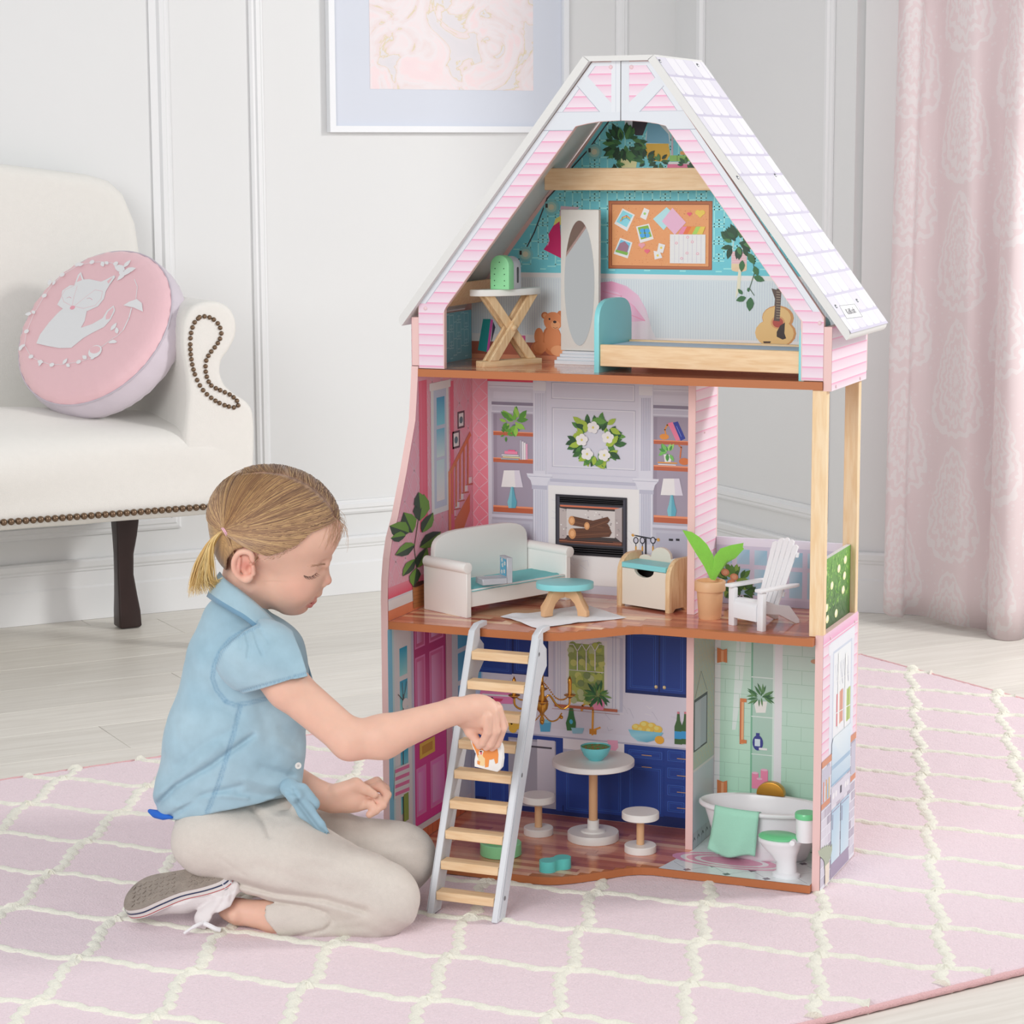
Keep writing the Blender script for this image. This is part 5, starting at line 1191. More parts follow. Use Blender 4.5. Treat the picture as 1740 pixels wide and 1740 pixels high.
# coffee table
t = thing('coffee_table', 'oval turquoise topped toy coffee table with four curved beech legs', 'table', (.2365, .0285, S2+.0018), AR)
mb = MB(); mb.prism([(.0455*math.cos(a), .036*math.sin(a), .0415) for a in [2*PI*k/48 for k in range(48)]], (0, 0, .0095)); mb.build('table_top', M_TEAL, t, bevel=.0008, world=False)
for an in (-.62, .62, PI-.62, PI+.62):
    c, s_ = math.cos(an), math.sin(an); prof = [(.003, .0412), (.022, .0412), (.028, .034), (.034, .022), (.040, .013), (.044, .0075), (.044, 0), (.027, 0), (.026, .009), (.021, .019), (.013, .026), (.003, .027)]
    mb = MB(); w = .0048; mb.prism([(r*c+s_*w, r*s_-c*w, z) for r, z in prof], (-s_*2*w, c*2*w, 0)); mb.build('leg', M_BEECH, t, bevel=.0012, world=False)
# toy chest
t = thing('toy_chest', 'small wooden toy chest with turquoise lid and scalloped white back on the middle storey', 'chest', (.2868, .1295, S2), -.335)
for x0 in (0, .0985):
    pts = [(x0, 0, 0), (x0, .010, 0), (x0, .016, .005), (x0, .038, .005), (x0, .044, 0), (x0, .054, 0), (x0, .054, .085)]+[(x0, .054-.0, .085)]*0+[(x0, .030-.030*math.sin(PI/2*k/8), .052+.033*math.cos(PI/2*k/8)) for k in range(9)]
    mb = MB(); mb.prism(pts, (.0088, 0, 0)); mb.build('side_panel', M_PINEV, t, bevel=.0012, world=False)
pts = [(.009, .003, .004), (.0983, .003, .004), (.0983, .003, .0635), (.078, .003, .0635)]+[(.0537+.020*math.cos(PI*k/8), .003, .0635-.012*math.sin(PI*k/8)) for k in range(9)]+[(.009, .003, .0635)]
mb = MB(); mb.prism(pts, (0, .006, 0)); mb.build('front_panel', M_CREAM, t, world=False)
MB().box(.0092, .001, .0642, .0981, .043, .073).build('lid', M_TEAL, t, bevel=.0008, seg=1, world=False)
MB().box(.0092, .0442, .004, .0981, .0455, .064).build('inner_shade_sheet', mat('chest_shade_colour', (60, 52, 50), .8), t, world=False)  # dark sheet standing in for the shade inside the chest
pts = [(.0092, .046, .004), (.0981, .046, .004), (.0981, .046, .074)]+[(.085+.013*math.cos(a), .046, .074+.006*math.sin(a)) for a in [PI*k/6 for k in range(1, 6)]]+[(.0537+.020*math.cos(a), .046, .080+.015*math.sin(a)) for a in [PI*k/8 for k in range(9)]]+[(.0225+.013*math.cos(a), .046, .074+.006*math.sin(a)) for a in [PI*k/6 for k in range(1, 6)]]+[(.0092, .046, .074)]
mb = MB(); mb.prism(pts, (0, .006, 0)); mb.build('scalloped_back', M_CREAM, t, bevel=.0006, seg=1, world=False)
# potted felt plant
t = thing('potted_plant', 'turned wooden toy pot with two lime green felt leaves by the balcony opening', 'plant', (.4526, .1005, S2)); t.location.y = .082; t.location.x = .459
PC = Vector((t.location.x, t.location.y, S2))
mb = MB(); mb.lathe([(.0165, 0), (.0178, .002), (.0208, .0445), (.0240, .0450), (.0244, .047), (.0244, .059), (.0232, .0605), (.0205, .0605), (.0200, .055), (0, .055)], PC, 40); mb.build('pot', M_BEECH, t, smooth=True)
M_FELT = mat('lime_green_felt', (150, 228, 84), .95, bump=.8, bscale=1500, var=.06, vscale=150, sheen=.3)
def felt(pts, bend, name='leaf'):
    P = [fpt(u, v, PC) for u, v in pts]; c = sum(P, Vector())/len(P); n = Vector((FW.x, FW.y, 0)).normalized(); base = P[0]
    mb = MB(); Q = [p+n*(bend*((p-base).length/.08)**2) for p in P]; cc = c+n*(bend*.3-.004)
    for s_ in (0, 1):
        off = n*(.0016*s_); k = len(mb.v); mb.v += [q+off for q in Q]+[cc+off]
        for i in range(len(Q)): mb.f.append([k+i, k+(i+1) % len(Q), k+len(Q)][::(1 if s_ else -1)]); mb.c.append(None)
    L = len(Q)
    for i in range(L): mb.f.append([i, (i+1) % L, L+1+(i+1) % L, L+1+i]); mb.c.append(None)
    o = mb.build(name, M_FELT, t, smooth=50); return o
felt([(1207, 984), (1196, 962), (1181, 938), (1168, 916), (1160, 902), (1176, 905), (1190, 914), (1202, 926), (1212, 944), (1214, 962), (1213, 984)], .006)
felt([(1208, 985), (1212, 962), (1213, 946), (1224, 932), (1242, 926), (1263, 922), (1262, 930), (1264, 932), (1250, 948), (1236, 956), (1224, 972), (1215, 986)], -.004)
# adirondack chair
t = thing('garden_chair', 'white plastic slatted toy garden chair on the balcony', 'chair', (.5005, .044, S2), -.50)
for x0 in (0, .062): 
    mb = MB(); mb.prism([(x0, 0, 0), (x0+.0125, 0, 0), (x0+.0125, 0, .030), (x0+.0125, 0, .060), (x0, 0, .060)], (0, .0085, 0)); mb.build('front_leg', M_PLAST, t, bevel=.0016, world=False)
    mb = MB(); a0 = x0-.002 if x0 == 0 else x0+.0005; mb.prism([(a0, -.006, .0605), (a0+.014, -.006, .0605), (a0+.014, .07, .0605), (a0+.010, .082, .0605), (a0+.004, .082, .0605), (a0, .07, .0605)], (0, 0, .005)); mb.build('armrest', M_PLAST, t, bevel=.0016, world=False)
mb = MB(); pr_ = [(-.0015, .014), (-.0015, .034), (.001, .041), (.008, .0445), (.022, .043), (.040, .036), (.050, .031), (.050, .027), (.040, .031), (.022, .0385), (.010, .040), (.004, .036), (.003, .014)]
mb.prism([(.0127, y, z) for y, z in pr_], (.0491, 0, 0)); mb.build('seat', M_PLAST, t, smooth=50, world=False)
for x0 in (.0128, .0580):
    mb = MB(); mb.prism([(x0, .004, .026), (x0, .050, .018), (x0, .086, .0), (x0, .094, .0), (x0, .094, .006), (x0, .072, .030), (x0, .050, .034), (x0, .012, .040)], (.0036, 0, 0)); mb.build('rear_leg', M_PLAST, t, bevel=.0008, seg=1, world=False)
for k in range(5):
    xa, xb = .0150+k*.00895, .0150+k*.00895+.0082; ca, cb = xa-.037, xb-.037
    top = .132-.0085*((k-2)/2)**2
    P = lambda c, z: (.0372+c*(1+.28*(z-.030)/.10), .046+(z-.030)*.42, z)
    mb = MB(); mb.prism([P(ca, .030), P(cb, .030), P(cb, top-(.002 if k >= 2 else 0)), P((ca+cb)/2, top+.0008), P(ca, top-(.002 if k <= 2 else 0))], (0, .0030, -.001)); mb.build('back_slat', M_PLAST, t, bevel=.0007, seg=1, world=False)
for z in (.046, .105):
    hw = .0245*(1+.28*(z-.03)/.1); y = .0495+(z-.030)*.42
    mb = MB(); mb.prism([(.0372-hw, y, z), (.0372+hw, y, z), (.0372+hw, y+.003, z), (.0372-hw, y+.003, z)], (0, .002, .007)); mb.build('back_rail', M_PLAST, t, world=False)
mb = MB(); mb.box(.0128, .060, .018, .0612, .078, .022); mb.build('rear_stretcher', M_PLAST, t, bevel=.001, seg=1, world=False)
# dining table, stools, bowl
t = thing('dining_table', 'round white topped toy pedestal table with wooden stem in the kitchen', 'table', (.2582, .0994, S1))
c0 = Vector((.2582, .0994, S1))
mb = MB(); mb.lathe([(.041, 0), (.042, .001), (.042, .0125), (.041, .0140), (.021, .0140), (.0195, .0165), (.0105, .0180), (.0095, .0190), (.0095, .0330), (.0, .0330)], c0, 48); mb.build('base', M_WHITE, t, smooth=True)
mb = MB(); mb.lathe([(.0072, .0332), (.0072, .1205)], c0, 24); mb.build('stem', M_BEECH, t, smooth=True)
mb = MB(); mb.lathe([(.0095, .1206), (.0100, .1245)], c0, 24); mb.build('collar', M_WHITE, t, smooth=True)
mb = MB(); mb.lathe([(0, .1246), (.0650, .1246), (.0668, .1258), (.0668, .1330), (.0655, .1342), (0, .1342)], c0, 64); mb.build('table_top', M_WHITE, t, smooth=True)
def stool(name, x, y, rs, rb, h, label):
    t = thing(name, label, 'stool', (x, y, S1), group=None); c = Vector((x, y, S1))
    MB().lathe([(rb-.0008, 0), (rb, .0008), (rb, .0112), (rb-.001, .0122), (0, .0122)], c, 40).build('base', M_WHITE, t, smooth=True)
    MB().lathe([(.0062, .0124), (.0062, h-.0165)], c, 20).build('stem', M_BEECH, t, smooth=True)
    MB().lathe([(.0125, h-.0164), (.0130, h-.0118)], c, 28).build('collar', M_WHITE, t, smooth=True)
    MB().lathe([(0, h-.0116), (rs-.001, h-.0116), (rs, h-.0106), (rs, h-.0012), (rs-.0012, h), (0, h)], c, 44).build('seat', M_WHITE, t, smooth=True)
stool('stool', .1641, .0946, .0272, .0243, .0665, 'round white toy stool behind the ladder, left of the pedestal table')
stool('stool', .3522, .0628, .0298, .0255, .0665, 'round white toy stool at right of the pedestal table near the bathroom partition')
t = thing('salad_bowl', 'turquoise toy bowl of green soup with red pieces on the pedestal table', 'bowl', (.263, .0975, S1+.1344)); c = Vector((.263, .0975, S1+.1344))
MB().lathe([(0, 0), (.0115, 0), (.0125, .0015), (.0195, .0080), (.0240, .0175), (.0248, .0225), (.0236, .0225), (.0228, .0195), (0, .0192)], c, 40).build('bowl', mat('turquoise_plastic', (120, 212, 218), .3), t, smooth=True)
MB().lathe([(.0, .0193), (.0230, .0193), (.0226, .0206), (0, .0214)], c, 32).build('soup', mat('green_soup', (92, 160, 66), .35, var=.35, vscale=160, bump=.6, bscale=260), t, smooth=True)
rnd = random.Random(3); mb = MB()
for i in range(16):
    a, r_ = rnd.random()*6.28, .019*math.sqrt(rnd.random()); mb.ball(c+Vector((r_*math.cos(a), r_*math.sin(a), .0212)), .0011, 6, 4)
mb.build('red_bits', mat('red_soup_bits', (206, 84, 60), .4), t, smooth=True, kind='stuff')
# pet things
gc = Vector((.1500, -.032, S1)); t = thing('pet_bed', 'round mint green toy pet bed on the kitchen floor behind the ladder', 'pet bed', tuple(gc))
MB().lathe([(.0312, 0), (.0330, .001), (.0330, .0190), (.0315, .0204), (.0250, .0204), (.0238, .0190), (.0232, .010), (0, .010)], gc, 48).build('bed_ring', M_MINT, t, smooth=True)
a_, b_ = onz(931, 1480, S1), onz(962, 1473, S1); d_ = (b_-a_).normalized(); n_ = Vector((-d_.y, d_.x, 0)); b_ = a_+d_*.0285
t = thing('double_pet_bowl', 'turquoise double toy pet bowl at the front edge of the kitchen floor', 'bowl', tuple((a_+b_)/2))
mt = mat('aqua_plastic', (104, 214, 208), .35); r_ = .0134; ol = []
for k in range(17): an = math.radians(42+276*k/16)+math.atan2(d_.y, d_.x); ol.append(a_+Vector((math.cos(an), math.sin(an), 0))*r_)
for k in range(17): an = math.radians(222+276*k/16)+math.atan2(d_.y, d_.x); ol.append(b_+Vector((math.cos(an), math.sin(an), 0))*r_)
mb = MB(); nO = len(ol); mb.v += [p for p in ol]+[p+Vector((0, 0, .0175)) for p in ol]
for i in range(nO): mb.f.append([i, (i+1) % nO, nO+(i+1) % nO, nO+i]); mb.c.append(None)
mb.f.append(list(range(nO))[::-1]); mb.c.append(None)
# rim and two wells
for cc in (a_, b_):
    mb.lathe([(r_-.0018, .0175), (r_-.0026, .0160), (r_-.0036, .0065), (0, .0065)], cc, 28)
mb.build('bowl_body', mt, t, smooth=60)
mb = MB()
for cc, s_ in ((a_, 0), (b_, 1)):
    m_ = 28; k0 = len(mb.v)
    for i in range(m_): a = 2*PI*i/m_; mb.v.append(cc+Vector((math.cos(a)*(r_-.0018), math.sin(a)*(r_-.0018), .0175+s_*1e-5))); mb.v.append(cc+Vector((math.cos(a)*r_, math.sin(a)*r_, .0175+s_*1e-5)))
    for i in range(m_): j = (i+1) % m_; mb.f.append([k0+2*i, k0+2*i+1, k0+2*j+1, k0+2*j]); mb.c.append(None)
mid = (a_+b_)/2; mb.prism([mid-d_*.006-n_*.0085+Vector((0, 0, .0160)), mid+d_*.006-n_*.0085+Vector((0, 0, .0160)), mid+d_*.006+n_*.0085+Vector((0, 0, .0160)), mid-d_*.006+n_*.0085+Vector((0, 0, .0160))], (0, 0, .0014))
mb.build('bowl_rim', mt, t, smooth=60)
# ladder
t = thing('toy_ladder', 'pale grey toy ladder with pine treads leaning from the rug to the middle storey', 'ladder', (.21, -.30, 0))
M_LAD = mat('pale_grey_ladder_plastic', (214, 218, 223), .4, var=.04, vscale=30)
f0, f1 = Vector((0, -.317, 0)), Vector((0, -.148, .412)); ld_ = (f1-f0).normalized(); lnn = Vector((0, -ld_.z, ld_.y))
def rail(x0, x1, side):
    wdt = .030; mb = MB(); bk = -lnn
    pts = [f0, f1-ld_*.016, f1+bk*.012, f1+bk*.034, f1+bk*.034-ld_*.0075, f1+bk*.026-ld_*.0075, f1+bk*wdt*.95-ld_*.022]
    e = []
    top = [f1-ld_*.014, f1+bk*.014, Vector((0, f1.y+.044, f1.z-.006)), Vector((0, f1.y+.044, f1.z-.0135)), Vector((0, f1.y+.016, f1.z-.0135)), Vector((0, f1.y+.016, .383)), Vector((0, f1.y+.031, .372)), Vector((0, f1.y+.031, .345)), Vector((0, f1.y+.010, .330))]
    z_ = .0; foot = Vector((0, f0.y+.031, 0))
    pr = [f0]+top+[foot]
    mb.prism([(x0, p.y, p.z) for p in pr], (x1-x0, 0, 0)); o = mb.build('side_rail', M_LAD, t, bevel=.0008, seg=1)
    # raised edges of the rail
    xo = x1 if side > 0 else x0
    mb = MB()
    for q in (.0025, .010):
        a, b_ = f0+Vector((0, q, .006)), f1-ld_*.02+Vector((0, q, 0)); mb.prism([(xo, a.y, a.z), (xo, a.y+.0022, a.z), (xo, b_.y+.0022, b_.z), (xo, b_.y, b_.z)], (.0009*side, 0, 0))
    r_ = mb.build('raised_rib', M_LAD, o); r_['kind'] = 'stuff'
    for z, q in ((.030, .016), (.2000, .014), (.3700, .014)):
        y = f0.y+(f1.y-f0.y)*z/f1.z+q; mb = MB(); mb.lathe([(.0034, 0), (.0034, .0007), (.0020, .0012), (0, .0012)], (xo, y, z), 14, ax=(side, 0, 0)); mb.build('screw', M_STEEL, o, smooth=True)
    return o
rail(.1495, .1595, -1); rail(.2535, .2635, 1)
for k in range(9):
    z = .0200+.0421*k; y = f0.y+(f1.y-f0.y)*z/f1.z+.003
    MB().box(.1600, y, z, .2530, y+.0225, z+.0135).build('tread', M_PINE_X, t, bevel=.0010, seg=1)
# chandelier
cc = onY(921, 1192, .035); t = thing('toy_chandelier', 'gold toy chandelier hanging under the middle floor behind the ladder', 'chandelier', (cc.x, cc.y, S2-T))
mb = MB(); mb.lathe([(.008, S2-T-.0005-cc.z), (.008, S2-T-.003-cc.z), (.002, S2-T-.006-cc.z), (.0015, .030), (.004, .026), (.002, .022), (.0025, .012), (.008, .004), (.0105, -.004), (.009, -.012), (.004, -.018), (.0022, -.024), (.004, -.030), (.0030, -.036), (0, -.038)][::-1], cc, 24); mb.build('stem_and_bowl', M_GOLD, t, smooth=True)
for k in range(4):
    a = AR+PI/2*k; d_ = Vector((math.cos(a), math.sin(a), 0))
    arm_ = spline([cc+d_*.004+Vector((0, 0, .004)), cc+d_*.012+Vector((0, 0, .010)), cc+d_*.022+Vector((0, 0, -.004)), cc+d_*.033+Vector((0, 0, -.012)), cc+d_*.043+Vector((0, 0, -.006)), cc+d_*.0445+Vector((0, 0, .007))], 5)
    o = MB().tube(arm_, .0017, 8).build('arm', M_GOLD, t, smooth=True)
    e = cc+d_*.0445+Vector((0, 0, .008))
    MB().lathe([(.0020, -.003), (.0075, .001), (.0095, .002), (.0095, .003), (.0032, .003), (.0030, .021), (.0036, .023), (.0028, .028), (0, .034)], e, 16).build('candle', M_GOLD, t, smooth=True)
    mb = MB(); pts = spline([cc+Vector((0, 0, .034)), cc+d_*.010+Vector((0, 0, .022)), cc+d_*.022+Vector((0, 0, .006)), cc+d_*.034+Vector((0, 0, .003)), e+Vector((0, 0, .002))], 5)
    for p in pts: mb.ball(p, .0015, 6, 4)
    pts = spline([cc+Vector((0, 0, -.022))+d_*.003, cc+d_*.013+Vector((0, 0, -.032)), cc+d_*.024+Vector((0, 0, -.030)), cc+d_*.031+Vector((0, 0, -.020))], 5)
    for p in pts: mb.ball(p, .0015, 6, 4)
    mb.ball(cc+d_*.031+Vector((0, 0, -.026)), .003, 8, 6); mb.build('bead_chain', M_GOLD, t, smooth=True, kind='stuff')
# bathtub
TC = Vector((.5405, .113, S1)); t = thing('toy_bathtub', 'white oval toy bathtub standing on the tiled bathroom floor', 'bathtub', tuple(TC))
def oval(a, b_, z, n=56): return [(TC.x+a*math.cos(2*PI*k/n), TC.y+b_*math.sin(2*PI*k/n), TC.z+z) for k in range(n)]
lv = [(.066, .030, .0), (.070, .033, .0015), (.073, .035, .006), (.082, .041, .03), (.092, .047, .062), (.097, .050, .076), (.1035, .0565, .078), (.1055, .0585, .081), (.1050, .058, .0845), (.1020, .055, .0862), (.0975, .050, .0845), (.0955, .0485, .080), (.088, .043, .05), (.078, .036, .024), (.060, .026, .017)]
mb = MB(); n = 56
for a, b_, z in lv: mb.v += [Vector(p) for p in oval(a, b_, z)]
for l in range(len(lv)-1):
    for k in range(n): mb.f.append([l*n+k, l*n+(k+1) % n, (l+1)*n+(k+1) % n, (l+1)*n+k]); mb.c.append(None)
mb.f.append(list(range(n))[::-1]); mb.c.append(None); mb.f.append([(len(lv)-1)*n+k for k in range(n)]); mb.c.append(None)
mb.build('tub_shell', M_PLAST, t, smooth=50)
tp = onY(1311, 1358, TC.y+.055); mb = MB(); a0 = [(math.cos(PI*k/14), math.sin(PI*k/14)**.85) for k in range(15)]
mb.prism([(tp.x-.023*c, TC.y+.0455, TC.z+.0862+.0215*s_) for c, s_ in a0], (0, .014, 0))
mb.build('gold_tap_block', M_GOLD, t, bevel=.0015)
t = thing('towel', 'mint green towel draped over the rim of the toy bathtub', 'towel', (.52, .05, S1+.05))
mb = MB(); nu_, nv_ = 18, 26; x0, x1 = TC.x-.066, TC.x+.010
def tubpt(x, z, off):          # outside of the tub at height z
    for (a1, b1, z1), (a2, b2, z2) in zip(lv, lv[1:8]):
        if z1 <= z <= z2: q = (z-z1)/(z2-z1+1e-9); a, b_ = a1+(a2-a1)*q, b1+(b2-b1)*q; break
    else: a, b_ = .1055, .0585
    s_ = max(.05, 1-((x-TC.x)/(a+off))**2); return TC.y-(b_+off)*math.sqrt(s_)
for i in range(nu_+1):
    for j in range(nv_+1):
        u = i/nu_; v = j/nv_; x = x0+(x1-x0)*u-.018*max(0, v-.25)*(1-.4*u)
        if v < .12: y = tubpt(x, .081, .0)+.012*(1-v/.12)+.001; z = .0885-.004*(1-v/.12); 
        elif v < .2: q = (v-.12)/.08; y = tubpt(x, .081, .0)-.0030*q+.001*(1-q); z = .0885-.006*q
        else:
            q = (v-.2)/.8; z = .0825-(.069+.006*u+.006*math.sin(u*5))*q; y = min(tubpt(x, min(.081, max(z, .002)), .003), tubpt(x, .081, .003)+.010*q)-.0025*math.sin(u*9+q*3)*q-.001
            y = min(y, TC.y-.040)
        mb.v.append(Vector((x, y, TC.z+z)))
for i in range(nu_):
    for j in range(nv_): k = i*(nv_+1)+j; mb.f.append([k, k+1, k+nv_+2, k+nv_+1]); mb.c.append(None)
o = mb.build('towel_cloth', mat('mint_towel_cloth', (176, 236, 210), .9, bump=.6, bscale=1200), t, smooth=80); sm = o.modifiers.new('thickness', 'SOLIDIFY'); sm.thickness = .0012; sm.offset = -1
# toilet
WC = Vector((.600, .022, S1)); t = thing('toy_toilet', 'white toy toilet with mint green seat lid and cistern lid in the bathroom corner', 'toilet', tuple(WC))
mb = MB(); n = 32
def egg(cx, a, b_, z):
    z *= .92; a *= 1.1; cx -= .002
    return [Vector((WC.x+cx-a*math.cos(2*PI*k/n)*(1 if math.cos(2*PI*k/n) > 0 else .8), WC.y+b_*math.sin(2*PI*k/n), WC.z+z)) for k in range(n)]
L5 = [(.009, .022, .0165, 0), (.009, .022, .0165, .006), (.009, .0165, .013, .009), (.008, .016, .012, .026), (.004, .022, .016, .038), (.001, .030, .0205, .050), (0, .033, .0225, .057), (0, .0345, .0235, .0585), (0, .0345, .0235, .0635), (0, .033, .022, .065)]
for q in L5: mb.v += egg(*q)
for l in range(len(L5)-1):
    for k in range(n): mb.f.append([l*n+k, l*n+(k+1) % n, (l+1)*n+(k+1) % n, (l+1)*n+k]); mb.c.append(None)
mb.f.append(list(range(n))[::-1]); mb.c.append(None); mb.f.append([(len(L5)-1)*n+k for k in range(n)]); mb.c.append(None)
mb.build('bowl', M_PLAST, t, smooth=45)
mb = MB(); L6 = [(-.003, .031, .0215, .0655), (-.003, .032, .0225, .0675), (-.003, .032, .0225, .0685), (-.003, .029, .0195, .0715), (-.003, .024, .015, .0735)]
for q in L6: mb.v += egg(*q)
for l in range(len(L6)-1):
    for k in range(n): mb.f.append([l*n+k, l*n+(k+1) % n, (l+1)*n+(k+1) % n, (l+1)*n+k]); mb.c.append(None)
mb.f.append(list(range(n))[::-1]); mb.c.append(None); mb.f.append([(len(L6)-1)*n+k for k in range(n)]); mb.c.append(None)
M_MINT2 = mat('bright_mint_plastic', (116, 212, 150), .3, coat=.2); mb.build('seat_lid', M_MINT2, t, smooth=45)
mb = MB(); mb.lathe([(.0012, 0), (.0042, 0), (.0042, .010), (.0012, .010)], (WC.x+.0215, WC.y-.0205, WC.z+.0632), 18, ax=(0, -1, 0)); mb.build('hinge_knob', M_PLAST, t, smooth=True)
tk = (WC.x+.0335, WC.y+.004, WC.z)
MB().lathe([(.0150, .059), (.0152, .0605), (.0152, .0950), (0, .0950)], tk, 28).build('cistern', M_PLAST, t, smooth=True)
MB().lathe([(.0168, .0952), (.0172, .0965), (.0172, .1020), (.0160, .1040), (0, .1040)], tk, 28).build('cistern_lid', M_MINT2, t, smooth=True)
# ------------------------------------------------------------------ smooth solids: distance field -> one closed surface
class Field:
    def __init__(s, lo, hi, res):
        s.lo = np.array(lo, float); s.res = res; s.n = np.ceil((np.array(hi)-s.lo)/res).astype(int)+1
        s.a = np.full(s.n, 1.0, np.float32)
    def blk(s, lo, hi, pad):
        i0 = np.maximum(0, np.floor((np.array(lo)-pad-s.lo)/s.res).astype(int)); i1 = np.minimum(s.n, np.ceil((np.array(hi)+pad-s.lo)/s.res).astype(int)+1)
        if np.any(i1 <= i0): return None, None
        ax = [(s.lo[k]+s.res*np.arange(i0[k], i1[k])).astype(np.float32) for k in range(3)]
        return (slice(i0[0], i1[0]), slice(i0[1], i1[1]), slice(i0[2], i1[2])), np.meshgrid(*ax, indexing='ij')
    def mix(s, sl, d, k, sub=False, cap=None):
        a = s.a[sl]
        if sub:
            d = -d
            if k > 0: h = np.clip(.5-.5*(a-d)/k, 0, 1); s.a[sl] = a*(1-h)+d*h+k*h*(1-h)
            else: s.a[sl] = np.maximum(a, d)
        else:
            if k > 0: h = np.clip(.5+.5*(a-d)/k, 0, 1); s.a[sl] = a*(1-h)+d*h-k*h*(1-h)
            else: s.a[sl] = np.minimum(a, d)
    def cap(s, p, q, r0, r1=None, k=.01, sub=False, flat=None):
        """tapered capsule; flat=(axis vector, factor) squashes it along that axis"""
        r1 = r0 if r1 is None else r1; p, q = np.array(p, float), np.array(q, float); R = max(r0, r1)
        sl, g = s.blk(np.minimum(p, q)-R*1.25, np.maximum(p, q)+R*1.25, k+3*s.res)
        if sl is None: return
        X, Y, Z = g[0]-p[0], g[1]-p[1], g[2]-p[2]; v = q-p; L2 = max(v@v, 1e-12)
        t = np.clip((X*v[0]+Y*v[1]+Z*v[2])/L2, 0, 1); X = X-t*v[0]; Y = Y-t*v[1]; Z = Z-t*v[2]
        if flat is not None:
            n, f = np.array(flat[0], float), flat[1]; n = n/np.linalg.norm(n); w = X*n[0]+Y*n[1]+Z*n[2]; X = X+n[0]*w*(f-1); Y = Y+n[1]*w*(f-1); Z = Z+n[2]*w*(f-1)
        s.mix(sl, np.sqrt(X*X+Y*Y+Z*Z)-(r0+(r1-r0)*t), k, sub)
    def ell(s, c, r, M=None, k=.01, sub=False):
        """ellipsoid, r = three radii along the columns of M"""
        c, r = np.array(c, float), np.array(r, float); M = np.eye(3) if M is None else np.array(M, float)
        e = np.sqrt(((M*r)**2).sum(1)); sl, g = s.blk(c-e, c+e, k+3*s.res)
        if sl is None: return
        P = [g[i]-c[i] for i in range(3)]; q = [P[0]*M[0, i]+P[1]*M[1, i]+P[2]*M[2, i] for i in range(3)]
        a = np.sqrt(sum((q[i]/r[i])**2 for i in range(3))); b = np.sqrt(sum((q[i]/r[i]**2)**2 for i in range(3)))
        s.mix(sl, a*(a-1)/np.maximum(b, 1e-6), k, sub)
    def rbox(s, lo, hi, r, k=.01, fn=None):
        lo, hi = np.array(lo, float), np.array(hi, float); sl, g = s.blk(lo, hi, k+3*s.res+.02)
        c, h = (lo+hi)/2, (hi-lo)/2-r
        if fn: g = fn(*g)
        q = [np.abs(g[i]-c[i])-h[i] for i in range(3)]
        d = np.sqrt(sum(np.maximum(x, 0)**2 for x in q))+np.minimum(np.maximum(np.maximum(q[0], q[1]), q[2]), 0)-r
        s.mix(sl, d, k)
    def disp(s, fn):
        m = np.abs(s.a) < .02; idx = np.nonzero(m); P = [s.lo[k]+s.res*idx[k] for k in range(3)]; s.a[m] += fn(*P).astype(np.float32)
    def mesh(s):
        a = s.a; v = a < 0; n0, n1, n2 = s.n
        c = np.zeros((n0-1, n1-1, n2-1), np.int8)
        for i in (0, 1):
            for j in (0, 1):
                for k in (0, 1): c += v[i:n0-1+i, j:n1-1+j, k:n2-1+k]
        cell = (c > 0) & (c < 8); idx = np.argwhere(cell); N_ = len(idx); ids = np.full(cell.shape, -1, np.int64); ids[cell] = np.arange(N_)
        acc = np.zeros((N_, 3)); cnt = np.zeros(N_); x, y, z = idx.T
        cor = [(i, j, k) for i in (0, 1) for j in (0, 1) for k in (0, 1)]
        for p in cor:
            for ax in range(3):
                if p[ax]: continue
                q = list(p); q[ax] = 1; fa = a[x+p[0], y+p[1], z+p[2]]; fb = a[x+q[0], y+q[1], z+q[2]]; m = (fa < 0) != (fb < 0)
                t = np.where(m, fa/np.where(m, fa-fb, 1), 0); pos = np.tile(np.array(p, float), (N_, 1)); pos[:, ax] += t; acc[m] += pos[m]; cnt[m] += 1
        V = s.lo+s.res*(idx+acc/cnt[:, None]); F = []
        for ax in range(3):
            b, c_ = (ax+1) % 3, (ax+2) % 3
            lo_ = [slice(0, n-1) if k == ax else slice(1, n-1) for k, n in enumerate(s.n)]; hi_ = list(lo_); hi_[ax] = slice(1, s.n[ax])
            A_, B_ = v[tuple(lo_)], v[tuple(hi_)]
            for flip in (False, True):
                m = (A_ & ~B_) if not flip else (~A_ & B_); e = np.argwhere(m)
                if not len(e): continue
                o = e.copy(); o[:, b] += 1; o[:, c_] += 1; q = []
                for db, dc in ((-1, -1), (0, -1), (0, 0), (-1, 0)):
                    w = o.copy(); w[:, b] += db; w[:, c_] += dc; q.append(ids[w[:, 0], w[:, 1], w[:, 2]])
                q = np.stack(q if not flip else q[::-1], 1); F.append(q)
        return V, np.concatenate(F)
    def build(s, name, m, parent, smooth_it=0, color=None, world=True, M=None):
        V, F = s.mesh()
        if smooth_it:
            E = np.concatenate([F[:, [0, 1]], F[:, [1, 2]], F[:, [2, 3]], F[:, [3, 0]]]); deg = np.bincount(E.ravel(), minlength=len(V)).astype(float)
            for _ in range(smooth_it):
                S = np.zeros_like(V)
                for k in range(3): S[:, k] = np.bincount(E[:, 0], V[E[:, 1], k], len(V))+np.bincount(E[:, 1], V[E[:, 0], k], len(V))
                V = V*.5+.5*S/np.maximum(deg, 1)[:, None]
        if M is not None: V = V @ np.array(M)[:3, :3].T+np.array(M)[:3, 3]
        me = bpy.data.meshes.new(name); me.vertices.add(len(V)); me.vertices.foreach_set('co', V.ravel().astype(np.float32))
        me.loops.add(len(F)*4); me.loops.foreach_set('vertex_index', F.ravel().astype(np.int32)); me.polygons.add(len(F))
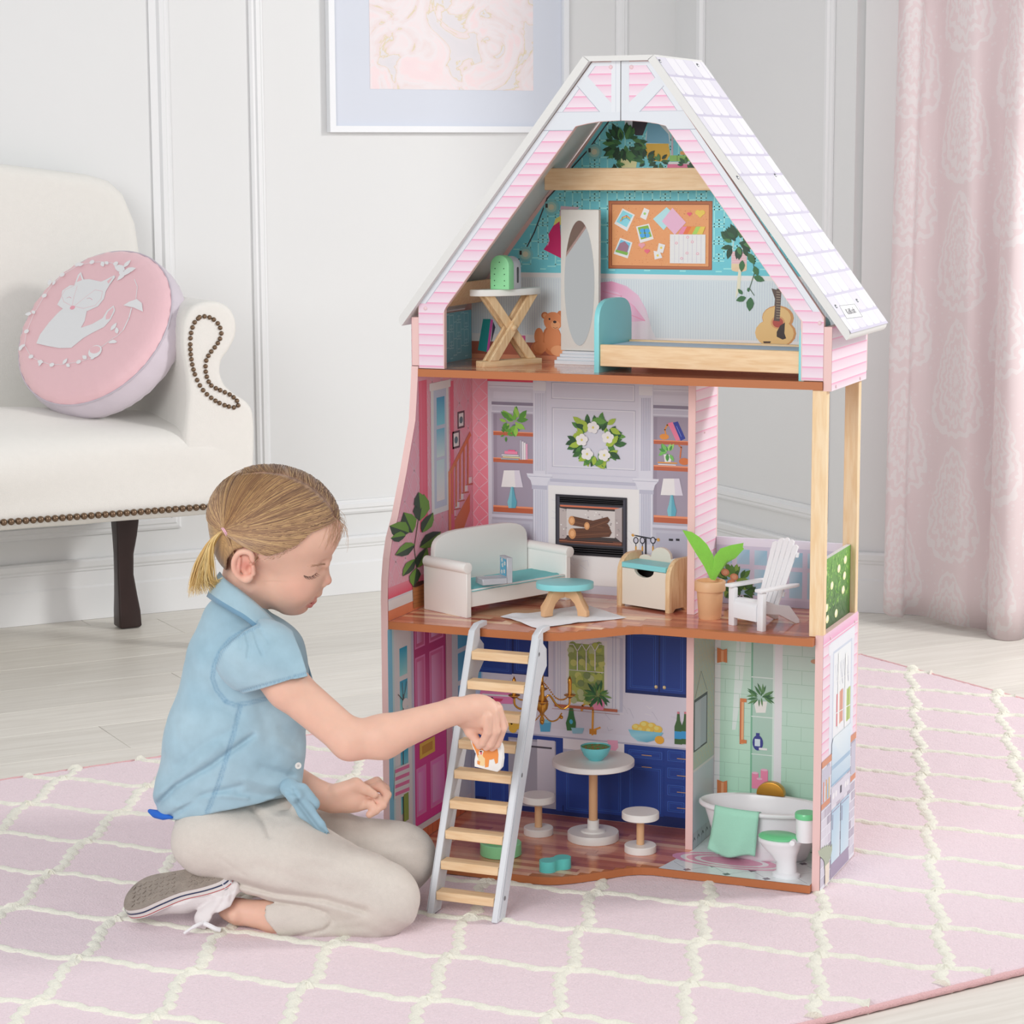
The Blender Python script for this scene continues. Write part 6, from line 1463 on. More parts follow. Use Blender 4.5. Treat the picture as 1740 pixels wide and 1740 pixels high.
        me.polygons.foreach_set('loop_start', np.arange(0, len(F)*4, 4, dtype=np.int32)); me.polygons.foreach_set('loop_total', np.full(len(F), 4, np.int32))
        me.polygons.foreach_set('use_smooth', np.ones(len(F), bool)); me.update(); me.validate()
        if color is not None:
            at = me.color_attributes.new('Col', 'FLOAT_COLOR', 'POINT'); c = np.ones((len(V), 4)); c[:, :3] = color(V); at.data.foreach_set('color', c.ravel().astype(np.float32))
        me.materials.append(m); o = bpy.data.objects.new(name, me); COL.objects.link(o)
        if parent is not None:
            o.parent = parent
            if world: o.location = -tree_off(parent)
        return o
def vnoise(X, Y, Z, seed=0):
    """cheap smooth noise from sines"""
    r = np.random.RandomState(seed); o = 0
    for i in range(6):
        a = r.uniform(-1, 1, 3); p = r.uniform(0, 6.28); o = o+np.sin((X*a[0]+Y*a[1]+Z*a[2])*(1+i*.6)+p+1.3*np.sin((X*a[1]-Z*a[0])*1.3+p))/(1+i*.5)
    return o/3.5
# ------------------------------------------------------------------ the settee
def SQ(u, k, z): return WA+WD*u+WM*k+Vector((0, 0, z))
M_LINEN = mat('cream_linen_upholstery', (235, 233, 227), .85, bump=.25, bscale=700, var=.02, vscale=60, sheen=.15)
MS = Matrix(((WD.x, WM.x, 0, WA.x), (WD.y, WM.y, 0, WA.y), (0, 0, 1, 0), (0, 0, 0, 1)))      # (along, from the wall, up) -> world
st = thing('settee', 'cream upholstered settee with bronze nailhead trim and dark turned-out legs against the panelled wall', 'sofa', tuple(SQ(-.2, .35, ZF)))
f = Field((-1.75, .0, .28), (.5, .75, .62), .009)
f.rbox((-1.70, .10, .318), (.405, .615, .50), .03, k=.001)
f.ell((-.62, .36, .455), (1.10, .30, .122), k=.06)
f.rbox((-1.69, .12, .40), (.36, .60, .515), .05, k=.03)
f.disp(lambda X, Y, Z: .0015*vnoise(X*14, Y*14, Z*14, 3))
f.build('seat', M_LINEN, st, 2, M=MS)
# back
mb = MB(); pts = [(-1.66, .30), (.25, .30), (.30, .52), (.335, .70), (.338, .88), (.328, .96), (.300, 1.03), (.265, 1.062), (.21, 1.078), (.0, 1.104), (-.3, 1.12), (-.7, 1.13), (-1.1, 1.12), (-1.5, 1.09), (-1.62, 1.06), (-1.66, .98)]
mb.prism([SQ(u, .045, z) for u, z in pts], WM*.105); mb.build('backrest', M_LINEN, st, bevel=.035, seg=5)
armp = [(.262, .33), (.262, .50), (.272, .58), (.271, .64), (.262, .70), (.266, .755), (.285, .786), (.312, .798), (.345, .799), (.374, .786), (.391, .758), (.391, .722), (.374, .690), (.357, .668), (.352, .640), (.362, .612), (.385, .590), (.412, .572), (.428, .545), (.430, .48), (.424, .40), (.412, .33)]
sp = spline([(u, z, 0) for u, z in armp[1:]], 3)
for s_ in (1,):
    mb = MB(); mb.prism([SQ(.262, .10, .33)]+[SQ(p.x, .10, p.y) for p in sp], WM*.515); mb.build('arm', M_LINEN, st, bevel=.014, seg=4)
mb = MB(); mb.prism([SQ(-1.262, .10, .33)]+[SQ(-1.0-p.x, .10, p.y) for p in sp], WM*.515); o = mb.build('arm', M_LINEN, st, bevel=.014, seg=4); o.location += WD*(-.28)
M_NAIL = mat('aged_bronze_nailhead', (124, 102, 82), .32, metal=.75)
nm = MB().ball((0, 0, 0), 1, 12, 6).build('nail_head', M_NAIL, smooth=True).data; bpy.data.objects.remove(bpy.data.objects['nail_head'])
def nail(p, r):
    o = bpy.data.objects.new('nail_head', nm); COL.objects.link(o); o.parent = st; o.location = p-st.location; o.scale = (r, r, r)
u = -1.66
while u < .372: nail(SQ(u, .6165+.004*math.sin((u+.4)*3), .341), .0078); u += .0162
loop = [(339, 539), (352, 538), (368, 547), (376, 565), (370, 583), (357, 600), (350, 614), (350, 635), (358, 654), (374, 663), (393, 672), (405, 685), (400, 692), (386, 690), (366, 681), (345, 663), (331, 636), (324, 602), (324, 570), (330, 549), (339, 539)]
lp_ = spline([onP(u_, v_, SQ(0, .6155, 0), WM) for u_, v_ in loop], 12); acc = 0; last = None
for p in lp_:
    if last is None or (p-last).length > .0108: nail(p, .0054); last = p
M_DARK = mat('espresso_stained_wood', (48, 32, 30), .35, var=.2, vscale=20)
def leg(u, k, fl=1):
    mb = MB(); lev = [(ZF+.0004, .0, .050), (ZF+.006, 0, .056), (.03, -.001, .054), (.07, -.004, .047), (.12, -.008, .040), (.17, -.007, .041), (.215, -.002, .050), (.25, .0, .056), (.318, .0, .056)]
    for z, dx, w in lev:
        for a, b_ in ((-1, -1), (1, -1), (1, 1), (-1, 1)): mb.v.append(SQ(u+dx+a*w/2, k+b_*(w/2*.9)-dx*.6, z))
    for l in range(len(lev)-1):
        for q in range(4): mb.f.append([l*4+q, l*4+(q+1) % 4, (l+1)*4+(q+1) % 4, (l+1)*4+q]); mb.c.append(None)
    mb.f.append([3, 2, 1, 0]); mb.c.append(None); mb.f.append([len(lev)*4-4+q for q in range(4)]); mb.c.append(None)
    mb.build('leg', M_DARK, st, bevel=.006, seg=3)
for u, k in ((.272, .155), (.414, .525), (-1.45, .155), (-1.50, .545)): leg(u, k)
# round fox cushion
toC = (CV-SQ(.1, .35, .7)).normalized()
pn = (toC*.74-RT*.50+UP*.46).normalized(); pc = onP(150, 546, SQ(.10, .43, .7), WM)
cu2 = thing('round_cushion', 'round pink cushion with a white fox applique leaning on the settee arm', 'cushion', tuple(pc))
pa = pn.cross(Vector((0, 0, 1))).normalized(); pb = pa.cross(pn).normalized(); R0 = .200
def pq(r, a, h):
    return pc+(pa*math.cos(a)+pb*math.sin(a))*r+pn*h
def disc(name, prof, m, n=96, wr=None):
    mb = MB(); M_ = len(prof)
    for i in range(n):
        a = 2*PI*i/n
        for j, (r, h) in enumerate(prof):
            w = wr(a, r, h) if wr else 0; mb.v.append(pq(r+w*.4, a, h+w))
    for i in range(n):
        for j in range(M_-1): mb.f.append([i*M_+j, ((i+1) % n)*M_+j, ((i+1) % n)*M_+j+1, i*M_+j+1]); mb.c.append(None)
    return mb.build(name, m, cu2, smooth=80)
ruf = lambda a, r, h: (.0016*math.sin(a*47+math.sin(a*9)*2))*max(0, (r-.14)/.06) if r > .14 else 0
disc('front_cover', [(0, .0), (.08, -.0004), (.15, -.002), (.172, -.005), (.187, -.010), (.196, -.018), (.200, -.026)][::-1], mat('blush_pink_satin_cotton', (240, 198, 204), .55, bump=.1, sheen=.2), wr=ruf)
disc('gusset', [(.200, -.0265), (.2045, -.045), (.206, -.062), (.2045, -.080), (.197, -.098), (.18, -.108), (0, -.114)], mat('lilac_grey_cotton', (218, 208, 218), .6, bump=.15, sheen=.2), wr=lambda a, r, h: .0022*math.sin(a*61+h*30+2*math.sin(a*7)) if r > .19 else 0)
mb = MB(); ring = [pq(.2012, 2*PI*i/96, -.0262) for i in range(97)]; mb.tube(ring, .0022, 6); mb.build('piping', mat('grey_piping', (200, 192, 202), .6), cu2, smooth=True)
A = Art(pc, pa, pb, pn, base=5e-4, step=2e-5); WF = (238, 238, 240)
def P5(x, y): return (x/3.955, 260+y/3.955)
def poly5(L, c): A.poly([P5(*q) for q in L], c)
FX = (233, 234, 236)
poly5([(500, 890), (525, 820), (545, 800), (562, 850), (600, 848), (680, 865), (715, 850), (770, 822), (775, 835), (735, 890), (712, 930), (700, 980), (660, 1030), (590, 1062), (500, 1070), (420, 1045), (385, 1020), (410, 975), (420, 925), (470, 890)], FX)
poly5([(515, 868), (540, 815), (552, 855)], (240, 198, 204)); poly5([(720, 862), (762, 832), (730, 880)], (240, 198, 204))
poly5([(425, 1045), (500, 1068), (585, 1060), (570, 1130), (545, 1175), (620, 1150), (690, 1110), (720, 1060), (765, 1025), (775, 1060), (745, 1120), (700, 1170), (620, 1210), (560, 1245), (480, 1310), (400, 1312), (320, 1298), (245, 1280), (270, 1220), (330, 1140), (390, 1075)], FX)
poly5([(712, 1095), (728, 1065), (762, 1035), (765, 1058), (738, 1115), (712, 1120)], (240, 198, 204))
def line5(L, w=.0011, c=(238, 206, 212)): A.line([P5(*q) for q in L], w, c)
line5([(520, 895), (500, 960), (485, 1030), (430, 1000), (415, 960), (440, 920), (500, 892)]); line5([(690, 930), (640, 920), (580, 965), (500, 1030), (560, 1045), (640, 1025), (680, 980), (690, 930)])
line5([(450, 975), (465, 968), (480, 975)], .001, (226, 170, 184)); line5([(585, 978), (605, 975), (622, 988)], .001, (226, 170, 184))
p_ = P5(488, 1040); A.ell(p_[0], p_[1], 4.2, 3.4, (240, 170, 184))
for x, y, L, a_ in ((840, 790, 90, 20), (830, 800, 80, 160), (845, 800, 70, -60), (830, 770, 60, 120), (880, 800, 60, -10), (800, 800, 60, 200)): q = P5(x, y); A.leaf(q[0], q[1], L/3.955, a_, WF, .5)
poly5([(830, 1025), (870, 1000), (920, 982), (955, 1010), (962, 1068), (900, 1040)], WF); line5([(885, 1045), (868, 1110), (830, 1190)], .003, WF)
line5([(830, 1190), (790, 1230), (740, 1260), (690, 1300), (640, 1320)], .0014, WF); line5([(905, 850), (925, 900), (915, 980)], .0016, WF)
for x, y, L, a_ in ((745, 1195, 60, 110), (790, 1215, 50, 60), (780, 1262, 50, -20), (750, 1270, 40, 180)): q = P5(x, y); A.leaf(q[0], q[1], L/3.955, a_, WF, .5)
q = P5(640, 1335); A.ell(q[0], q[1], 11, 11, WF); A.ell(q[0], q[1]-3, 9, 6.5, (240, 198, 204))
arcp = [(600, 1385), (530, 1405), (440, 1420), (350, 1425), (270, 1400), (210, 1370), (165, 1290), (180, 1200), (230, 1080), (300, 960), (350, 890), (420, 820), (520, 760), (620, 735), (700, 732), (780, 745)]
line5(arcp, .0009, WF)
for i, (x, y) in enumerate(arcp):
    q = P5(x, y); 
    if i % 2: A.ell(q[0], q[1], 4, 3.5, WF)
    else: A.leaf(q[0]-4, q[1], 11, 30+i*40, WF, .6); A.leaf(q[0]+2, q[1], 9, 150+i*30, WF, .6)
A.mb.build('embroidered_fox', vcol('white_embroidery', rough=.75, bump=.3, bscale=900), cu2)
# ------------------------------------------------------------------ the girl
FH = Vector((FW.x, FW.y, 0)).normalized(); RH = Vector((RT.x, RT.y, 0)).normalized()
def GP(u, v, S): return onP(u, v, FH*S, FH)
def PX(X, Y, Z):
    dx, dy, dz = X-CV.x, Y-CV.y, Z-CV.z; w = dx*FW.x+dy*FW.y+dz*FW.z
    return 870+CF*(dx*RT.x+dy*RT.y+dz*RT.z)/w, 870-CF*(dx*UP.x+dy*UP.y+dz*UP.z)/w
def S_of(X, Y): return X*FH.x+Y*FH.y
def segd(u, v, pts):
    """distance in the picture-parallel plane to a polyline"""
    d = np.full(np.shape(u), 1e9)
    for (x0, y0), (x1, y1) in zip(pts, pts[1:]):
        vx, vy = x1-x0, y1-y0; t = np.clip(((u-x0)*vx+(v-y0)*vy)/(vx*vx+vy*vy), 0, 1); d = np.minimum(d, np.hypot(u-x0-t*vx, v-y0-t*vy))
    return d
PXM = .00084
girl = thing('person', 'small girl in light denim shirt and cream trousers kneeling beside the dollhouse', 'person', tuple(GP(480, 1590, -.36).xy)+(0,))
def capv(f, a, b, r0, r1=None, k=6, **kw):
    """capsule between (u, v, S) stations, radii in picture pixels"""
    f.cap(GP(*a), GP(*b), r0*PXM, (r0 if r1 is None else r1)*PXM, k=k*PXM, **kw)
def bounds(us, vs_, Ss, pad=.02):
    P = np.array([GP(u, v, s) for u in us for v in vs_ for s in Ss]); return P.min(0)-pad, P.max(0)+pad
# head frame: x forward, y away from the viewer, z up, rolled a little towards the viewer
HS = -.345; HC = GP(460, 910, HS); ROLL = math.radians(13); YAWH = math.radians(-4)
hx = (RH*math.cos(YAWH)+FH*math.sin(YAWH)).normalized(); hy0 = Vector((0, 0, 1)).cross(hx).normalized(); hz0 = Vector((0, 0, 1))
hz = (hz0*math.cos(ROLL)-hy0*math.sin(ROLL)).normalized(); hy = hz.cross(hx).normalized()
HM = np.array([[hx.x, hy.x, hz.x], [hx.y, hy.y, hz.y], [hx.z, hy.z, hz.z]])
def hp(u, v, y=0): return Vector(HC)+hx*((u-460)*PXM)+hz*((910-v)*PXM)+hy*(y*PXM)
def hn(u, v, y):
    """profile-plane station whose point at lateral distance y is sighted at (u, v)"""
    a, b = u, v
    for _ in range(3):
        p = hp(a, b, y); uu, vv = PX(p.x, p.y, p.z); a += u-uu; b += v-vv
    return a, b
def rotM(deg):        # pitch within the head's own profile plane
    a = math.radians(deg); r = np.array([[math.cos(a), 0, -math.sin(a)], [0, 1, 0], [math.sin(a), 0, math.cos(a)]]); return HM@r
def H_ell(f, u, v, y, ru, rv, ry, deg=0, k=8, sub=False): f.ell(hp(u, v, y), (ru*PXM, ry*PXM, rv*PXM), rotM(deg), k*PXM, sub)
def H_cap(f, a, b, r0, r1=None, k=6, sub=False): f.cap(hp(*a), hp(*b), r0*PXM, (r0 if r1 is None else r1)*PXM, k*PXM, sub)
lo, hi = bounds((345, 600), (770, 1085), (HS-.1, HS+.1), .005)
f = Field(lo, hi, .0013)
H_ell(f, 468, 884, 0, 108, 90, 82, -8, 1)
H_ell(f, 520, 902, 0, 61, 58, 60, 0, 16); H_ell(f, 496, 962, 0, 60, 66, 56, -6, 22)
for s_ in (-1, 1):
    H_ell(f, 501, 996, s_*25, 34, 34, 32, 0, 22); H_cap(f, (436, 978, s_*46), (488, 1026, s_*14), 22, 20, 24)
H_cap(f, (430, 990, 0), (484, 1030, 0), 36, 24, 18); H_ell(f, 502, 1037, 0, 18.5, 17.5, 18, 0, 14)
H_cap(f, (546, 962, 0), (552, 986, 0), 6.5, 7.2, 11); H_ell(f, 553.5, 993.5, 0, 8.8, 8.2, 8.4, 0, 5)
for s_ in (-1, 1): H_ell(f, 546.5, 998.5, s_*8, 7, 5.6, 5, 0, 4); H_ell(f, 549, 1004, s_*5.5, 3.0, 2.6, 2.0, 20, 2, True)
H_cap(f, (541, 1006, 0), (538, 1015, 0), 6, 6, 8)
mc_, me_ = hn(512, 1023.5, -19), hn(529, 1021, -10)
ey_, eb0, eb1 = hn(527, 970, -31), hn(523, 960, -40), hn(553, 958, -14)
for s_ in (-1, 1):
    H_cap(f, (*mc_, s_*19), (me_[0], me_[1]-2.5, s_*10), 3.2, 4.6, 5); H_cap(f, (me_[0], me_[1]-2.5, s_*10), (536.5, 1018, 0), 4.6, 5.4, 5)
    H_cap(f, (mc_[0]+1, mc_[1]+2, s_*18), (me_[0]-4, me_[1]+8, s_*10), 3.4, 5.2, 4); H_cap(f, (me_[0]-4, me_[1]+8, s_*10), (527.5, 1031, 0), 5.2, 6.0, 4)
    H_cap(f, (mc_[0]-2, mc_[1]+.6, s_*21), (me_[0], me_[1]+2.4, s_*11), 1.0, 1.5, 2, True); H_cap(f, (me_[0], me_[1]+2.4, s_*11), (543, 1024.4, 0), 1.5, 1.8, 2, True)
    H_ell(f, mc_[0]-4, mc_[1]+.5, s_*26, 3.5, 4, 4, 0, 6, True)
    H_ell(f, ey_[0]+22, ey_[1]-4, s_*27, 10, 13, 11, 0, 12, True)
    H_ell(f, ey_[0]-1, ey_[1]-1, s_*30, 13.5, 12, 14, 0, 3)
    H_cap(f, (*eb0, s_*40), (*eb1, s_*14), 5, 5.5, 12)
H_ell(f, 519, 1041, 0, 6, 3, 12, 0, 5, True)
# neck
f.cap(hp(415, 980, 0), GP(398, 1068, -.345), 42*PXM, 40*PXM, .022)
# ear
EY = -74
def en_(u, v): return hn(u, v, EY-6)
e0 = en_(415, 960); H_ell(f, *e0, EY+2, 16, 23.5, 9, 12, 5)
hel = [(430, 951), (427, 940), (417, 936), (406, 939), (399, 950), (398, 962), (402, 973), (410, 981), (419, 985), (426, 980)]
hs_ = spline([(a, b, 0) for a, b in hel], 3)
for a, b in zip(hs_, hs_[1:]): H_cap(f, (*en_(a.x, a.y), EY-9), (*en_(b.x, b.y), EY-9), 4.2, 4.2, 3)
H_ell(f, *en_(421, 982), EY-6, 8.5, 7.5, 6, 0, 5)
H_ell(f, *en_(416, 958), EY-12, 10.5, 15, 7.5, 12, 3, True); H_ell(f, *en_(423, 967), EY-9, 6, 8, 8, 0, 3, True)
H_cap(f, (*en_(408, 948), EY-8), (*en_(406, 970), EY-8), 2.6, 2.6, 3); H_cap(f, (*en_(430, 962), EY-8), (*en_(431, 974), EY-8), 4, 4, 3)
HF = f
def sm(d, a, b): t = np.clip((d-a)/(b-a), 0, 1); return 1-t*t*(3-2*t)
SK = np.array(lin((232, 188, 167))); SKP = np.array(lin((228, 156, 140))); LIP = np.array(lin((204, 122, 118)))
def near(V, p, r0, r1):
    d = np.sqrt(((V-np.array(p))**2).sum(1)); return sm(d, r0*PXM, r1*PXM)[:, None]
def skincol(V):
    c = np.tile(SK, (len(V), 1))
    for p, r, w in (((508, 985, -45), 45, .35), ((556, 994, 0), 16, .5), ((*en_(415, 960), -85), 34, .7), ((505, 1040, -10), 26, .2)):
        c = c*(1-near(V, hp(*p), 3, r)*w)+SKP*near(V, hp(*p), 3, r)*w
    for a, b, r in (((mc_[0]+2, mc_[1], -18), (me_[0], me_[1]-2.5, -10), 4.2), ((me_[0], me_[1]-2.5, -10), (536.5, 1018, 0), 4.8), ((mc_[0]+3, mc_[1]+2, -17), (me_[0]-4, me_[1]+8, -10), 5.0), ((me_[0]-4, me_[1]+8, -10), (527.5, 1031, 0), 6.0)):
        a, b = np.array(hp(*a)), np.array(hp(*b)); t = np.clip(((V-a)@(b-a))/((b-a)@(b-a)), 0, 1)[:, None]; d = np.sqrt(((V-a-t*(b-a))**2).sum(1)); m = sm(d, (r-.6)*PXM, (r+2.2)*PXM)[:, None]; c = c*(1-m)+LIP*m
    m = near(V, hp(*en_(418, 962), -84), 5, 13); c = c*(1-m*.45)+np.array(lin((206, 120, 108)))*m*.45
    # rosier elbows and knuckles
    for p, r in ((GP(600, 1278, -.44), 40), (GP(846, 1208, -.385), 16), (GP(838, 1262, -.385), 18), (GP(650, 1352, -.30), 22)):
        m = near(V, p, 2, r); c = c*(1-m*.4)+SKP*m*.4
    return c
# near arm and hand
AS = -.432
lo, hi = bounds((430, 870), (1090, 1320), (-.47, -.34), .01); g = Field(lo, hi, .0014)
capv(g, (450, 1118, -.425), (490, 1168, -.428), 42, 37, 10); capv(g, (490, 1168, -.428), (594, 1256, -.440), 37, 33, 12); capv(g, (596, 1258, -.440), (650, 1252, -.436), 33.5, 36, 14)
capv(g, (650, 1252, -.436), (772, 1208, -.412), 36, 22, 14); capv(g, (772, 1208, -.412), (795, 1206, -.408), 22, 22, 10)
HN = -.392
g.ell(GP(815, 1208, HN-.006), (37*PXM, 29*PXM, 23*PXM), np.array([[RH.x, 0, FH.x], [RH.y, 0, FH.y], [0, 1, 0]]) @ np.array([[math.cos(-.25), -math.sin(-.25), 0], [math.sin(-.25), math.cos(-.25), 0], [0, 0, 1]]), .010)
capv(g, (790, 1213, HN), (832, 1222, HN-.008), 24, 15, 10); capv(g, (812, 1228, HN), (828, 1246, HN-.002), 15, 9, 6)
fingers = [((828, 1218, HN-.022), (829, 1244, HN-.020), (820, 1262, HN-.012), (814, 1268, HN-.006), 8.6, 7.0),
           ((838, 1210, HN-.015), (842, 1242, HN-.017), (833, 1264, HN-.010), (826, 1270, HN-.005), 9.0, 7.4),
           ((846, 1204, HN-.004), (853, 1238, HN-.007), (844, 1264, HN-.003), (836, 1271, HN+.001), 9.0, 7.4),
           ((844, 1200, HN+.008), (856, 1232, HN+.006), (848, 1256, HN+.007), (840, 1265, HN+.009), 8.6, 7.0)]
for a, b, c_, d_, r0, r1 in fingers:
    capv(g, a, b, r0, r0*.92, 2.0); capv(g, b, c_, r0*.93, r1, 2.0); capv(g, c_, d_, r1, r1*.85, 2.0)
capv(g, (790, 1222, HN+.006), (799, 1244, HN-.002), 12, 9.5, 6); capv(g, (799, 1244, HN-.002), (814, 1264, HN-.011+.004), 9, 7.2, 3)
for a, b in (((831, 1226), (830, 1262)), ((843, 1224), (842, 1266))): capv(g, (*a, HN-.032), (*b, HN-.028), 3.0, 3.0, 2, sub=True)
# far forearm and hand, palm up
lo, hi = bounds((480, 680), (1290, 1405), (-.36, -.22), .01); h = Field(lo, hi, .0014); S2_ = -.315
capv(h, (470, 1312, -.30), (548, 1352, S2_), 30, 23, 8); capv(h, (548, 1352, S2_), (562, 1358, S2_), 23, 24, 8)
h.ell(GP(592, 1356, S2_), (42*PXM, 27*PXM, 25*PXM), np.array([[RH.x, 0, FH.x], [RH.y, 0, FH.y], [0, 1, 0]]), .010)
capv(h, (575, 1345, S2_-.010), (604, 1334, S2_-.010), 15, 13, 8); capv(h, (604, 1334, S2_-.010), (622, 1342, S2_-.014), 12, 9, 5); capv(h, (622, 1342, S2_-.014), (636, 1350, S2_-.016), 8.6, 7, 3)
for pts in (((612, 1340, S2_+.018), (640, 1328, S2_+.018), (655, 1340, S2_+.012), (658, 1354, S2_+.006)),
            ((618, 1348, S2_+.010), (645, 1336, S2_+.009), (658, 1350, S2_+.002), (654, 1361, S2_-.004)),
            ((618, 1360, S2_+.002), (640, 1356, S2_-.004), (650, 1368, S2_-.010), (640, 1376, S2_-.015)),
            ((608, 1370, S2_-.006), (628, 1366, S2_-.014), (638, 1377, S2_-.018), (628, 1384, S2_-.020))):
    for (a, b), r in zip(zip(pts, pts[1:]), (9.4, 8.4, 7.6)): capv(h, a, b, r, r*.9, 2.5)
h.ell(GP(602, 1362, S2_-.034), (22*PXM, 12*PXM, 10*PXM), np.array([[RH.x, 0, FH.x], [RH.y, 0, FH.y], [0, 1, 0]]), .008, True)
# trunk, thighs and lower legs (mostly under the clothes)
lo, hi = bounds((230, 760), (1040, 1600), (-.49, -.18), .01); b_ = Field(lo, hi, .0035)
capv(b_, (408, 1075, -.345), (412, 1120, -.345), 40, 70, 20); capv(b_, (412, 1130, -.345), (385, 1310, -.345), 80, 66, 30, flat=(FH, 1.2))
capv(b_, (430, 1118, -.345), (452, 1116, -.42), 40, 36, 20); capv(b_, (430, 1118, -.345), (452, 1130, -.27), 40, 36, 20); capv(b_, (452, 1130, -.27), (470, 1312, -.30), 32, 30, 20)
capv(b_, (385, 1310, -.345), (370, 1425, -.345), 60, 56, 20)
for S_, kn, an in ((-.415, (650, 1528), (400, 1556)), (-.28, (680, 1462), (470, 1470))):
    capv(b_, (375, 1435, S_+(.03 if S_ < -.3 else -.02)), (*kn, S_), 52, 42, 16); capv(b_, (*kn, S_), (kn[0]*.45+an[0]*.55, kn[1]*.4+an[1]*.6, S_), 36, 30, 16)
lo, hi = bounds((335, 560), (1500, 1605), (-.45, -.36), .012); a_ = Field(lo, hi, .0016)
capv(a_, (540, 1558, -.415), (470, 1557, -.412), 33, 29, 10); capv(a_, (470, 1557, -.412), (405, 1549, -.402), 29, 21, 12); capv(a_, (405, 1549, -.402), (390, 1545, -.396), 22, 20, 10); a_.ell(GP(398, 1556, -.418), (9*PXM,)*3, None, .008)
def joined(name, fields, m, parent, color, its):
    Vs, Fs, n = [], [], 0
    for fl_, it in zip(fields, its):
        V, F = fl_.mesh()
        if it:
            E = np.concatenate([F[:, [0, 1]], F[:, [1, 2]], F[:, [2, 3]], F[:, [3, 0]]]); deg = np.bincount(E.ravel(), minlength=len(V)).astype(float)
            for _ in range(it):
                Q = np.zeros_like(V)
                for k in range(3): Q[:, k] = np.bincount(E[:, 0], V[E[:, 1], k], len(V))+np.bincount(E[:, 1], V[E[:, 0], k], len(V))
                V = V*.5+.5*Q/np.maximum(deg, 1)[:, None]
        Vs.append(V); Fs.append(F+n); n += len(V)
    class _F(Field):
        def __init__(s): pass
        def mesh(s): return np.concatenate(Vs), np.concatenate(Fs)
    return _F().build(name, m, parent, 0, color)
M_SKIN = vcol('skin', rough=.5, bump=.06, bscale=900, sss=.25, noise=.03, nscale=60, spec=.35)
joined('body', [f, g, h, b_, a_], M_SKIN, girl, skincol, (2, 2, 2, 1, 2))

# lashes, brow
M_LASH = mat('dark_lash_hair', (92, 66, 56), .6); M_BROW = mat('light_brown_brow_hair', (176, 134, 108), .7)
mb = MB(); 
def onhead(u, v, y0=-90):      # first point of the head surface met from the viewer's side
    lo_, hi_ = y0, 60
    p0 = None
    for y in np.arange(y0, 40, .5):
        p = hp(u, v, y); i = ((np.array(p)-HF.lo)/HF.res).astype(int)
        if np.all(i >= 0) and np.all(i < HF.n) and HF.a[tuple(i)] < 0: return y
    return None
for k in range(15):
    t = k/14; u, v = hn(518+21*t, 971+4.2*math.sin(PI*t*.9)-2.6*t, -36+10*t); y = onhead(u, v)
    if y is None: continue
    a = hp(u, v, y-.4); c = hp(u+3.5+3.5*t, v+4.5-1.5*t, y-4.5+2*t); mb.tube([a, (a+c)/2+hz*(-.0006), c], [.00042, .0003, .0001], 4)
    if k: mb.tube([prev, a], .00038, 4)
    prev = a
mb.build('eyelashes', M_LASH, girl)
mb = MB(); rnd = random.Random(2)
for k in range(46):
    t = rnd.random(); u, v = hn(524+31*t, 959.5-6.0*math.sin(PI*min(1, t*1.1)*.8)+2.2*rnd.uniform(-1, 1)*(1-.4*t)+.5*t, -40+24*t); y = onhead(u, v)
    if y is None: continue
    y2 = onhead(u-5, v-.6) or y
    mb.tube([hp(u, v, y-.4), hp(u-5, v-.6, y2-.7)], [.00024, .0001], 3)
mb.build('eyebrow', M_BROW, girl)

# ---- hair: close cap, combed strands, bunch and tie
lo, hi = bounds((335, 610), (765, 1030), (HS-.11, HS+.11), .004); f = Field(lo, hi, .0018)
def hairfn():
    H_ell(f, 467, 881, 0, 114.5, 96, 87, -8, 1); H_ell(f, 420, 915, 0, 62, 70, 70, 0, 14)
hairfn()
hl = [(640, 905), (583, 897), (566, 884), (548, 880), (524, 892), (500, 914), (478, 932), (452, 934), (432, 926), (412, 924), (396, 934), (388, 950), (384, 985), (380, 1100)]
I = np.indices(tuple(f.n)).reshape(3, -1); 
m = np.abs(f.a.reshape(-1)) < .03; P = f.lo[:, None]+f.res*I[:, m]; q = P-np.array(HC)[:, None]
hu = 460+(hx.x*q[0]+hx.y*q[1]+hx.z*q[2])/PXM; hv = 910-(hz.x*q[0]+hz.y*q[1]+hz.z*q[2])/PXM; hyy = (hy.x*q[0]+hy.y*q[1]+hy.z*q[2])/PXM
hu0, hv0 = hu, hv; hu, hv = PX(*P); hv = hv-np.clip((hyy+16)/40, 0, 1)*10; hl = [(660, 920), (596, 903), (583, 893), (569, 880), (556, 872), (546, 884), (528, 902), (506, 923), (482, 939), (458, 947), (436, 941), (418, 931), (400, 936), (388, 950), (384, 985), (380, 1100)]
dl = segd(hu, hv, hl)
xs = [p[0] for p in hl][::-1]; ys = [p[1] for p in hl][::-1]
below = hv > np.interp(hu, xs, ys)
below = np.where(hu < 384, (hv > 972), below); dl = np.where(hu < 384, np.abs(hv-972), dl)
cut = np.where(below, dl, -dl)*PXM
part = segd(hu, hv-0*hyy, [(420, 786), (470, 800), (520, 836), (558, 872)]); 
fl_ = f.a.reshape(-1); fl_[m] = np.maximum(fl_[m], cut+.0015).astype(np.float32)+(.0022*np.exp(-((hyy+16)/3.2)**2)*(hv0 < 890)*(hu0 > 432)).astype(np.float32); f.a = fl_.reshape(tuple(f.n))
HB, HG_, HD = np.array(lin((160, 126, 98))), np.array(lin((200, 162, 112))), np.array(lin((128, 96, 76)))
TIE = (*hn(384, 902, -68), -68)
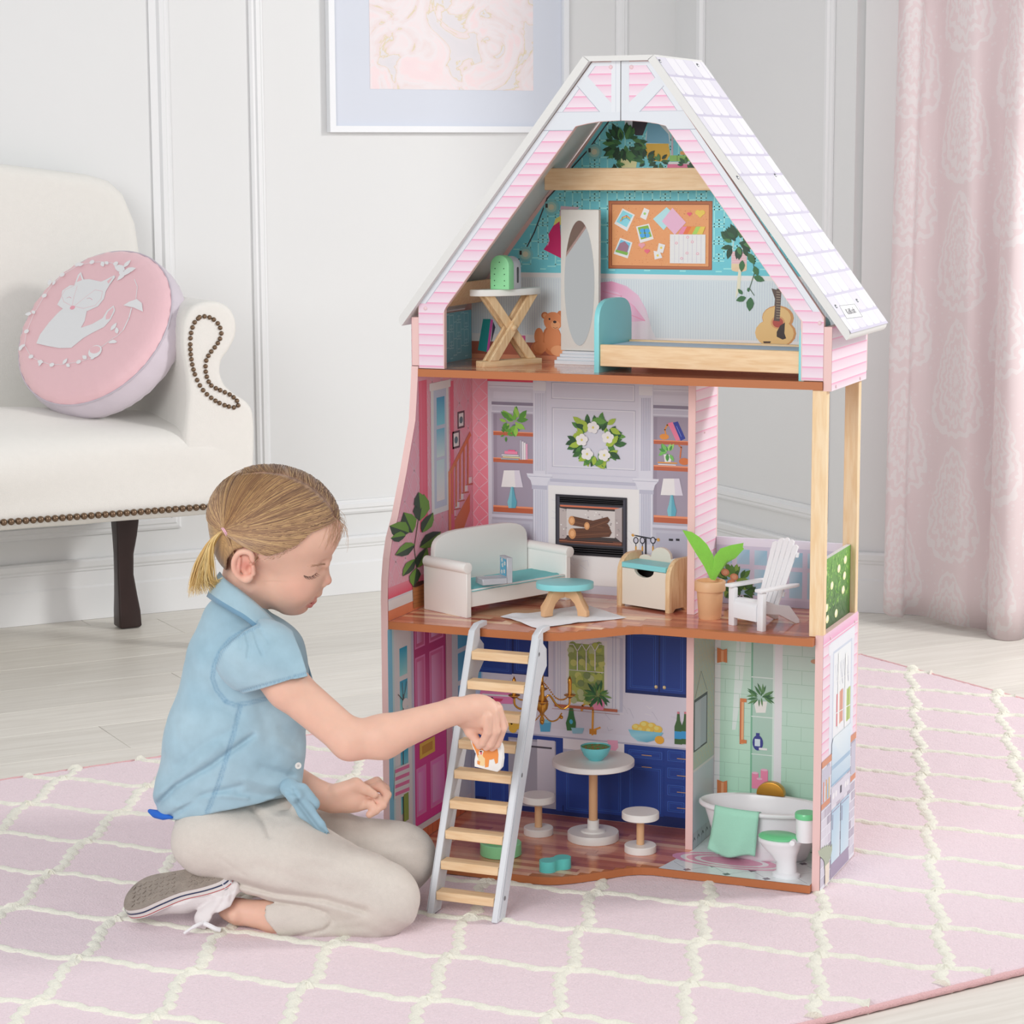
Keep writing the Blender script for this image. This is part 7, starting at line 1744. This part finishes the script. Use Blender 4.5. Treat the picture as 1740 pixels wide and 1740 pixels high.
def haircol(V):
    q = V-np.array(HC); u = 460+q@np.array(hx)/PXM; v = 910-q@np.array(hz)/PXM; y = q@np.array(hy)/PXM
    t = np.array([TIE[0], TIE[1]]); ang = np.arctan2(v-t[1], u-t[0]); s_ = .5+.5*np.sin(ang*70+np.sin(ang*23)*2); r = np.hypot(u-t[0], v-t[1])
    c = HD+(HB-HD)*s_[:, None]; w = np.exp(-(r/75)**2)[:, None]; c = c*(1-w)+(HG_*(.7+.3*s_[:, None]))*w
    p_ = np.exp(-((y+16)/3.0)**2)*(v < 890)*np.clip((u-425)/20, 0, 1); c = c*(1-.6*p_[:, None])+np.array(lin((206, 166, 146)))*.6*p_[:, None]
    return c
HF2 = f
hair = f.build('hair', vcol('hair_strands', rough=.45, sheen=.2), girl, 1, haircol)
EC = np.array([467, 881]); ca, sa = math.cos(math.radians(-8)), math.sin(math.radians(-8))
def skin_y(u, v, infl=1.0):
    """lateral position (viewer side) of the hair surface above (u, v)"""
    X, Z = u-467, 881-v; x, z = X*ca+Z*sa, -X*sa+Z*ca; q_ = 1-(x/(114.5*infl))**2-(z/(96*infl))**2
    return -87*infl*math.sqrt(q_) if q_ > 0 else None
def proj_surf(u, v, y, infl):
    X, Z = u-467, 881-v; x, z = X*ca+Z*sa, -X*sa+Z*ca; d = math.sqrt((x/114.5)**2+(z/96)**2+(y/87)**2)+1e-9; k = infl/d; X, Z, y = X*k, Z*k, y*k
    return 467+X, 881-Z, y
rnd = random.Random(11); mb = MB()
cols = [(192, 156, 114), (172, 136, 102), (152, 118, 90), (204, 170, 122), (136, 104, 82), (166, 130, 98)]
def strand(p0, p1, infl0, col, r=.00042, sag=0, n=11, taper=True):
    pts = []
    for k in range(n+1):
        t = k/n; u = p0[0]+(p1[0]-p0[0])*t; v = p0[1]+(p1[1]-p0[1])*t+sag*math.sin(PI*t); y = p0[2]+(p1[2]-p0[2])*t-10*math.sin(PI*t)
        inf = infl0+.004*math.sin(PI*t)+(.035*t**6); u, v, y = proj_surf(u, v, y, inf); pts.append(hp(u, v, y))
    mb.tube(pts, [r*(1 if .05 < k/n < .97 else .5) for k in range(n+1)], 3, col, cap=False)
for i in range(1150):
    m_ = rnd.random()
    if m_ < .50: t = rnd.random(); u, v, y = 412+150*t, 788+86*t**1.35, -17-3*rnd.random()
    elif m_ < .60: t = rnd.random(); u, v, y = 358+62*t, 838-48*t**.6, -12+10*rnd.random()
    elif m_ < .80:
        t = rnd.random(); qx = 562-125*t; qv = np.interp(qx, [434, 455, 482, 506, 528, 546, 562], [940, 946, 938, 923, 902, 884, 874])-2; y0_ = -20-62*min(1, t*1.6); u, v = hn(qx, qv, y0_); y = skin_y(u, v, 1.0); y = y0_ if y is None else y
    elif m_ < .9: u, v, y = 360+60*rnd.random(), 810+60*rnd.random(), 10+20*rnd.random()
    else: u, v = hn(384+14*rnd.random(), 930+28*rnd.random(), -66); y = -64
    strand((u, v, y), (TIE[0]+rnd.uniform(-3, 3), TIE[1]+rnd.uniform(-4, 4), TIE[2]), 1.004+.012*rnd.random(), rnd.choice(cols), .00038+.00022*rnd.random(), rnd.uniform(-3, 5))
for i in range(260):           # far side of the parting
    t = rnd.random(); u, v = 420+150*t, 789+86*t**1.35; strand((u, v, -14), (u+rnd.uniform(-26, 4)-6, v+rnd.uniform(6, 26), 52+20*rnd.random()), 1.004+.012*rnd.random(), rnd.choice(cols[1:]), .0004, -8, 7)
for i in range(44):            # loose baby hair at the brow
    t = rnd.random(); u, v = hn(554+30*t, 868+22*t, -24+22*t); u2, v2 = u+rnd.uniform(-16, 8), v+rnd.uniform(16, 58); pts = []
    for k in range(7):
        q_ = k/6; uu, vv = u+(u2-u)*q_+6*math.sin(PI*q_), v+(v2-v)*q_; y = onhead(uu, vv, -80)
        if y is None: y = -6; 
        pts.append(hp(uu, vv, y-.6))
    mb.tube(pts, [.00022]*5+[.00016, .0001], 3, (190, 152, 120), cap=False)
for i in range(170):           # fine hair fading out at the temple and over the ear
    qx = 440+100*rnd.random(); qv = np.interp(qx, [434, 455, 482, 506, 528, 546, 562], [940, 946, 938, 923, 902, 884, 874])-6+rnd.random()*8; Lq = rnd.uniform(10, 26); pts = []
    for k in range(5):
        uu, vv = hn(qx-Lq*.75*k/4, qv+Lq*.45*k/4+2*math.sin(k), -66+20*max(0, (qx-500)/60)); y = onhead(uu, vv, -84)
        if y is None: break
        pts.append(hp(uu, vv, y-.5))
    if len(pts) > 2: mb.tube(pts, [.00022, .0002, .00018, .00014, .0001][:len(pts)], 3, (176, 138, 108), cap=False)
for i in range(34):
    u0_, v0_ = 560+rnd.random()*22, 862+rnd.random()*26; mb.tube([hp(u0_, v0_, -8+rnd.random()*20), hp(u0_+8, v0_+6+rnd.random()*8, rnd.random()*14), hp(u0_+9+rnd.random()*5, v0_+18+rnd.random()*12, rnd.random()*12)], [.0003, .00025, .0001], 3, (180, 146, 112), cap=False)
o = mb.build('combed_strands', vcol('hair_fibres', rough=.4, sheen=.1), hair, smooth=80, kind='stuff')
mb = MB(); cb = [(236, 208, 140), (226, 192, 118), (240, 218, 160), (214, 176, 108), (232, 200, 128), (200, 160, 100)]
for i in range(420):
    a, r_ = rnd.random()*6.28, math.sqrt(rnd.random()); e = rnd.random(); q1, q2 = math.cos(a)*r_, math.sin(a)*r_; L = rnd.uniform(.72, 1.0)
    tip = (321+50*e+5*q1, 935+82*L-14*e)
    path = [(383, 902, -70), (372+3*q1, 908+3*q2, -66+4*q2), (353+6*q1+6*e, 930+7*q2, -68+9*q2), (336+10*q1+22*e, 962+6*q2, -64+13*q2), (326+8*q1+38*e, 990+4*q2-8*(1-L), -60+13*q2), (tip[0]+8*e, tip[1], -56+12*q2)]
    pts = spline([hp(*hn(*p), p[2]) for p in path], 3); n = len(pts); mb.tube(pts, [.0006*(1-.75*k/n) for k in range(n)], 3, rnd.choice(cb), cap=False)
mb.build('bunch', _m['hair_fibres'], hair, smooth=80, label='blond bunch of hair tied with a pale pink band', kind='stuff')
mb = MB(); tc_ = hp(*TIE); ax_ = (hp(*hn(370, 910, -74), -74)-hp(*hn(383, 902, -68), -68)).normalized(); q = ax_.to_track_quat('Z', 'Y')
for dz in (-.0008, .0012): mb.tube([tc_+ax_*(.002+dz)+q@Vector((.0062*math.cos(t), .0062*math.sin(t), 0)) for t in [2*PI*k/20 for k in range(21)]], .0010, 6)
mb.build('hair_tie', mat('pale_pink_elastic', (240, 190, 204), .5), girl, smooth=True)
# ---- clothes
def fold_fn(folds, side=True, Smid=-.345):
    def fn(X, Y, Z):
        u, v = PX(X, Y, Z); w = 1/(1+np.exp((S_of(X, Y)-(Smid-.02))*120)) if side else 1; d = 0
        for pts, wd, dep in folds: d = d+dep*PXM*np.exp(-(segd(u, v, pts)/wd)**2)*w
        return d
    return fn
DEN, DEN2, DEN3 = np.array(lin((150, 184, 201))), np.array(lin((172, 200, 213))), np.array(lin((112, 152, 180)))
M_DENIM = vcol('light_denim_cotton', rough=.8, bump=.25, bscale=1600, noise=.07, nscale=45, sheen=.2)
seams = [[(437, 1062), (415, 1072), (392, 1086), (375, 1106), (364, 1130), (361, 1152), (368, 1172), (384, 1192)], [(384, 1192), (400, 1198), (425, 1194), (452, 1187)], [(408, 1200), (396, 1250), (372, 1330), (352, 1380)]]
def denimcol(V):
    u, v = PX(*V.T); s_ = S_of(V[:, 0], V[:, 1]); n = .5+.5*vnoise(V[:, 0]*38, V[:, 1]*38, V[:, 2]*38, 5); c = DEN+(DEN2-DEN)*np.clip(n, 0, 1)[:, None]
    w = (s_ < -.36)
    for sm_ in seams:
        d = segd(u, v, sm_); st_ = (.5+.5*np.sin((u+v)*1.7))*.5+.5
        m = np.exp(-((d-2.2)/2.0)**2)*w*.75*st_; c = c*(1-m[:, None])+DEN3*m[:, None]
    return c
lo, hi = bounds((235, 570), (1000, 1420), (-.48, -.20), .008); f = Field(lo, hi, .0023)
SMD = -.345
capv(f, (398, 1058, SMD), (412, 1110, SMD), 55, 85, 24, flat=(FH, 1.05)); capv(f, (414, 1130, SMD), (398, 1270, SMD), 100, 120, 26, flat=(FH, 1.28)); capv(f, (398, 1270, SMD), (384, 1330, SMD), 116, 112, 30, flat=(FH, 1.2))
capv(f, (372, 1345, SMD), (315, 1352, SMD), 66, 52, 34, flat=(FH, .9)); capv(f, (400, 1350, SMD), (462, 1335, SMD-.01), 50, 44, 30, flat=(FH, .85))
capv(f, (420, 1105, SMD), (440, 1112, -.410), 50, 44, 20); capv(f, (420, 1105, SMD), (448, 1130, -.285), 50, 44, 20)
capv(f, (470, 1110, SMD), (482, 1190, SMD), 48, 50, 26)
# lower edge of the shirt
I = np.indices(tuple(f.n)).reshape(3, -1); m = (np.abs(f.a.reshape(-1)) < .05); P = f.lo[:, None]+f.res*I[:, m]; u, v = PX(*P)
hem_x = [230, 250, 292, 340, 400, 450, 505, 600]; hem_y = [1372, 1382, 1393, 1386, 1373, 1362, 1350, 1338]; d = (v-np.interp(u, hem_x, hem_y))*PXM
fl_ = f.a.reshape(-1); fl_[m] = np.maximum(fl_[m], d).astype(np.float32); f.a = fl_.reshape(tuple(f.n))
f.disp(fold_fn([([(252, 1384), (300, 1335), (360, 1300), (430, 1250)], 5, 9), ([(262, 1352), (310, 1320), (370, 1270)], 8, -5), ([(285, 1390), (345, 1352), (410, 1335)], 5, 7), ([(300, 1300), (350, 1262), (392, 1240)], 6, 4), ([(300, 1372), (360, 1350), (420, 1356)], 4, -4), ([(500, 1348), (450, 1352), (405, 1345)], 7, 5), ([(505, 1330), (455, 1335), (420, 1325)], 8, -4.5), ([(495, 1318), (445, 1305)], 7, 4.5),
    ([(420, 1258), (392, 1275), (350, 1310)], 6, 3.5), ([(440, 1200), (455, 1240), (460, 1290)], 11, 3.5), ([(340, 1120), (330, 1180), (312, 1240)], 14, -3), ([(355, 1180), (372, 1200), (405, 1215)], 8, 3), ([(480, 1240), (505, 1262), (535, 1262)], 8, 4), ([(470, 1262), (500, 1280), (520, 1285)], 8, -4), ([(380, 1080), (350, 1110), (345, 1150)], 9, 2.5),
    (seams[0], 2.6, 2.2), (seams[2], 2.0, 1.8)]))
f.disp(lambda X, Y, Z: .0010*vnoise(X*60, Y*60, Z*60, 9)-.0016*np.abs(vnoise(X*42+Z*20, Y*42, Z*26, 12)))
shirt = f.build('shirt', M_DENIM, girl, 1, denimcol)
# cap sleeve
lo, hi = bounds((350, 545), (1045, 1210), (-.50, -.36), .008); f = Field(lo, hi, .0018)
f.ell(GP(446, 1124, -.420), (86*PXM, 66*PXM, 60*PXM), np.array([[RH.x, 0, FH.x], [RH.y, 0, FH.y], [0, 1, 0]]) @ np.array([[math.cos(-.35), -math.sin(-.35), 0], [math.sin(-.35), math.cos(-.35), 0], [0, 0, 1]]), .001)
capv(f, (450, 1105, -.420), (500, 1150, -.430), 50, 50, 20)
capv(f, (470, 1150, -.424), (560, 1236, -.434), 42, 43, 4, sub=True); f.ell(GP(405, 1186, -.43), (30*PXM, 10*PXM, 40*PXM), np.array([[RH.x, 0, FH.x], [RH.y, 0, FH.y], [0, 1, 0]]), .006, True)
I = np.indices(tuple(f.n)).reshape(3, -1); m = (np.abs(f.a.reshape(-1)) < .05); P = f.lo[:, None]+f.res*I[:, m]; u, v = PX(*P)
a_, b2_ = np.array([384, 1187.]), np.array([523, 1149.]); nn_ = np.array([-(b2_-a_)[1], (b2_-a_)[0]]); nn_ /= np.hypot(*nn_); d = ((u-a_[0])*nn_[0]+(v-a_[1])*nn_[1])
d4 = (u-np.interp(v, [1040, 1078, 1110, 1150, 1180], [486, 499, 512, 524, 530]))
d2 = np.where(u < 440, segd(u, v, [(384, 1187), (361, 1152), (375, 1106), (415, 1072)])*np.where(u < np.interp(v, [1060, 1072, 1106, 1152, 1187], [437, 415, 375, 361, 384]), 1, -1), -50)
fl_ = f.a.reshape(-1); fl_[m] = np.maximum(fl_[m], np.maximum(np.maximum(d, d2), d4)*PXM).astype(np.float32); f.a = fl_.reshape(tuple(f.n))
f.disp(fold_fn([([(418, 1076), (424, 1098), (421, 1118)], 3.0, 3.4), ([(430, 1072), (438, 1095), (446, 1112)], 3.2, 3.0), ([(442, 1070), (456, 1092)], 3.2, 2.6), ([(410, 1082), (408, 1102)], 3, 2.4), ([(400, 1130), (440, 1150), (490, 1148)], 14, 2.5), ([(386, 1180), (450, 1164), (522, 1144)], 2.2, 1.6)], True, -.40))
def sleevecol(V):
    u, v = PX(*V.T); n = .5+.5*vnoise(V[:, 0]*38, V[:, 1]*38, V[:, 2]*38, 6); c = DEN+(DEN2-DEN)*np.clip(n, 0, 1)[:, None]
    for pts, o_ in (([(384, 1187), (523, 1149)], 5.5), ([(437, 1062), (415, 1072), (392, 1086), (375, 1106), (364, 1130), (361, 1152), (368, 1172), (384, 1187)], 3)):
        m_ = np.exp(-((segd(u, v, pts)-o_)/3.0)**2)*(.45+.35*np.sin((u*.96-v*.27)*1.9)); c = c*(1-m_[:, None])+DEN3*m_[:, None]
    return c
f.build('sleeve', M_DENIM, shirt, 1, sleevecol)
# collar: a folded band from the nape to the front
mb = MB(); inner = [(374, 972, -.350), (384, 985, -.385), (408, 1003, -.402), (436, 1026, -.402), (462, 1050, -.388), (484, 1072, -.362), (497, 1080, -.34)]
outer = [(352, 1014, -.352), (366, 1024, -.398), (396, 1042, -.424), (414, 1052, -.432), (448, 1078, -.424), (488, 1102, -.392), (514, 1104, -.348)]
ci, co = spline([GP(*p) for p in inner], 5), spline([GP(*p) for p in outer], 5); nC = len(ci)
for i in range(nC):
    for j in range(7):
        t = j/6; p = ci[i].lerp(co[i], t)+(-FH*.6+Vector((0, 0, 1))*.5)*(.006*math.sin(PI*t)**.8); mb.v.append(p)
for i in range(nC-1):
    for j in range(6): mb.f.append([i*7+j, (i+1)*7+j, (i+1)*7+j+1, i*7+j+1]); mb.c.append((116, 156, 182) if j == 5 else (164, 194, 208))
o = mb.build('collar', M_DENIM, shirt, smooth=80); sd_ = o.modifiers.new('thickness', 'SOLIDIFY'); sd_.thickness = .0022; sd_.offset = 0
# far collar wing and placket
mb = MB(); c1 = spline([GP(497, 1080, -.34), GP(510, 1098, -.325), GP(520, 1125, -.33), GP(528, 1150, -.34), GP(530, 1162, -.345)], 5); c2 = spline([GP(470, 1052, -.31), GP(492, 1062, -.295), GP(508, 1082, -.30), GP(518, 1110, -.31), GP(524, 1150, -.32)], 5)
for i in range(len(c1)): mb.v += [c1[i]+RH*.002, c2[i]]
for i in range(len(c1)-1): mb.f.append([2*i, 2*i+2, 2*i+3, 2*i+1]); mb.c.append((150, 182, 200))
o = mb.build('collar_wing', M_DENIM, shirt, smooth=80); sd_ = o.modifiers.new('thickness', 'SOLIDIFY'); sd_.thickness = .0022
# button and pocket stitching
bt = GP(506.5, 1301, -.388); mb = MB(); mb.lathe([(.0048, 0), (.0050, .0008), (.0046, .0014), (.0034, .0011), (0, .0011)], bt, 20, ax=(-FH+RH*.5)); bo = mb.build('button', mat('white_button', (236, 234, 230), .35), shirt, smooth=True)
mb = MB(); q = (-FH+RH*.5).normalized().to_track_quat('Z', 'Y')
for a in range(4): mb.lathe([(.00055, 0), (0, .0002)], bt+(-FH+RH*.5).normalized()*.0012+q@Vector((.0012*math.cos(a*PI/2+.7), .0012*math.sin(a*PI/2+.7), 0)), 6, ax=(-FH+RH*.5))
mb.build('button_holes', mat('dark_thread', (60, 66, 84), .7), bo, kind='stuff')
# knotted shirt tail
lo, hi = bounds((470, 580), (1325, 1435), (-.44, -.33), .008); f = Field(lo, hi, .0016); TS = -.418
capv(f, (492, 1338, TS+.015), (503, 1352, TS), 17, 15, 8); capv(f, (500, 1352, TS), (520, 1378, TS-.006), 12, 15, 6, flat=(FH, 2.2)); capv(f, (520, 1378, TS-.006), (543, 1402, TS-.008), 15, 10, 6, flat=(FH, 2.2)); capv(f, (543, 1402, TS-.008), (561, 1421, TS-.008), 10, 2.5, 4, flat=(FH, 2.2))
capv(f, (512, 1344, TS+.01), (532, 1366, TS+.008), 14, 12, 5); f.disp(fold_fn([([(498, 1340), (520, 1382), (560, 1420)], 2.5, 3), ([(488, 1346), (506, 1350)], 3, 3)], False))
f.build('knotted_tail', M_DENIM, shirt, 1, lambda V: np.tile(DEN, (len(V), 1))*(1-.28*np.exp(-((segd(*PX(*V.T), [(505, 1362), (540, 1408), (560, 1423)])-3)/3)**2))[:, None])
mb = MB(); p = [GP(x, y, -.345-.01*i) for i, (x, y) in enumerate([(248, 1378), (262, 1384), (280, 1389), (292, 1392)])]
mb = MB(); mb.tube([GP(254, 1378, -.345), GP(264, 1383, -.362), GP(278, 1387, -.38), GP(292, 1389, -.395)], [.003, .0062, .0056, .002], 10); mb.build('blue_waistband', mat('bright_blue_cloth', (30, 104, 206), .7), girl, smooth=True)
# trousers
lo, hi = bounds((265, 770), (1335, 1605), (-.50, -.20), .008); f = Field(lo, hi, .0024)
NS, FS = -.418, -.285
capv(f, (372, 1415, -.345), (366, 1428, -.345), 80, 62, 26, flat=(FH, .92)); capv(f, (345, 1428, -.39), (352, 1432, -.30), 54, 54, 20)
capv(f, (370, 1430, NS+.028), (500, 1462, NS+.008), 60, 70, 30); capv(f, (500, 1462, NS+.008), (648, 1524, NS), 70, 62, 24); capv(f, (650, 1530, NS), (640, 1545, NS), 62, 52, 14)
capv(f, (640, 1546, NS), (540, 1556, NS), 50, 40, 12); capv(f, (540, 1556, NS), (478, 1556, NS+.002), 39, 40, 12); capv(f, (540, 1500, NS), (430, 1490, NS+.01), 34, 28, 14)
capv(f, (390, 1420, FS-.01), (560, 1440, FS), 62, 64, 26); capv(f, (560, 1440, FS), (680, 1455, FS), 60, 60, 22); capv(f, (684, 1462, FS), (670, 1490, FS), 56, 44, 14); capv(f, (670, 1492, FS), (540, 1506, FS), 40, 34, 14)
capv(f, (385, 1398, -.345), (462, 1394, -.352), 60, 46, 22, flat=(FH, .86)); capv(f, (508, 1372, -.392), (522, 1378, -.392), 13, 13, 12)
capv(f, (500, 1557, NS+.002), (400, 1553, NS+.006), 33, 32, 3, sub=True)
I = np.indices(tuple(f.n)).reshape(3, -1); m = (np.abs(f.a.reshape(-1)) < .06); P = f.lo[:, None]+f.res*I[:, m]; u, v = PX(*P); s_ = S_of(P[0], P[1])
cut1 = np.where((v > 1522), (np.interp(v, [1522, 1540, 1560, 1585, 1600], [434, 440, 450, 470, 480])-u), -60)
cut1 = np.minimum(cut1, (v-1522)+0)
hemw = (np.interp(u, [230, 292, 400, 505, 560], [1366, 1374, 1352, 1330, 1318])-v)
fl_ = f.a.reshape(-1); fl_[m] = np.maximum(fl_[m], np.maximum(cut1, hemw)*PXM).astype(np.float32); f.a = fl_.reshape(tuple(f.n))
f.disp(fold_fn([([(395, 1498), (470, 1518), (550, 1528), (620, 1548)], 6, 9), ([(437, 1533), (480, 1534), (520, 1540), (556, 1552), (566, 1566), (552, 1580), (500, 1592)], 3.2, 4), ([(430, 1375), (450, 1400), (458, 1420)], 5, 5), ([(445, 1372), (470, 1385), (520, 1380)], 8, -4), ([(480, 1440), (560, 1465), (620, 1490)], 12, -2.5), ([(440, 1470), (520, 1500), (600, 1515)], 10, 2.6),
    ([(330, 1400), (345, 1440), (420, 1490)], 1.6, 1.6), ([(600, 1440), (640, 1432), (700, 1420)], 8, 2.4), ([(620, 1462), (660, 1448), (720, 1442)], 9, -2.4), ([(655, 1590), (620, 1575), (560, 1578)], 8, 3)], False))
f.disp(lambda X, Y, Z: .0011*vnoise(X*34, Y*34, Z*34, 2)-.0026*np.abs(vnoise(X*20, Y*30, Z*46, 21)))
M_LINENP = mat('oatmeal_linen', (216, 208, 199), .85, bump=.45, bscale=900, var=.06, vscale=120, sheen=.15)
tr_ = f.build('trousers', M_LINENP, girl, 1)
# ---- the shoe, sole towards the viewer
Hh, Tt = GP(384, 1496, -.432), GP(203, 1553, -.412); ex = (Tt-Hh).normalized(); upv = Vector((0, 0, 1)); ew = (FH*.87+upv*.50); ew = (ew-ex*ew.dot(ex)).normalized(); en = ex.cross(ew).normalized()
if en.dot(upv) < 0: en = -en
SL = (Tt-Hh).length
shoe = bpy.data.objects.new('shoe', None); COL.objects.link(shoe); shoe.parent = girl; shoe.location = Hh-tree_off(girl)
outl = [(-.002, .018), (.000, .008), (.010, .001), (.035, .0), (.070, .004), (.10, .000), (.125, -.004), (.145, .004), (.156, .016), (.160, .030), (.156, .046), (.140, .058), (.115, .062), (.085, .056), (.055, .050), (.030, .048), (.010, .044), (.000, .034)]
outl = [(a/.16*SL, b*.92) for a, b in outl]; os_ = spline([(a, b, 0) for a, b in outl]+[(outl[0][0], outl[0][1], 0)], 4)[:-1]
ctr = Vector((SL*.5, .027, 0))
def SP(p, h, s_=1.0): q = ctr+(Vector((p.x, p.y, 0))-ctr)*s_; toe = max(0, (q.x/SL-.72)/.28); return Hh+ex*q.x+ew*q.y+en*(h-.010*toe**2)
def band(name, h0, h1, s0, s1, m, cap=False, inset=0):
    mb = MB(); n = len(os_); mb.v = [SP(p, h0, s0) for p in os_]+[SP(p, h1, s1) for p in os_]
    for i in range(n): mb.f.append([i, (i+1) % n, n+(i+1) % n, n+i]); mb.c.append(None)
    if cap:
        c0 = len(mb.v)
        for r_ in (.66, .33): mb.v += [SP(p, h1+.0004, s1*r_) for p in os_]
        for l, (a, b) in enumerate(((n, c0), (c0, c0+n))):
            for i in range(n): mb.f.append([a+i, a+(i+1) % n, b+(i+1) % n, b+i]); mb.c.append(None)
        mb.f.append([c0+n+i for i in range(n)]); mb.c.append(None)
    return mb.build(name, m, shoe, smooth=60)
M_RUB = mat('white_shoe_rubber', (232, 228, 224), .5, var=.04, vscale=60); M_OUT = mat('worn_grey_brown_outsole', (158, 146, 136), .75, var=.25, vscale=90, bump=1, bscale=500)
so = band('outsole', .0005, .002, 1.0, .985, M_OUT, True); band('midsole', -.017, .0004, 1.02, 1.0, M_RUB)
band('navy_stripe', -.0078, -.0052, 1.0235, 1.0225, mat('navy_stripe', (44, 58, 96), .5)); band('red_stripe', -.0150, -.0137, 1.026, 1.0255, mat('red_stripe', (190, 52, 60), .5))
mb = MB(); rnd = random.Random(4)
def tread(x, y, L, w, a):
    c = Vector((x, y, 0)); d = Vector((math.cos(a), math.sin(a), 0))*L/2; n_ = Vector((-math.sin(a), math.cos(a), 0))*w/2
    mb.prism([SP(c-d-n_, .0024), SP(c+d-n_, .0024), SP(c+d+n_, .0024), SP(c-d+n_, .0024)], en*.0009)
for i in range(15):
    for j in range(5):
        x, y = .018+i*.0088, .010+j*.0085
        if .06 < x < .078: continue
        if y > .046 and x < .08: continue
        tread(x*SL/.16, y, .006, .0022, .5 if (i+j) % 2 else -.6)
mb.build('tread_pattern', M_OUT, so, kind='stuff')
lo, hi = bounds((190, 425), (1470, 1600), (-.44, -.33), .012); f = Field(lo, hi, .0017)
c0, c1, c2, c3 = SP(Vector((.024, .026, 0)), -.030), SP(Vector((.075*SL/.16, .027, 0)), -.030), SP(Vector((.12*SL/.16, .029, 0)), -.020), SP(Vector((.143*SL/.16, .029, 0)), -.0165)
f.cap(c0, c1, .0235, .0255, .006); f.cap(c1, c2, .0255, .0215, .008); f.cap(c2, c3, .0215, .0150, .010); f.cap(GP(388, 1512, -.418), GP(384, 1538, -.414), .018, .0185, .012); f.cap(GP(378, 1540, -.414), GP(350, 1560, -.412), .019, .017, .012)
for a, b in ((c0, c1), (c1, c2)): f.cap(a+en*.012, b+en*.012, .024, .022, .01)
Pn = np.array(en); P0 = np.array(SP(Vector((.08, .027, 0)), -.0165))
I = np.indices(tuple(f.n)).reshape(3, -1); P = f.lo[:, None]+f.res*I; d = (P-P0[:, None]).T@Pn; u, v = PX(*P); d3 = np.where((u > 350), (v-np.interp(u, [350, 362, 392, 402, 430], [1576, 1556, 1540, 1520, 1500])), -60)*PXM
f.a = np.maximum(f.a.reshape(-1), np.maximum(d, d3)).astype(np.float32).reshape(tuple(f.n))
f.disp(fold_fn([([(386, 1505), (380, 1530), (362, 1556)], 3, 3), ([(396, 1508), (392, 1530)], 3, 2.4), ([(300, 1560), (330, 1548), (360, 1530)], 5, 2)], False))
f.build('canvas_upper', mat('white_shoe_canvas', (236, 230, 230), .85, bump=.4, bscale=1200), shoe, 1)
mb = MB(); l0 = GP(338, 1574, -.425)
mb.tube(spline([GP(352, 1566, -.425), GP(340, 1570, -.436), GP(326, 1577, -.440), GP(313, 1586, -.440)], 5), [.0030]*10+[.0022]*6, 8); mb.tube(spline([GP(344, 1568, -.43), GP(356, 1573, -.436), GP(366, 1578, -.438), GP(374, 1580, -.436)], 5), .0036, 8)
mb.build('lace', mat('white_lace', (240, 238, 240), .8), shoe, smooth=True)
hp_ = SP(Vector((0.001, .012, 0)), -.0085)-ew*.0; 
lb = MB(); q0 = [SP(os_[k], -.0155, 1.03) for k in (0, 4, 8)]+[SP(os_[k], -.0020, 1.03) for k in (8, 4, 0)]
lb.v = q0; lb.f = [[0, 1, 4, 5], [1, 2, 3, 4]]; lb.c = [None, None]; lbo = lb.build('heel_label', mat('white_heel_label', (236, 236, 240), .5), shoe)
ta = (q0[1]-q0[0]).normalized(); tn = ta.cross(en).normalized()
if tn.dot(FH) > 0: ta = -ta
text('ALL', mat('navy_print_ink', (44, 58, 96), .5), shoe, (q0[0]+q0[1]+q0[4]+q0[5])/4-FH*.0012+en*.0030, ta, en, .0052)
text('STAR', _m['navy_print_ink'], shoe, (q0[0]+q0[1]+q0[4]+q0[5])/4-FH*.0012-en*.0026, ta, en, .0046)
# ---- toy dog in the near hand
DS = HN+.004; dog = thing('toy_dog', 'small white block printed with an orange dog, held in front of the ladder', 'toy', tuple(GP(830, 1306, DS)))
do = [(795, 1245), (800, 1243), (806, 1247), (811, 1256), (818, 1262), (829, 1267), (838, 1263), (845, 1262), (850, 1265), (852, 1272), (853, 1290), (851, 1305), (845, 1312), (806, 1303), (806, 1292), (808, 1281), (803, 1270), (799, 1258)]
mb = MB(); P_ = [GP(u, v, DS) for u, v in do]; mb.prism(P_, FH*.010+RH*.0040); db = mb.build('block', M_WHITE, dog, bevel=.0007, seg=1)
A = Art(GP(830, 1290, DS), RH, (0, 0, 1), -FH, base=3e-4); OG, OL = (238, 150, 76), (250, 214, 160)
A.poly([(799, 1248), (803, 1247), (810, 1262), (820, 1270), (820, 1282), (812, 1288), (808, 1276), (803, 1266)], OG); A.ell(816, 1275, 7.5, 8, OG); A.ell(818, 1279, 4.5, 5, (244, 236, 226)); A.poly([(812, 1283), (822, 1282), (826, 1294), (822, 1302), (814, 1300)], OL)
A.ell(832, 1282, 12, 9, OG); A.poly([(824, 1284), (832, 1284), (830, 1303), (824, 1304)], OG); A.poly([(840, 1276), (845, 1270), (847, 1282), (846, 1296), (842, 1298), (839, 1288)], OG); A.poly([(811, 1292), (816, 1294), (815, 1300), (811, 1298)], OG)
A.ell(816, 1272.5, 1.8, 1.5, (40, 34, 34)); A.ell(817, 1277, 2.2, 1.4, (70, 40, 40)); A.ell(817.5, 1280, 1.6, 2.4, (232, 110, 120)); A.build('printed_dog', db)
